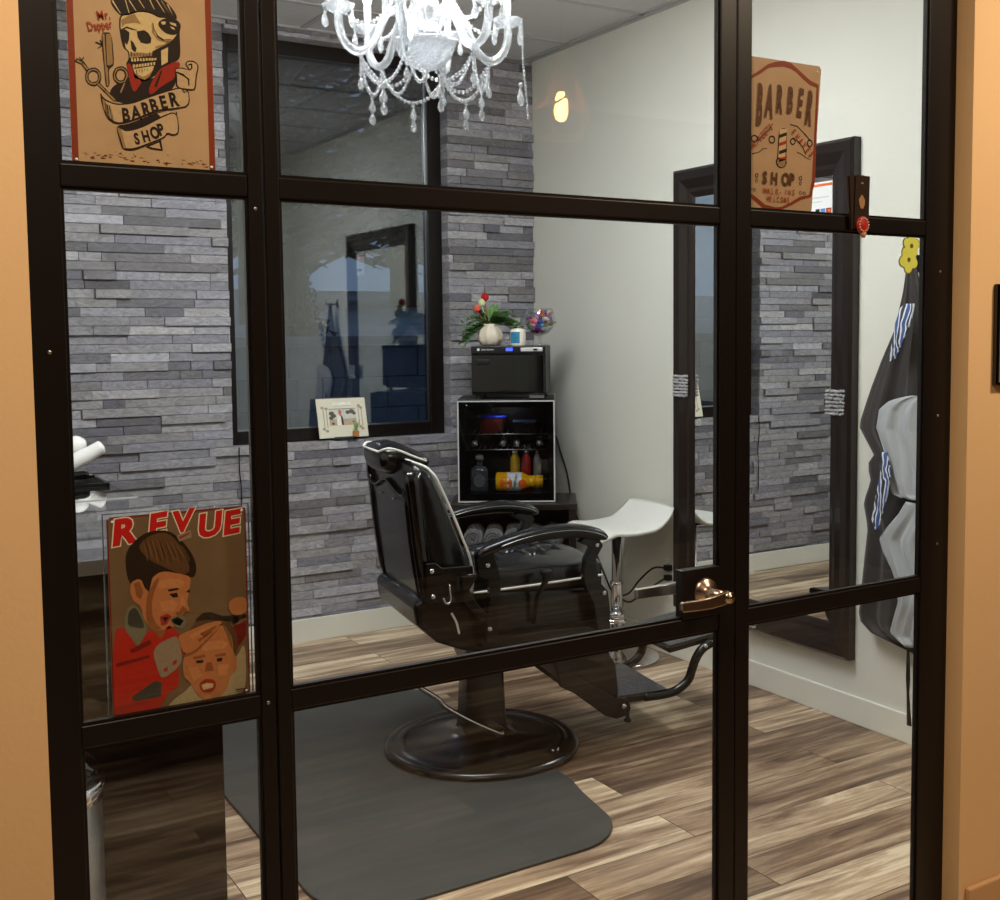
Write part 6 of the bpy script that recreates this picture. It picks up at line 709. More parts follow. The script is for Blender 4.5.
# ================================================================== drinks fridge corner (turned across the corner)
RZ = math.radians(-32.3)
CX, CY = 2.728, 3.01
def W(x, y): return (CX + x * math.cos(RZ) - y * math.sin(RZ), CY + x * math.sin(RZ) + y * math.cos(RZ))
def at(x, y, z): a_, b_ = W(x, y); return (a_, b_, z)
# console the fridge stands on
cn = thing('console_cabinet', at(0, 0, 0), 'dark wood console with an open towel shelf under the drinks fridge', 'console', RZ)
a = MB(); a.box(-.27, .335, -.04, .33, .632, .662); a.build('console_top', M['dark_wood'], cn, bev=.003)
for x_ in (-.265, .295): a = MB(); a.box(x_, x_ + .035, -.03, .32, 0.0, .632); a.build('side_panel', M['dark_wood'], cn, bev=.002)
a = MB(); a.box(-.23, .295, .30, .315, .05, .632); a.build('back_panel', M['dark_wood'], cn)
for z_ in (.42, .06): a = MB(); a.box(-.23, .295, -.02, .30, z_, z_ + .022); a.build('shelf', M['dark_wood'], cn, bev=.002)
for x_ in (-.228, .034): 
    a = MB(); a.box(x_, x_ + .258, -.035, -.018, .084, .415); a.box(x_ + .03, x_ + .228, -.040, -.034, .12, .38); dd_ = a.build('cabinet_door', M['dark_wood'], cn, bev=.002)
    a = MB(); a.tube([(.02 if x_ < 0 else .048, -.052, .22), (.02 if x_ < 0 else .048, -.052, .29)], .004, 8); a.build('door_knob', M['steel'], dd_)
# rolled towels
tw0 = None
def rolled_towel():
    mb = MB(); mb.sm = True; rings = []
    for yy in (0, .004, .25, .254):
        rr_ = .046 if yy in (.004, .25) else .040
        rings.append([(rr_ * math.cos(2 * PI * k / 22), yy, rr_ * math.sin(2 * PI * k / 22)) for k in range(22)])
    mb.loft(rings)
    sp = [(.008 + .030 * t / 30 * 1.0) for t in range(31)]
    mb.tube([(sp[t] * math.cos(t * .52), -.003, sp[t] * math.sin(t * .52)) for t in range(31)], .0045, 6)
    return mb.build('rolled_towel', M['towel'])
tws = [(-.165, -.01, .491, 'leftmost of the rolled grey towels on the console shelf'), (-.068, -.012, .491, 'second rolled grey towel from the left on the console shelf'),
       (.03, .01, .491, 'middle rolled grey towel on the console shelf'), (.127, -.006, .491, 'fourth rolled grey towel from the left on the console shelf'), (.222, .01, .491, 'rightmost of the rolled grey towels on the console shelf')]
for i, (x_, y_, z_, lb) in enumerate(tws):
    o = tw0.copy() if tw0 else rolled_towel()
    if tw0: COL.objects.link(o)
    tw0 = tw0 or o
    o.location = at(x_, y_, z_ - .003); o.rotation_euler = (0, 0, RZ); tag(o, lb, 'towel', 'rolled towels on the console shelf')
# fridge
fr = thing('mini_fridge', at(0, 0, .662), 'black glass-door mini fridge with a silver door edge on the dark console', 'fridge', RZ)
a = MB(); fw, fd, fh = .232, .39, .497
a.box(-fw, fw, .03, fd, 0.006, .045); a.box(-fw, fw, .03, fd, fh - .035, fh); a.box(-fw, -fw + .035, .03, fd, .045, fh - .035); a.box(fw - .035, fw, .03, fd, .045, fh - .035); a.box(-fw + .035, fw - .035, fd - .03, fd, .045, fh - .035)
a.build('fridge_body', M['black_plastic'], fr, bev=.003)
dr = MB()
dr.box(-fw, fw, .0, .026, .004, .045); dr.box(-fw, fw, 0, .026, fh - .04, fh - .006); dr.box(-fw, -fw + .035, 0, .026, .045, fh - .04); dr.box(fw - .035, fw, 0, .026, .045, fh - .04)
do = dr.build('fridge_door', M['black_gloss'], fr)
a = MB(); t_ = .0065
a.box(-fw, fw, -.004, .002, .004, .004 + t_); a.box(-fw, fw, -.004, .002, fh - .006 - t_, fh - .006); a.box(-fw, -fw + t_, -.004, .002, .004 + t_, fh - .006 - t_); a.box(fw - t_, fw, -.004, .002, .004 + t_, fh - .006 - t_)
silver = mat('silver_trim', (214, 214, 216), .3, .35, vary=(9, .02))
a.build('door_trim', silver, do)
a = MB(); a.box(-fw + .03, fw - .03, .004, .009, .04, fh - .036); a.build('door_glass', glass_mat('fridge_glass', (.80, .80, .82), .9), do)
a = MB(); a.ball((-fw + .045, -.001, fh - .028), .004, 8, (1, .4, 1)); a.build('door_badge', M['chrome'], do)
wire = MB()
for z_ in (.250, .325):
    for k in range(15): wire.tube([(-fw + .04 + k * .0275, .06, z_), (-fw + .04 + k * .0275, .34, z_)], .0016, 6)
    wire.tube([(-fw + .036, .06, z_), (fw - .036, .06, z_)], .0028, 6)
wire.build('wire_shelf', M['steel'], fr)
lamp('fridge_fill_light', 'POINT', at(0, .09, .662 + .44), .2, (.9, .95, 1), .03)  # small light added to brighten the fridge contents, no fixture modelled
# contents
glb = mat('clear_bottle_glass', (112, 126, 130), .05, trans=.75, spec=.8, vary=(9, .02)); 
root = thing('food_tub', at(-.075, .17, .662 + .327), 'dark red plastic tub with a blue lid on the top fridge shelf', 'tub', RZ)
a = MB(); a.lathe([(0, 0), (.055, 0), (.066, .07), (.068, .072), (0, .072)]); a.build('tub_body', mat('dark_red_plastic', (150, 62, 52), .45, vary=(20, .1)), root)
a = MB(); a.lathe([(0, .072), (.073, .072), (.073, .080), (.068, .083), (0, .083)]); a.build('tub_lid', mat('blue_lid', (40, 70, 230), .35, vary=(20, .05)), root)
root = thing('food_box', at(.085, .17, .662 + .327), 'black lidded food container on the top fridge shelf', 'container', RZ)
a = MB(); a.box(-.055, .055, -.06, .06, 0, .05, bev=.006); a.build('container_body', M['black_plastic'], root)
a = MB(); a.box(-.058, .058, -.063, .063, .05, .058, bev=.003); a.build('container_lid', mat('grey_blue_lid', (90, 110, 150), .3, vary=(20, .05)), root)
cap_ = mat('bottle_cap_silver', (190, 190, 192), .25, .8, vary=(60, .1))
proto = None
for i, x_ in enumerate((-.155, -.02, .048, .158)):
    if proto is None:
        proto = thing('lying_bottle', (0, 0, 0), rz=RZ)
        a = MB(); a.lathe([(0, 0), (.024, .004), (.026, .02), (.026, .14), (.012, .18), (.011, .2), (0, .2)], n=20, T=Matrix.Translation((0, .26, 0)) @ Matrix.Rotation(PI / 2, 4, 'X')); a.build('bottle_body', mat('dark_bottle', (22, 26, 24), .15, vary=(9, .1)), proto)
        a = MB(); a.tube([(0, .058, 0), (0, .038, 0)], .0145, 18); a.tube([(0, .038, 0), (0, .0375, 0)], .009, 14); a.build('bottle_cap', cap_, proto)
        o = proto
    else: o = copy_tree(proto)
    o.location = at(x_, .02, .662 + .250 + .029)
    tag(o, ('leftmost', 'second from the left', 'third from the left', 'rightmost')[i] + ' of the bottles lying with silver caps forward on the fridge shelf', 'bottle', 'bottles lying on the middle fridge shelf')
# square tequila bottle
root = thing('liquor_bottle', at(-.135, .10, .662 + .0455), 'clear squat liquor bottle with a silver label standing at the lower left of the fridge', 'bottle', RZ)
a = MB(); a.sm = True
def sq(h_, z, n=20, p=.35): return [(h_ * math.copysign(abs(math.cos(2 * PI * k / n + PI / n)) ** p, math.cos(2 * PI * k / n + PI / n)), h_ * .7 * math.copysign(abs(math.sin(2 * PI * k / n + PI / n)) ** p, math.sin(2 * PI * k / n + PI / n)), z) for k in range(n)]
a.loft([sq(.040, 0), sq(.043, .006), sq(.043, .10), sq(.036, .115, p=.7), sq(.014, .125, p=1), sq(.013, .15, p=1)]); a.build('bottle_body', glb, root)
a = MB(); a.tube([(0, 0, .15), (0, 0, .158), (0, 0, .172), (0, 0, .178)], [.017, .02, .018, .008], 16); a.build('stopper', mat('grey_stopper', (120, 118, 112), .4, vary=(9, .1)), root)
a = MB(); a.prism([(.028 * math.cos(k), .055 + .034 * math.sin(k)) for k in [2 * PI * i / 20 for i in range(20)]], 'y', -.0325, -.0315); a.build('bottle_label', mat('dark_silver_label', (110, 114, 112), .4, .4, vary=(120, .5)), root)
# orange juice bottle lying on its side
juice = mat('orange_juice', (250, 190, 10), .2, spec=.6, vary=(9, .04))
root = thing('juice_bottle', at(-.055, .075, .662 + .0455 + .048), 'yellow orange juice bottle lying on its side at the bottom of the fridge', 'bottle', RZ)
TX = Matrix.Rotation(PI / 2, 4, 'Y')
a = MB(); a.lathe([(0, 0), (.04, 0), (.046, .008), (.046, .10), (.044, .13), (.030, .155), (.028, .165), (.030, .18), (.029, .19), (0, .19)], n=28, T=TX); a.build('bottle_body', juice, root)
a = MB(); a.tube([(.19, 0, 0), (.228, 0, 0)], .0305, 22); a.build('bottle_cap', mat('yellow_cap', (235, 180, 20), .4, vary=(60, .08)), root)
lb = MB(); lb.sm = True
def arcl(x0, x1, a0, a1, r_, mi, mb, n=10):
    mb.mi = mi
    for k in range(n):
        t0, t1 = math.radians(a0 + (a1 - a0) * k / n), math.radians(a0 + (a1 - a0) * (k + 1) / n)
        mb.flat([(x0, -r_ * math.cos(t0), r_ * math.sin(t0)), (x1, -r_ * math.cos(t0), r_ * math.sin(t0)), (x1, -r_ * math.cos(t1), r_ * math.sin(t1)), (x0, -r_ * math.cos(t1), r_ * math.sin(t1))])
arcl(.055, .125, -80, 80, .0466, 0, lb)
def disc_on(cx_, cz_, r_, mi, rr_):
    lb.mi = mi
    pts = []
    for k in range(18):
        xx, zz = cx_ + r_ * math.cos(2 * PI * k / 18), cz_ + r_ * 1.05 * math.sin(2 * PI * k / 18); zz = max(-.045, min(.045, zz)); pts.append((xx, -math.sqrt(max(0, rr_ ** 2 - zz * zz)), zz))
    c_ = lb.bm.verts.new((cx_, -math.sqrt(rr_ ** 2 - cz_ ** 2), cz_)); vs = [lb.bm.verts.new(p) for p in pts]
    for k in range(18): lb._f([c_, vs[k], vs[(k + 1) % 18]])
disc_on(.050, -.002, .030, 1, .0472); disc_on(.130, -.006, .020, 1, .0472)
lb.mi = 2
Tt = Matrix.Translation((.098, -.0478, .036)) @ Matrix(((0, 1, 0, 0), (0, 0, -1, 0), (-1, 0, 0, 0), (0, 0, 0, 1)))
Tt = Matrix.Translation((.0, -.0482, .0)) @ Matrix(((1, 0, 0, 0), (0, 0, -1, 0), (0, 1, 0, 0), (0, 0, 0, 1)))
lb.sm = False; write(lb, 'Tropicana', Tt, .013, 1.0, .01, rot=math.radians(80), x=.092, y=-.034)
lb.build('bottle_label', [M['white_gloss'], mat('orange_print', (240, 110, 20), .5, vary=(60, .15)), mat('green_print', (30, 120, 60), .5, vary=(9, .05))], root, recalc=False)
for nm, x_, col_, lbx, cat_ in (('yellow_drink_bottle', .035, (230, 190, 30), 'small yellow drink bottle standing behind the lying juice bottle', 'bottle'), ('red_drink_bottle', .090, (180, 38, 30), 'small red drink bottle standing behind the lying juice bottle', 'bottle'), ('silver_drink_can', .145, (150, 150, 140), 'slim silver drink can standing at the right of the fridge', 'can')):
    root = thing(nm, at(x_, .19, .662 + .0455), lbx, cat_, RZ)
    mm_ = mat(nm + '_paint', col_, .25, .2, vary=(50, .15))
    a = MB(); w_ = .024 if 'can' not in nm else .020
    a.lathe([(0, 0), (w_ * .9, 0), (w_, .006), (w_, .135), (w_ * .9, .15), (w_ * .55, .165), (w_ * .5, .172), (0, .172)]); a.build('drink_body', mm_, root)
    a = MB(); a.tube([(0, 0, .172), (0, 0, .185)], w_ * .55, 16); a.build('drink_top', cap_ if 'yellow' not in nm else M['white_gloss'], root)

# towel warmer cabinet on the fridge
RW = math.radians(-37)
hc = thing('towel_warmer', at(.012, .02, 1.159), 'black towel warmer cabinet with a blue display on top of the fridge', 'towel warmer', RW)
a = MB(); a.box(-.178, .178, .018, .29, .018, .252); a.build('warmer_body', M['black_plastic'], hc, bev=.006)
a = MB(); a.box(-.176, .172, .0, .018, .03, .212); wd = a.build('warmer_door', M['black_gloss'], hc, bev=.004)
a = MB(); a.box(-.155, -.085, -.004, .002, .165, .19); a.box(-.148, -.092, -.006, -.002, .170, .185); a.build('door_grip', M['black_plastic'], wd, bev=.002)
a = MB(); a.box(-.178, .178, .0, .018, .214, .252); cp = a.build('control_panel', mat('panel_black', (18, 18, 22), .3, vary=(9, .05)), hc, bev=.004)
a = MB(); a.box(.06, .165, -.003, .001, .226, .243, bev=.0012); a.build('switch_plate', silver, cp)
a = MB(); a.box(.12, .14, -.005, -.002, .230, .239); a.build('rocker_switch', M['black_plastic'], cp)
a = MB(); a.box(-.01, .022, -.002, .001, .228, .243); a.build('blue_display', mat('blue_display', (40, 60, 255), .3, emit=(50, 70, 255), estr=3.0, vary=(90, .2)), cp)
TP = Matrix.Translation((0, -.0012, 0)) @ Matrix(((1, 0, 0, 0), (0, 0, -1, 0), (0, 1, 0, 0), (0, 0, 0, 1)))
a = MB(); write(a, 'Salon Sundry', TP, .0075, 1.05, .012, x=-.128, y=.232); a.flat([TP @ Vector((-.142 + .0065 * math.cos(k), .2355 + .0065 * math.sin(k), 0)) for k in [2 * PI * i / 16 for i in range(16)]])
a.build('panel_lettering', M['white_gloss'], cp, recalc=False)
for x_ in (-.15, .15):
    for y_ in (.04, .27):
        a = MB(); a.tube([(x_, y_, .0), (x_, y_, .02)], .011, 12); a.build('foot', M['rubber'], hc)
a = MB(); a.box(.1, .17, .004, .02, .004, .016); a.build('drip_tray', M['steel'], hc)
TW = 1.159 + .2525
def atw(x, y, z):
    bx, by = W(.012, .02); return (bx + x * math.cos(RW) - y * math.sin(RW), by + x * math.sin(RW) + y * math.cos(RW), z)
# vase of flowers
vs_ = thing('flower_vase', atw(-.10, .12, TW), 'cream pumpkin-shaped vase of ferns, red tulip and pink flower on the towel warmer', 'vase of flowers', RW)
a = MB(); a.sm = True; rings = []
for (r_, z) in ((.032, 0), (.045, .003), (.058, .026), (.060, .045), (.054, .072), (.040, .09), (.034, .098), (.038, .106), (.033, .106), (.03, .09)):
    rings.append([(r_ * (1 + .05 * math.cos(8 * (2 * PI * k / 48) + z * 14)) * math.cos(2 * PI * k / 48), r_ * (1 + .05 * math.cos(8 * (2 * PI * k / 48) + z * 14)) * math.sin(2 * PI * k / 48), z) for k in range(48)])
a.loft(rings); a.build('vase', mat('cream_ceramic', (222, 210, 190), .35, vary=(14, .08)), vs_)
gr1 = mat('fern_green', (112, 158, 84), .6, vary=(30, .35)); gr2 = mat('dark_leaf_green', (58, 100, 56), .5, vary=(30, .3))
rr = random.Random(21)
fa, fb = MB(), MB()
for k in range(58):
    az = rr.uniform(0, 2 * PI); L_ = rr.uniform(.09, .155); el = rr.uniform(.2, 1.3)
    if k < 16: az = PI + rr.uniform(-.5, .5); el = rr.uniform(-.3, .3); L_ = rr.uniform(.10, .15)
    elif k < 32: az = rr.uniform(-.6, .6); el = rr.uniform(.1, .7); L_ = rr.uniform(.10, .17)
    d = Vector((math.cos(az) * math.cos(el), .55 * math.sin(az) * math.cos(el), math.sin(el))).normalized()
    p0 = Vector((0, 0, .10)); mb = fa if k % 3 else fb
    P = [p0 + d * (L_ * t) + Vector((0, 0, .03 * t - .09 * t * t)) for t in [i / 8 for i in range(9)]]
    mb.tube(P, .0012, 5); sd = d.cross(Vector((0, 0, 1))).normalized()
    for i in range(1, 9):
        for s_ in (-1, 1):
            w_ = .032 * (1 - .6 * abs(i / 8 - .35)); q = P[i]; e = q + sd * s_ * w_ + d * .012 + Vector((0, 0, rr.uniform(-.012, .008)))
            mid = (q + e) / 2 + Vector((0, 0, .003)); n_ = d * .0095
            mb.flat([q, mid - n_, e, mid + n_])
fa.build('fern_fronds', gr1, vs_, recalc=False); fb.build('leaves', gr2, vs_, recalc=False)
def tulip(p, mm, sc_=1.0, nm='tulip'):
    a = MB(); a.sm = True
    for k in range(6):
        t = 2 * PI * k / 6; dv = Vector((math.cos(t), math.sin(t), 0)); sd = Vector((-math.sin(t), math.cos(t), 0)); c_ = Vector(p)
        R_ = [.004, .014, .016, .012, .004]; Z = [0, .008, .02, .032, .042]; Wd = [.003, .010, .012, .009, .001]
        L1 = [a.bm.verts.new(c_ + (dv * R_[i] + sd * Wd[i] + Vector((0, 0, Z[i]))) * sc_) for i in range(5)]; L2 = [a.bm.verts.new(c_ + (dv * R_[i] - sd * Wd[i] + Vector((0, 0, Z[i]))) * sc_) for i in range(5)]
        for i in range(4): a._f([L1[i], L2[i], L2[i + 1], L1[i + 1]])
    a.ball((p[0], p[1], p[2] + .014 * sc_), .013 * sc_, 10, (1, 1, 1.1))
    a.tube([(p[0], p[1], p[2]), (p[0] * .4, p[1] * .4, .11)], .002, 6)
    return a.build(nm, mm, vs_, recalc=False)
tulip((-.022, -.02, .215), mat('red_petals', (190, 22, 22), .5, vary=(60, .15)), 1.0)
tulip((-.058, -.03, .165), mat('coral_petals', (235, 92, 70), .5, vary=(60, .2)), .8, 'coral_flower')
tulip((-.035, -.03, .19), mat('pale_green_petals', (205, 215, 165), .5, vary=(60, .1)), .9, 'white_flower')
# candle
cd = thing('jar_candle', atw(.045, .035, TW), 'white jar candle with a blue label on the towel warmer', 'candle', RW)
a = MB(); a.lathe([(0, 0), (.035, 0), (.037, .004), (.037, .072), (.033, .078), (.018, .080), (.016, .083), (0, .083)], n=36); a.build('candle_jar', mat('milk_glass', (236, 230, 214), .2, coat=.5, vary=(9, .02)), cd)
a = MB(); a.sm = True; n = 12
for k in range(n):
    t0, t1 = math.radians(-150 + 78 * k / n), math.radians(-150 + 78 * (k + 1) / n)
    a.flat([(.0375 * math.cos(t0), .0375 * math.sin(t0), .012), (.0375 * math.cos(t1), .0375 * math.sin(t1), .012), (.0375 * math.cos(t1), .0375 * math.sin(t1), .066), (.0375 * math.cos(t0), .0375 * math.sin(t0), .066)])
a.build('candle_label', mat('teal_label', (46, 130, 168), .5, vary=(60, .25)), cd, recalc=False)
# candy goblet
gb = thing('candy_goblet', atw(.145, .10, TW), 'large clear glass goblet full of wrapped candy on the towel warmer', 'goblet', RW)
a = MB(); a.lathe([(0, 0), (.04, 0), (.04, .004), (.012, .01), (.008, .016), (.012, .028), (.009, .04), (.03, .052), (.062, .078), (.075, .115), (.070, .155), (.060, .178), (.058, .178), (.068, .155), (.072, .115), (.06, .08), (.028, .055), (0, .047)], n=44)
a.build('goblet_glass', glass_mat('goblet_glass', (.93, .95, .95), 1.6, 1.7), gb)
rr = random.Random(6)
ccol = [(220, 30, 40), (240, 200, 40), (40, 60, 190), (30, 140, 70), (240, 130, 40), (236, 230, 226), (150, 60, 150), (230, 110, 160), (90, 170, 220), (90, 30, 30)]
cm = [mat('candy_wrapper', c_, .25, .1, spec=.7, vary=(90, .2)) for c_ in ccol]
spots_ = []
for k in range(6000):
    if len(spots_) >= 78: break
    z = rr.uniform(.065, .165); rm = .060 * math.sqrt(max(.05, 1 - ((z - .118) / .066) ** 2)); t = rr.uniform(0, 2 * PI); q = rm * math.sqrt(rr.random()); p = Vector((q * math.cos(t), q * math.sin(t), z))
    if all((p - s_).length > .0165 for s_ in spots_): spots_.append(p)
cp_ = []
for i, p in enumerate(spots_):
    ci = i % len(ccol)
    if i < len(ccol):
        a = MB(); a.ball((0, 0, 0), .0102, 10, (1.25, .9, .85)); a.sm = False
        for s_ in (-1, 1): a.loft([[(s_ * .009, -.002, -.002), (s_ * .009, .002, -.002), (s_ * .009, .002, .002), (s_ * .009, -.002, .002)], [(s_ * .018, -.007, -.001), (s_ * .018, .007, -.001), (s_ * .018, .007, .001), (s_ * .018, -.007, .001)]])
        o = a.build('wrapped_candy', cm[ci]); cp_.append(o)
    else: o = cp_[ci].copy(); COL.objects.link(o)
    bx = Matrix.Translation(gb.location) @ Matrix.Rotation(RW, 4, 'Z') @ p
    o.location = bx; o.rotation_euler = (rr.uniform(-1, 1), rr.uniform(-1, 1), rr.uniform(0, 6.28))
    cname = ['red', 'yellow', 'blue', 'green', 'orange', 'white', 'purple', 'pink', 'light blue', 'maroon'][ci]
    tag(o, 'small %s wrapped candy among the sweets in the glass goblet' % cname, 'candy', '%s wrapped candies in the goblet' % cname)

# ================================================================== stool
sl = thing('bar_stool', (2.985, 2.47, 0), 'white curved-seat bar stool with a chrome column beside the mirror', 'stool', math.radians(-4))
a = MB(); a.lathe([(0, 0), (.19, 0), (.193, .004), (.188, .010), (.12, .022), (.05, .036), (.035, .05), (.032, .07), (0, .07)], n=56); a.build('round_base', M['chrome'], sl)
a = MB(); a.lathe([(.026, .06), (.026, .33), (.030, .335), (.030, .35), (.023, .352), (.023, .585), (0, .585)], n=28); a.build('column', M['chrome'], sl)
a = MB(); a.lathe([(.03, .18), (.036, .18), (.036, .215), (.03, .215)], n=24); a.tube([(.155 * math.cos(math.radians(t)) - .02, .155 * math.sin(math.radians(t)) , .205) for t in range(100, 262, 8)], .010, 12); a.tube([(-.03, 0, .2), (-.175, 0, .205)], .009, 10); a.build('footrest_ring', M['chrome'], sl)
a = MB(); a.box(-.09, .09, -.09, .09, .578, .592, bev=.004); a.tube([(0, .03, .575), (0, .19, .555)], .005, 8); a.build('seat_mount', M['black_metal'], sl)
def spz(s):   # profile along x: droops at the front (-x), sweeps up to a lip at the back (+x)
    if s < -.6: return -.030 * ((-.6 - s) / .4) ** 1.5
    if s > .35: return .085 * ((s - .35) / .65) ** 1.7
    return -.006 * math.cos((s + .12) / .47 * PI / 2)
mb, G = cushion(30, 24, lambda s, t: (0, 0, 0))
for i, row in enumerate(G):
    for j, v_ in enumerate(row):
        s, t = i / 15 - 1, j / 12 - 1
        cr_ = 1 - .10 * abs(t) ** 6 - 0; ct_ = 1 - .08 * abs(s) ** 8
        v_.co = Vector((.20 * s * (1 - .07 * abs(t) ** 8), .20 * t * ct_ - .0 * s, .608 + spz(s) + .006 * (1 - t * t)))
bot = [[mb.bm.verts.new((v_.co.x * .985, v_.co.y * .985, v_.co.z - .016)) for v_ in row] for row in G]
for i in range(30):
    for j in range(24): mb._f([bot[i][j], bot[i][j + 1], bot[i + 1][j + 1], bot[i + 1][j]])
for i in range(30): mb._f([G[i][0], bot[i][0], bot[i + 1][0], G[i + 1][0]]); mb._f([G[i][24], G[i + 1][24], bot[i + 1][24], bot[i][24]])
for j in range(24): mb._f([G[0][j], G[0][j + 1], bot[0][j + 1], bot[0][j]]); mb._f([G[30][j], bot[30][j], bot[30][j + 1], G[30][j + 1]])
mb.build('seat', M['white_plastic'], sl)

# ================================================================== salon capes on the right wall
hk = thing('wall_hook', (XR, .985, 1.70), 'small black wall hook holding the salon capes', 'hook')
a = MB(); a.box(-.006, 0, -.015, .015, -.03, .03); a.tube(smooth_path([(0, 0, .0), (-.05, 0, -.012), (-.085, 0, -.005), (-.09, 0, .02)]), .004, 8); a.build('hook_body', M['black_metal'], hk)
def drape(name, outline, x0, amp, freq, mats, parent=None, th=.006, ph=0.0, lean=0.0):
    """outline: list of (z, yleft, yright) rows; cloth hangs in folds in front of the wall"""
    mb = MB(); mb.sm = True; rows = []
    zs_ = [r[0] for r in outline]; n = 26; m_ = 44
    F, Bk = [], []
    for i in range(m_ + 1):
        z = zs_[0] + (zs_[-1] - zs_[0]) * i / m_
        for r0, r1 in zip(outline, outline[1:]):
            if r0[0] >= z >= r1[0]:
                t = (r0[0] - z) / (r0[0] - r1[0] + 1e-9); yl = r0[1] + (r1[1] - r0[1]) * t; yr = r0[2] + (r1[2] - r0[2]) * t; break
        q = min(1, i / m_ * 2.2 + .12); f_, b_ = [], []
        for j in range(n + 1):
            s = j / n; y = yl + (yr - yl) * s
            d = amp * q * (math.sin(freq * s * 2 * PI + ph + .9 * math.sin(i * .11)) * .7 + .3 * math.sin(freq * 2.3 * s * 2 * PI + 1.3 * ph + i * .06)) * (1 - .3 * abs(2 * s - 1) ** 4)
            X = x0 - abs(lean) * q + d
            X = min(X, XR - .004)
            f_.append(mb.bm.verts.new((X - th / 2, y, z))); b_.append(mb.bm.verts.new((min(X + th / 2, XR - .001), y, z)))
        F.append(f_); Bk.append(b_)
    for i in range(m_):
        for j in range(n): mb._f([F[i][j], F[i][j + 1], F[i + 1][j + 1], F[i + 1][j]]); mb._f([Bk[i][j], Bk[i + 1][j], Bk[i + 1][j + 1], Bk[i][j + 1]])
        mb._f([F[i][0], F[i + 1][0], Bk[i + 1][0], Bk[i][0]]); mb._f([F[i][n], Bk[i][n], Bk[i + 1][n], F[i + 1][n]])
    for j in range(n): mb._f([F[0][j], Bk[0][j], Bk[0][j + 1], F[0][j + 1]]); mb._f([F[m_][j], F[m_][j + 1], Bk[m_][j + 1], Bk[m_][j]])
    return mb.build(name, mats, parent)
capeM = mat('dark_grey_cape_cloth', (46, 41, 39), .7, vary=(5, .08), sheen=.2)
silvM = mat('silver_grey_cape_cloth', (164, 167, 170), .45, vary=(5, .05), sheen=.3)
dark = [(1.70, .995, .965), (1.60, 1.012, .93), (1.47, 1.050, .88), (1.367, 1.107, .84), (1.266, 1.156, .80), (1.15, 1.205, .77), (1.12, 1.21, .765), (1.02, 1.135, .77), (.99, 1.17, .77), (.93, 1.150, .76), (.85, 1.182, .74), (.76, 1.157, .73), (.56, 1.177, .72), (.43, 1.19, .73), (.39, 1.165, .75), (.372, 1.08, .78), (.36, 1.0, .82), (.352, .95, .88)]
cpr = thing('salon_cape', (0, 0, 0), 'dark charcoal salon cape hanging in folds on the white wall at the right', 'cape')
drape('cape_cloth', dark, XR - .055, .020, 3.0, capeM, cpr)
a = MB(); a.tube([(XR - .05, .972, .37), (XR - .05, .970, .25), (XR - .052, .968, .2), (XR - .05, .962, .085)], [.006, .010, .006, .011], 8, flat=.3, up=(1, 0, 0)); a.build('neck_strap', M['cord'], cpr)
sv = thing('salon_cape', (0, 0, 0), 'silver-grey salon cape folded over the front of the charcoal one', 'cape')
drape('cape_cloth', [(1.25, .93, .84), (1.238, .99, .83), (1.225, 1.03, .82), (1.195, 1.072, .81), (1.13, 1.087, .80), (1.08, 1.065, .79), (1.03, 1.042, .79), (.96, 1.028, .78), (.906, 1.005, .78), (.896, .965, .78)], XR - .104, .018, 2.8, silvM, sv, ph=1.0)
drape('cape_cloth', [(.885, .945, .78), (.84, .975, .77), (.78, 1.03, .77), (.743, 1.058, .77), (.70, 1.04, .77), (.64, 1.0, .77), (.606, .985, .77), (.53, .975, .78), (.46, .998, .79), (.413, 1.011, .80), (.385, .945, .82)], XR - .104, .018, 2.8, silvM, sv, ph=2.2)
def stripe_mat():
    mt = mat('blue_striped_cloth', (225, 228, 236), .6); nt = mt.node_tree; b = nt.nodes['Principled BSDF']
    tc = nt.nodes.new('ShaderNodeTexCoord'); wv = nt.nodes.new('ShaderNodeTexWave'); wv.inputs['Scale'].default_value = 9; wv.inputs['Distortion'].default_value = 7; wv.bands_direction = 'Y'; wv.inputs['Detail'].default_value = 2
    cr = nt.nodes.new('ShaderNodeValToRGB'); cr.color_ramp.interpolation = 'CONSTANT'; cr.color_ramp.elements[0].color = lin((70, 92, 150)); cr.color_ramp.elements[1].position = .32; cr.color_ramp.elements[1].color = lin((226, 230, 240))
    e = cr.color_ramp.elements.new(.8); e.color = lin((60, 62, 70))
    nt.links.new(tc.outputs['Object'], wv.inputs['Vector']); nt.links.new(wv.outputs['Color'], cr.inputs[0]); nt.links.new(cr.outputs[0], b.inputs['Base Color']); return mt
bl = thing('patterned_cape', (0, 0, 0), 'white cape with blue pattern showing between folds of the charcoal cape', 'cape')
sm_ = stripe_mat()
drape('cape_cloth', [(1.56, .945, .91), (1.546, .966, .91), (1.49, .990, .925), (1.371, 1.010, .99), (1.365, 1.007, 1.0)], XR - .120, .003, 1.5, sm_, bl)
drape('cape_cloth', [(1.05, 1.032, 1.01), (.985, 1.035, .99), (.90, 1.055, 1.005), (.81, 1.073, 1.035), (.775, 1.055, 1.045)], XR - .128, .003, 1.5, sm_, bl)

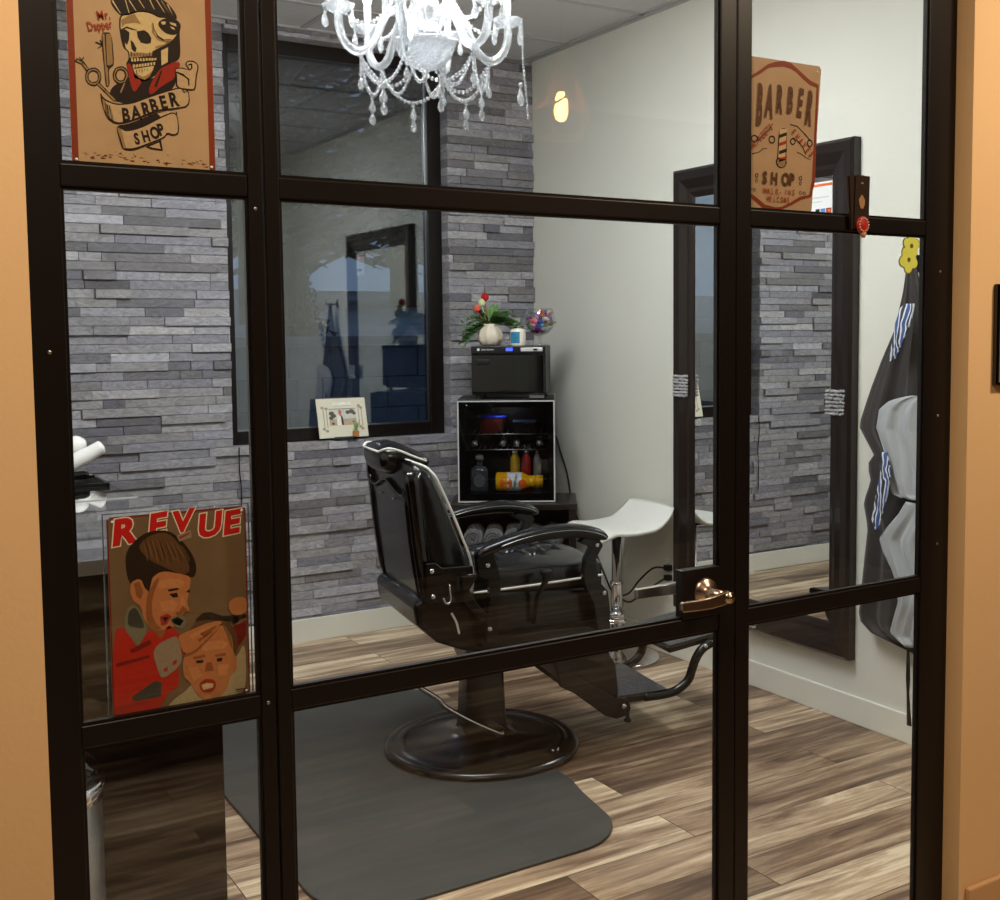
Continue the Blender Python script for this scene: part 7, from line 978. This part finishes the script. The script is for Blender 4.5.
# ================================================================== outlet and cords
ot = thing('wall_outlet', (XR, 2.365, .382), 'white wall outlet with two black plugs low beside the mirror', 'outlet')
a = MB(); a.box(-.006, 0, -.04, .04, -.06, .06, bev=.002); a.build('outlet_plate', M['white_gloss'], ot)
for z_ in (.022, -.024): a = MB(); a.box(-.035, -.005, -.016, .016, z_ - .013, z_ + .013, bev=.004); a.build('plug', M['cord'], ot)
a = MB(); a.tube(smooth_path([(XR - .035, 2.37, .404), (XR - .07, 2.41, .40), (XR - .08, 2.5, .33), (XR - .06, 2.62, .24), (XR - .05, 2.75, .22), (XR - .03, 2.86, .30), (XR - .02, 3.0, .45), (XR - .012, 3.11, .52), (XR - .012, 3.17, .62), (XR - .012, 3.21, .75), (XR - .014, 3.27, .86), (XR - .02, 3.30, .93), (XR - .06, 3.29, .97)], 6), .0045, 8)
tag(a.build('power_cord', M['cord']), 'black power cord running up the white wall from the outlet to the fridge', 'cord')
a = MB(); a.tube(smooth_path([(XR - .035, 2.365, .358), (XR - .10, 2.42, .30), (XR - .13, 2.5, .235), (XR - .10, 2.6, .22), (XR - .06, 2.66, .20), (XR - .05, 2.68, .10), (XR - .05, 2.66, .02), (XR - .06, 2.72, .006)], 6), .004, 8)
tag(a.build('power_cord', M['cord']), 'black power cord drooping from the lower plug down to the floor', 'cord')
a = MB(); a.tube(smooth_path([(1.60, YB - .022, .955), (1.598, YB - .024, .85), (1.606, YB - .022, .75), (1.60, YB - .022, .62), (1.602, YB - .022, .5)], 4), .003, 6)
tag(a.build('blind_cord', M['cord']), 'thin black cord hanging down the stone from the left window corner', 'cord')

# ================================================================== framed card on the window sill
st_ = thing('display_stand', (2.134, YB + .012, WZ0), 'clear plastic display stand on the stone window sill', 'stand')
a = MB(); a.box(-.06, .06, -.025, .05, 0, .004, bev=.001); a.build('stand_base', glb, st_)
a = MB(); Tl = Matrix.Translation((0, .01, .004)) @ Matrix.Rotation(math.radians(-16), 4, 'X'); a.box(-.05, .05, .012, .016, 0, .10, Tl); a.box(-.055, .055, -.014, .016, .0, .004, Tl); a.box(-.055, .055, -.014, -.011, .004, .010, Tl); a.build('stand_easel', glb, st_)
pc_ = thing('photo_card', (2.134, YB + .012 + .008, WZ0 + .012), 'cream photo board of a couple in a street scene leaning on the window sill', 'photo board')
pc_.rotation_euler = (math.radians(-14), 0, 0)
a = MB(); a.box(-.127, .127, -.004, .004, 0, .195, bev=.0012); a.build('board', mat('cream_board', (232, 226, 204), .5, vary=(4, .02)), pc_)
TPc = Matrix.Translation((0, -.0043, 0)) @ Matrix(((1, 0, 0, 0), (0, 0, -1, 0), (0, 1, 0, 0), (0, 0, 0, 1)))
pm = [mat('print_' + n_, c_, .6, vary=(50, .15)) for n_, c_ in (('pale_sky', (214, 212, 204)), ('foliage', (98, 96, 80)), ('salmon', (206, 112, 92)), ('white', (244, 240, 230)), ('dark', (58, 48, 46)), ('sand', (196, 172, 146)), ('line', (170, 156, 132)))]
a = MB()
def R_(mi, x0, x1, y0_, y1_, dz): a.mi = mi; rect(a, TPc, x0, x1, y0_, y1_, dz)
R_(0, -.068, .072, .065, .142, .0001); R_(5, -.068, .072, .060, .092, .0002)
a.mi = 1
for (x_, y_, r_) in ((-.055, .12, .014), (-.045, .108, .013), (-.058, .098, .012), (.03, .124, .012), (.05, .128, .014), (.062, .118, .010), (-.05, .07, .008), (.055, .076, .006)):
    a.flat([TPc @ Vector((x_ + r_ * math.cos(k), y_ + r_ * .8 * math.sin(k), .0003)) for k in [2 * PI * i / 10 for i in range(10)]])
a.mi = 2; a.flat([TPc @ Vector(p) for p in ((-.02, .108, .0004), (-.008, .104, .0004), (-.002, .125, .0004), (-.008, .138, .0004), (-.018, .136, .0004))])
a.mi = 3; a.flat([TPc @ Vector(p) for p in ((-.03, .062, .0004), (-.008, .060, .0004), (-.01, .112, .0004), (-.022, .120, .0004), (-.028, .10, .0004))])
a.mi = 4; a.flat([TPc @ Vector(p) for p in ((-.006, .062, .0005), (.004, .062, .0005), (.002, .10, .0005), (-.008, .116, .0005))]); R_(4, -.068, .072, .141, .1435, .0004)
a.mi = 6
for x_ in (-.098, -.082, .084, .1): rect(a, TPc, x_, x_ + .004, .05, .15, .0002)
for (x_, y_) in ((-.1, .15), (-.08, .145), (.09, .155), (.1, .145), (-.1, .045), (-.085, .035), (.09, .05), (.1, .04)): a.flat([TPc @ Vector((x_ + .009 * math.cos(k), y_ + .007 * math.sin(k), .0003)) for k in [2 * PI * i / 8 for i in range(8)]])
R_(3, -.045, .05, .158, .176, .0003); R_(6, -.04, .045, .156, .158, .0004)
a.build('board_print', pm, pc_, recalc=False)
pt = thing('potted_plant', (2.196, YB - .004, WZ0 + .004 + .0), 'tiny spiky plant in an orange pot in front of the photo board', 'potted plant')
pt.location = (2.188, YB + .004, WZ0 + .0165)
a = MB(); a.box(-.014, .014, -.010, .010, 0, .027, bev=.002); a.build('pot', mat('orange_pot', (196, 128, 70), .5, vary=(20, .08)), pt)
a = MB(); rr = random.Random(4)
for k in range(15):
    t = rr.uniform(0, 2 * PI); sp_ = rr.uniform(.002, .028); h_ = rr.uniform(.035, .06); dx, dy = math.cos(t), math.sin(t) * .3
    a.loft([[(dx * .003 - .003, dy * .003, .026), (dx * .003 + .003, dy * .003, .026), (dx * .003, dy * .003 + .002, .026)], [(dx * sp_, dy * sp_, .026 + h_), (dx * sp_ + .0006, dy * sp_, .026 + h_), (dx * sp_, dy * sp_ + .0006, .026 + h_)]])
a.build('spiky_leaves', gr1, pt)

# ================================================================== station counter on the left
co = thing('station_counter', (0, 0, 0), 'black mirror-gloss barber station counter behind the left sidelight', 'counter')
a = MB(); a.box(.06, .802, 1.115, 3.12, 0.0, .918); a.build('counter_cabinet', M['cabinet'], co, bev=.002)
a = MB(); a.box(.055, .832, 1.085, 2.11, .919, .954); a.build('counter_top', M['counter'], co, bev=.0015)
a = MB(); a.box(.055, .832, 1.0835, 1.0848, .920, .953); a.build('counter_edge_band', M['counter_edge'], co)
a = MB(); a.box(.055, .832, 2.1115, 3.15, .919, .954); a.build('rear_counter_top', M['counter_dark'], co, bev=.0015)
a = MB(); a.box(.055, .832, 2.106, 2.1125, .9541, .9565); a.build('joint_strip', silver, co)
a = MB(); a.tube([(.804 + .012, 1.5, .70), (.804 + .012, 1.9, .70)], .005, 8); a.tube([(.80, 1.52, .70), (.816, 1.52, .70)], .004, 8); a.tube([(.80, 1.88, .70), (.816, 1.88, .70)], .004, 8); a.build('drawer_pull', M['steel'], co)
ty = thing('tool_tray', (.66, 2.60, .9545), 'black ribbed tool tray on the left counter', 'tray')
a = MB(); a.box(-.20, .15, -.15, .15, .0, .006)
for k in range(8): a.box(-.195, .145, -.14 + k * .038, -.134 + k * .038, .006, .012)
a.box(-.2, .15, -.155, -.145, 0, .012); a.box(-.2, .15, .145, .155, 0, .012); a.box(.145, .155, -.155, .155, 0, .012); a.box(-.205, -.195, -.155, .155, 0, .012)
a.build('tray_body', M['black_plastic'], ty)
cl = thing('hair_clipper', (.70, 2.53, .968), 'black hair clipper with chrome blade lying on the tool tray', 'clipper', math.radians(25))
a = MB(); a.tube([(-.08, 0, .02), (-.05, 0, .022), (0, 0, .022), (.05, 0, .02), (.065, 0, .018)], [.016, .020, .018, .021, .019], 14, flat=.8); a.build('clipper_body', M['black_gloss'], cl)
a = MB(); a.box(.065, .085, -.019, .019, .008, .018); a.build('clipper_blade', M['chrome'], cl)
cl2 = thing('hair_trimmer', (.66, 2.66, .968), 'slim black trimmer lying behind the clipper on the tool tray', 'trimmer', math.radians(-20))
a = MB(); a.tube([(-.07, 0, .015), (-.03, 0, .017), (.03, 0, .014), (.06, 0, .014)], [.012, .015, .013, .014], 12); a.build('trimmer_body', M['black_plastic'], cl2)
a = MB(); a.box(.06, .072, -.015, .015, .006, .014); a.build('trimmer_blade', M['chrome'], cl2)
wh = thing('styling_tool', (.735, 2.85, .9545), 'white rounded two-lobed styling tool standing behind the tray on the left counter', 'styling tool')
a = MB(); a.tube(smooth_path([(-.10, -.02, .034), (-.06, -.02, .035), (.0, -.02, .042), (.06, -.02, .066), (.122, -.02, .098), (.138, -.02, .106)], 4), [.026] * 4 + [.030] * 5 + [.030] * 5 + [.027] * 4 + [.022, .016, .009][:3], 18)
a.build('tool_lobe', M['white_gloss'], wh)
a = MB(); a.tube(smooth_path([(-.16, .03, .04), (-.10, .03, .055), (-.04, .03, .085), (.04, .03, .108), (.085, .03, .114)], 4), [.030] * 4 + [.034] * 5 + [.034] * 4 + [.036, .03, .022, .014], 18)
a.build('tool_lobe', M['white_gloss'], wh)
a = MB(); a.tube([(-.06, 0, 0.0), (-.06, 0, .012), (-.05, 0, .05)], [.06, .055, .03], 24); a.build('tool_stand', M['white_gloss'], wh)

# trash can
tc_ = thing('trash_can', (.318, .80, 0), 'stainless steel trash can with a dark domed lid in the lower left corner', 'trash can')
a = MB(); a.lathe([(0, 0), (.132, 0), (.134, .01), (.134, .52), (.13, .525), (0, .525)], n=48); a.build('can_body', M['steel'], tc_)
a = MB(); a.lathe([(.128, .525), (.140, .525), (.141, .556), (.136, .560), (.12, .562)], n=48); a.build('steel_rim', M['chrome'], tc_)
a = MB(); a.lathe([(.136, .56), (.125, .588), (.09, .615), (.04, .63), (0, .633)], n=48); a.build('domed_lid', M['black_gloss'], tc_)
a = MB(); a.lathe([(.134, .0), (.140, .0), (.140, .02), (.134, .025)], n=48); a.build('foot_ring', M['black_plastic'], tc_)

# ================================================================== signs on the glass
sc_m = {}
PAL = dict(ink=(38, 27, 23), bone=(205, 178, 128), bonedark=(150, 118, 78), tan=(190, 158, 120), red=(150, 42, 26), redtxt=(158, 52, 30), grunge=(126, 54, 28), haird=(44, 30, 20), hairm=(96, 66, 40), skin=(186, 118, 72), skind=(146, 86, 50),
           lip=(160, 48, 34), shirt=(178, 40, 26), shirtd=(120, 26, 20), denim=(118, 112, 92), denimd=(62, 62, 54), cuff=(148, 130, 108), cape=(176, 158, 120), white=(226, 214, 190), skinl=(198, 132, 84), hairl=(128, 92, 58), redbr=(196, 30, 28), redbr3=(132, 54, 30), brown=(92, 56, 34), tan3=(206, 172, 128))
names = list(PAL); pal = [mat('ink_' + n_, PAL[n_], .45, spec=.3, vary=(160, .10)) for n_ in names]
SH = 1.0
def build_sign(name, X0, Z0, outline, bodycol, data, label, extra=None, holes=(), smooth_all=False):
    yb = .0226
    root = thing(name, (X0, yb, Z0), label, 'sign')
    TF = Matrix(((1, 0, 0, 0), (0, 0, -1, 0), (0, 1, 0, 0), (0, 0, 0, 1)))
    body = MB(); body.prism([(x / 1000, z / 1000) for x, z in outline], 'y', 0, .0009); body.build('sign_plate', mat(name + '_plate', bodycol, .42, spec=.4, vary=(26, .08)), root)
    a = MB(); step = .00022
    if extra: extra(a, TF)
    for e in data:
        if e[0] == 'T':
            _, lay, col, txt, (px_, pz_), h_, rot, sx, bold, sh_ = e
            a.mi = names.index(col); write(a, txt, TF, h_ / 1000, sx, bold * .032, math.radians(rot), px_ / 1000, pz_ / 1000, lay * step + .0001, shear=sh_)
        else:
            lay, col, fl = e; a.mi = names.index(col)
            pts = [(fl[i], fl[i + 1]) for i in range(0, len(fl), 2)]
            if len(pts) >= (6 if smooth_all and lay > 0 else 9):
                for _ in range(2):   # round the traced outline
                    pts = [q for i in range(len(pts)) for q in ((pts[i][0] * .78 + pts[(i + 1) % len(pts)][0] * .22, pts[i][1] * .78 + pts[(i + 1) % len(pts)][1] * .22), (pts[i][0] * .22 + pts[(i + 1) % len(pts)][0] * .78, pts[i][1] * .22 + pts[(i + 1) % len(pts)][1] * .78))]
            a.flat([TF @ Vector((x_ / 1000, z_ / 1000, lay * step + .0001)) for x_, z_ in pts])
    a.build('sign_print', pal, root, recalc=False)
    h_ = MB()
    for (x, z) in holes: h_.tube([(x / 1000, -.0004, z / 1000), (x / 1000, -.0010, z / 1000)], .0022, 10)
    if holes: h_.build('eyelet', M['white_gloss'], root)
    return root
def rbox(x0, z0, x1, z1, r=5):
    return [(x1 - r, z0), (x1, z0 + r), (x1, z1 - r), (x1 - r, z1), (x0 + r, z1), (x0, z1 - r), (x0, z0 + r), (x0 + r, z0)]
def bars(col, L_):
    def f_(a, TF):
        a.mi = names.index(col)
        for (x0, z0, x1, z1) in L_: rect(a, TF, x0 / 1000, x1 / 1000, z0 / 1000, z1 / 1000, .00015)
    return f_
build_sign('skull_sign', .304, 1.711 - .011, rbox(0, 11, 200, 308, 4), (186, 152, 116), SIGN_SKULL, 'tan barber shop sign with a quiffed skull, scissors and banner in the upper left pane', bars('redbr3', [(0.3, 15, 9, 304), (191, 15, 199.7, 304)]), holes=((6, 18), (194, 20)))
mg = build_sign('magazine_sign', .330, .918, rbox(2, -2.5, 205, 293, 6), (116, 92, 66), SIGN_MAGAZINE, 'magazine cover sign of a boy cutting a toddler\'s hair on the left pane', bars('shirtd', [(2.3, 1, 4.2, 290), (202.8, 1, 204.7, 290), (6, -2.2, 200, -.4), (6, 290.6, 200, 292.7)]), holes=((10, 286), (199, 286), (199, 5)), smooth_all=True)
a = MB(); a.tube([(-.0035, 0, -.001), (-.0035, 0, .298), (.209, 0, .296), (.209, 0, -.001)], .0012, 6); a.build('clear_sleeve', glb, mg)
O3 = (1.526, 1.714)
build_sign('barber_pole_sign', O3[0], O3[1], [(4, -3), (198, -1), (201, 4), (225, 290), (220, 296), (28, 295)], (182, 148, 114), SIGN_WALKIN, 'tan walk-ins welcome sign with a barber pole in the upper right pane', holes=((214, 284),))

# card holder clipped on the right rail
ck = thing('card_bundle', (1.836, -.004, 1.672), 'bundle of black business cards held by a red round clip on the right rail', 'cards')
for k, (dx, rz_, dy) in enumerate(((-.006, 7, -.001), (-.004, 4, -.0035), (0.002, -1.5, -.006))):
    T_ = Matrix.Translation((dx, dy, .02)) @ Matrix.Rotation(math.radians(-rz_), 4, 'Y')
    a = MB(); a.box(-.021, .021, -.0006, .0006, -.01, .100, T_); a.build('card', mat('black_card', (44, 32, 26), .35, vary=(60, .1)), ck)
cf = mat('copper_foil', (205, 160, 115), .35, .6, vary=(90, .2)); TC = Matrix.Translation((.002, -.0070, .02)) @ Matrix(((1, 0, 0, 0), (0, 0, -1, 0), (0, 1, 0, 0), (0, 0, 0, 1)))
a = MB(); a.flat([TC @ Vector((x / 1000, y / 1000, 0)) for x, y in ((-7, 40), (-3, 32), (4, 32), (8, 40), (9, 50), (4, 57), (0, 61), (-5, 56), (-9, 50))]); a.flat([TC @ Vector((x / 1000, y / 1000, 0)) for x, y in ((-3, 83), (4, 83), (4, 86), (-3, 86))]); a.build('card_emblem', cf, ck, recalc=False)
a = MB(); a.lathe([(0, 0), (.0175, 0), (.018, .003), (.014, .006), (0, .007)], n=28, T=Matrix.Translation((.002, -.0072, .018)) @ Matrix.Rotation(PI / 2, 4, 'X')); a.build('round_clip', mat('red_enamel', (172, 36, 30), .35, vary=(200, .4)), ck)
a = MB()
for k in range(14):
    t = 2 * PI * k / 14; a.ball((.002 + .0135 * math.cos(t), -.0135, .018 + .0135 * math.sin(t)), .0022, 6)
a.build('clip_studs', mat('clip_studs', (196, 176, 150), .3, .5, vary=(99, .2)), ck)
a = MB(); a.tube([(.004, -.009, .002), (.004, -.010, -.008)], [.007, .004], 8); a.build('clip_tab', mat('tan_tab', (190, 120, 70), .5, vary=(60, .1)), ck)
# flower decal on the right pane
fl = thing('flower_decal', (2.008, GY - .0004, 1.636), 'yellow-green flower decal at the right edge of the right pane', 'decal')
a = MB(); ym = mat('yellow_green_vinyl', (206, 214, 96), .5, vary=(60, .06)); dm = mat('decal_outline', (92, 96, 40), .5, vary=(60, .06))
for (cx_, cz_, r_) in ((.004, .018, .026), (-.004, -.012, .029)):
    pts = []
    for k in range(60):
        t = 2 * PI * k / 60; rr_ = r_ * (.72 + .28 * abs(math.sin(2.5 * t + cz_ * 50))); pts.append((cx_ * 1 + rr_ * math.cos(t) * 1.0, cz_ + rr_ * math.sin(t)))
    a.mi = 1; a.prism([(cx_ * 1 + (p[0] - cx_) * 1.10, cz_ + (p[1] - cz_) * 1.10) for p in pts], 'y', -.0006, 0)
    a.mi = 0; a.prism(pts, 'y', -.0014 - abs(cz_) * .02, -.0007)
    a.mi = 1; a.prism([(cx_ + .005 * math.cos(2 * PI * k / 12), cz_ + .005 * math.sin(2 * PI * k / 12)) for k in range(12)], 'y', -.0024, -.0012)
a.build('decal_vinyl', [ym, dm], fl)
# plaque on the corridor wall
pq = thing('wall_plaque', (2.225, FY, 1.345), 'black-edged room plaque on the beige wall at the right edge', 'plaque')
a = MB(); a.box(0, .20, -.014, 0, 0, .228, bev=.003); a.build('plaque_frame', M['black_gloss'], pq)
a = MB(); a.box(.007, .193, -.016, -.0135, .007, .221); a.build('plaque_bevel', mat('plaque_silver', (190, 178, 160), .3, .4, vary=(9, .05)), pq)
a = MB(); a.box(.016, .184, -.0175, -.0158, .016, .150); a.box(.016, .184, -.0175, -.0158, .156, .212); a.build('plaque_face', M['black_plastic'], pq)

# ================================================================== chandelier
crys = bpy.data.materials.new('crystal'); crys.use_nodes = True; nt = crys.node_tree; b = nt.nodes['Principled BSDF']
b.inputs['Base Color'].default_value = (.93, .96, 1, 1); b.inputs['Roughness'].default_value = .06; b.inputs['Transmission Weight'].default_value = .9; b.inputs['IOR'].default_value = 1.5; b.inputs['Specular IOR Level'].default_value = .9
nz = nt.nodes.new('ShaderNodeTexNoise'); nz.inputs['Scale'].default_value = 90; bu = nt.nodes.new('ShaderNodeBump'); bu.inputs['Strength'].default_value = .5; bu.inputs['Distance'].default_value = .003
nt.links.new(nz.outputs['Fac'], bu.inputs['Height']); nt.links.new(bu.outputs[0], b.inputs['Normal'])
bulbm = mat('lit_bulb', (255, 250, 240), .3, emit=(255, 250, 240), estr=30.0)
candm = mat('candle_tube', (236, 236, 232), .4, vary=(9, .02))
HX, HY, HZ = 1.635, 1.60, 0
cdl = thing('chandelier', (HX, HY, ZC), 'crystal chandelier with candle arms, bead swags and teardrop pendants above the barber chair', 'chandelier')
def Z(z): return z - ZC
a = MB(); a.lathe([(0, Z(2.9)), (.06, Z(2.9)), (.062, Z(2.885)), (.04, Z(2.865)), (.012, Z(2.85)), (0, Z(2.85))], n=32); a.build('ceiling_canopy', M['chrome'], cdl)
a = MB(); k = 0; z = 2.85
while z > 2.66:
    t = PI / 2 * (k % 2); a.tube([(math.cos(t) * .008 * math.cos(q), math.sin(t) * .008 * math.cos(q), Z(z - .012) + .013 * math.sin(q)) for q in [2 * PI * i / 10 for i in range(11)]], .0018, 5, False); z -= .021; k += 1
a.build('chain', M['chrome'], cdl)
a = MB(); a.lathe([(0, Z(2.66)), (.012, Z(2.655)), (.03, Z(2.63)), (.05, Z(2.61)), (.048, Z(2.60)), (.015, Z(2.59)), (.012, Z(2.56)), (.03, Z(2.54)), (.018, Z(2.528)), (.012, Z(2.52)), (0, Z(2.52))], n=32); a.build('upper_bowl', crys, cdl)
a = MB(); a.ball((0, 0, Z(2.482)), .047, 20); a.build('crystal_ball', crys, cdl)
a = MB(); a.tube([(0, 0, Z(2.44)), (0, 0, Z(2.37))], .021, 20)
for k in range(9): a.tube([(.024 * math.cos(k * .7), .024 * math.sin(k * .7), Z(2.44)), (.024 * math.cos(k * .7), .024 * math.sin(k * .7), Z(2.375))], .0045, 6)
a.build('fluted_column', M['chrome'], cdl)
a = MB(); rings = []
for (r_, z) in ((.004, 2.293), (.03, 2.297), (.06, 2.315), (.082, 2.34), (.096, 2.372), (.100, 2.385), (.094, 2.385), (.078, 2.345), (.055, 2.32), (.02, 2.305), (.004, 2.303)):
    rings.append([(r_ * (1 + .05 * math.cos(8 * q)) * math.cos(q), r_ * (1 + .05 * math.cos(8 * q)) * math.sin(q), Z(z)) for q in [2 * PI * i / 64 for i in range(64)]])
a.sm = True; a.loft(rings); a.build('lower_bowl', crys, cdl)
a = MB(); a.lathe([(0, Z(2.293)), (.012, Z(2.291)), (.008, Z(2.283)), (.010, Z(2.277)), (.004, Z(2.268)), (0, Z(2.266))], n=16); a.build('finial', M['chrome'], cdl)
def drop(mb, p, s=1.0, L_=.042):
    p = Vector(p); mb.ball(p, .006 * s, 8); mb.sm = False
    n_ = 8; pr_ = [(.001, 0), (.004, -.008), (.0095, -.022), (.0105, -.030), (.007, -.038), (.001, -.042)]
    mb.loft([[p + Vector((r_ * s * math.cos(2 * PI * k / n_), r_ * .6 * s * math.sin(2 * PI * k / n_), -.005 + z * s * (L_ / .042))) for k in range(n_)] for r_, z in pr_])
def beads(mb, pts, r=.0066):
    L_ = 0; P = [Vector(p) for p in pts]; step = r * 2.05; acc = 0
    for p, q in zip(P, P[1:]):
        d = (q - p).length
        while acc <= d: mb.ball(p + (q - p) * (acc / d), r, 6); acc += step
        acc -= d
ARM = [(.018, 2.385), (.035, 2.42), (.058, 2.46), (.092, 2.474), (.125, 2.452), (.150, 2.40), (.172, 2.36), (.205, 2.338), (.238, 2.348), (.262, 2.38), (.27, 2.42), (.27, 2.446)]
A0 = math.radians(-32.3 + 20)
tips = []
drop0 = None
for k in range(6):
    t = A0 + k * PI / 3; d = Vector((math.cos(t), math.sin(t), 0))
    def at_(r_, z, d=d): return Vector((d.x * r_, d.y * r_, Z(z)))
    P = smooth_path([at_(r_, z) for r_, z in ARM], 5)
    a = MB(); sd = Vector((-d.y, d.x, 0)); rings = []
    for i, p in enumerate(P):
        tn = (P[min(i + 1, len(P) - 1)] - P[max(i - 1, 0)]).normalized(); n1 = sd; n2 = tn.cross(n1).normalized(); rings.append([p + (n1 * math.cos(q) + n2 * math.sin(q)) * .0125 * (1 + .13 * math.cos(5 * q + i * .55)) for q in [2 * PI * j / 15 for j in range(15)]])
    a.sm = True; a.loft(rings); arm_ = a.build('glass_arm', crys, cdl)
    c_ = at_(.27, 2.446)
    a = MB(); a.sm = True; rings = []
    for (r_, z) in ((.006, 0), (.022, .003), (.040, .016), (.049, .026), (.045, .028), (.034, .020), (.016, .010), (.006, .008)):
        rings.append([c_ + Vector((r_ * (1 + .07 * math.cos(9 * q)) * math.cos(q), r_ * (1 + .07 * math.cos(9 * q)) * math.sin(q), z)) for q in [2 * PI * i / 54 for i in range(54)]])
    a.loft(rings); a.build('drip_pan', crys, arm_)
    a = MB(); a.tube([c_ + Vector((0, 0, .006)), c_ + Vector((0, 0, .095))], .0105, 14); a.build('candle_sleeve', candm, arm_)
    a = MB(); a.tube([c_ + Vector((0, 0, .095)), c_ + Vector((0, 0, .105)), c_ + Vector((0, 0, .125)), c_ + Vector((0, 0, .15)), c_ + Vector((0, 0, .165))], [.006, .012, .0165, .009, .001], 14); a.build('candle_bulb', bulbm, arm_)
    wp = Vector((HX, HY, ZC)) + c_ + Vector((0, 0, .12)); lamp('chandelier_lamp', 'POINT', wp, 15, (1.0, .97, .93), .022)
    for j in range(6):
        q = t + j * PI / 3 + .3; p = c_ + Vector((.047 * math.cos(q), .047 * math.sin(q), .022))
        a = MB(); drop(a, p + Vector((0, 0, -.010)), 1.0, .042 if j % 2 else .055); a.tube([p, p + Vector((0, 0, -.008))], .001, 5); a.build('teardrop', crys, arm_)
    lowp = at_(.205, 2.322); tips.append(lowp)
    a = MB(); a.tube([lowp + Vector((.008 * math.cos(q), 0, .004 + .010 * math.sin(q))) for q in [2 * PI * i / 10 for i in range(11)]], .0012, 5, False)
    for j in range(4): a.ball(lowp + Vector((0, 0, -.012 - j * .011)), .0055, 8)
    drop(a, lowp + Vector((0, 0, -.052)), 1.1, .04); a.build('hanging_pendant', crys, arm_)
    a = MB(); q0, q1 = at_(.05, 2.60), c_ + Vector((0, 0, .02)); beads(a, [q0.lerp(q1, s_) + Vector((0, 0, -.10 * math.sin(PI * s_))) for s_ in [i / 14 for i in range(15)]]); a.build('bead_string', crys, cdl)
for k in range(6):
    p, q = tips[k], tips[(k + 1) % 6]
    a = MB(); beads(a, [p.lerp(q, s_) + Vector((0, 0, -.095 * (1 - (2 * s_ - 1) ** 2) ** .8 if 0 < s_ < 1 else 0)) for s_ in [i / 16 for i in range(17)]])
    md = (p + q) / 2 + Vector((0, 0, -.104)); drop(a, md, 1.2, .036); drop(a, md + Vector((0, 0, -.037)), 1.15, .038); a.build('bead_swag', crys, cdl)
    # inner string from the bowl rim to the swag
    a = MB(); c2 = Vector((0, 0, Z(2.30))) + Vector(((p.x + q.x) * .12, (p.y + q.y) * .12, 0)); pm_ = p
    beads(a, [pm_.lerp(c2, s_) + Vector((0, 0, -.075 * math.sin(PI * s_))) for s_ in [i / 12 for i in range(13)]]); a.build('bead_string', crys, cdl)
# long loose bead strand from the right-hand arm
t = A0; c_ = Vector((math.cos(t) * .318, math.sin(t) * .318, Z(2.46)))
a = MB(); beads(a, [c_, c_ + Vector((.004, 0, -.12)), c_ + Vector((.012, -.004, -.22)), c_ + Vector((.018, -.008, -.30))], .005); drop(a, c_ + Vector((-.006, 0, -.19)), 1.4, .045); a.build('loose_strand', crys, cdl)
lamp('chandelier_core_lamp', 'POINT', (HX, HY, 2.56), 3, (1, .98, .95), .03)

# ================================================================== corridor pendant behind the camera (seen mirrored in the glass)
pd = thing('pendant_lamp', (2.54, -2.20, 2.37), 'geometric wire pendant with a warm filament bulb reflected in the door glass', 'pendant lamp')
wm = mat('copper_wire', (214, 160, 120), .4, .1, vary=(60, .1))
R1, R2 = .135, .09
top_ = Vector((0, 0, .26)); up5 = [Vector((R1 * math.cos(2 * PI * k / 5), R1 * math.sin(2 * PI * k / 5), -.02)) for k in range(5)]
mid5 = [Vector((.07 * math.cos(2 * PI * (k + .5) / 5), .07 * math.sin(2 * PI * (k + .5) / 5), .03)) for k in range(5)]
lo5 = [Vector((R2 * math.cos(2 * PI * (k + .0) / 5), R2 * math.sin(2 * PI * (k + .0) / 5), -.12)) for k in range(5)]
a = MB()
for k in range(5):
    for p, q in ((top_, mid5[k]), (top_, up5[k]), (mid5[k], up5[k]), (mid5[k], up5[(k + 1) % 5]), (up5[k], lo5[k]), (lo5[k], lo5[(k + 1) % 5])): a.tube([p, q], .0042, 6)
a.build('wire_cage', wm, pd)
a = MB(); a.tube([(0, 0, .26), (0, 0, .53)], .003, 6); a.build('cord', M['cord'], pd)
a = MB(); a.tube([(0, 0, .26), (0, 0, .10), (0, 0, .085)], [.003, .003, .016], 12); a.tube([(0, 0, .095), (0, 0, .06)], .016, 16); a.build('socket', wm, pd)
a = MB(); a.tube([(0, 0, .06), (0, 0, .04), (0, 0, -.02), (0, 0, -.045), (0, 0, -.055)], [.013, .022, .028, .02, .004], 18); a.build('filament_bulb', mat('warm_filament_bulb', (255, 190, 100), .3, emit=(255, 190, 104), estr=70.0), pd)
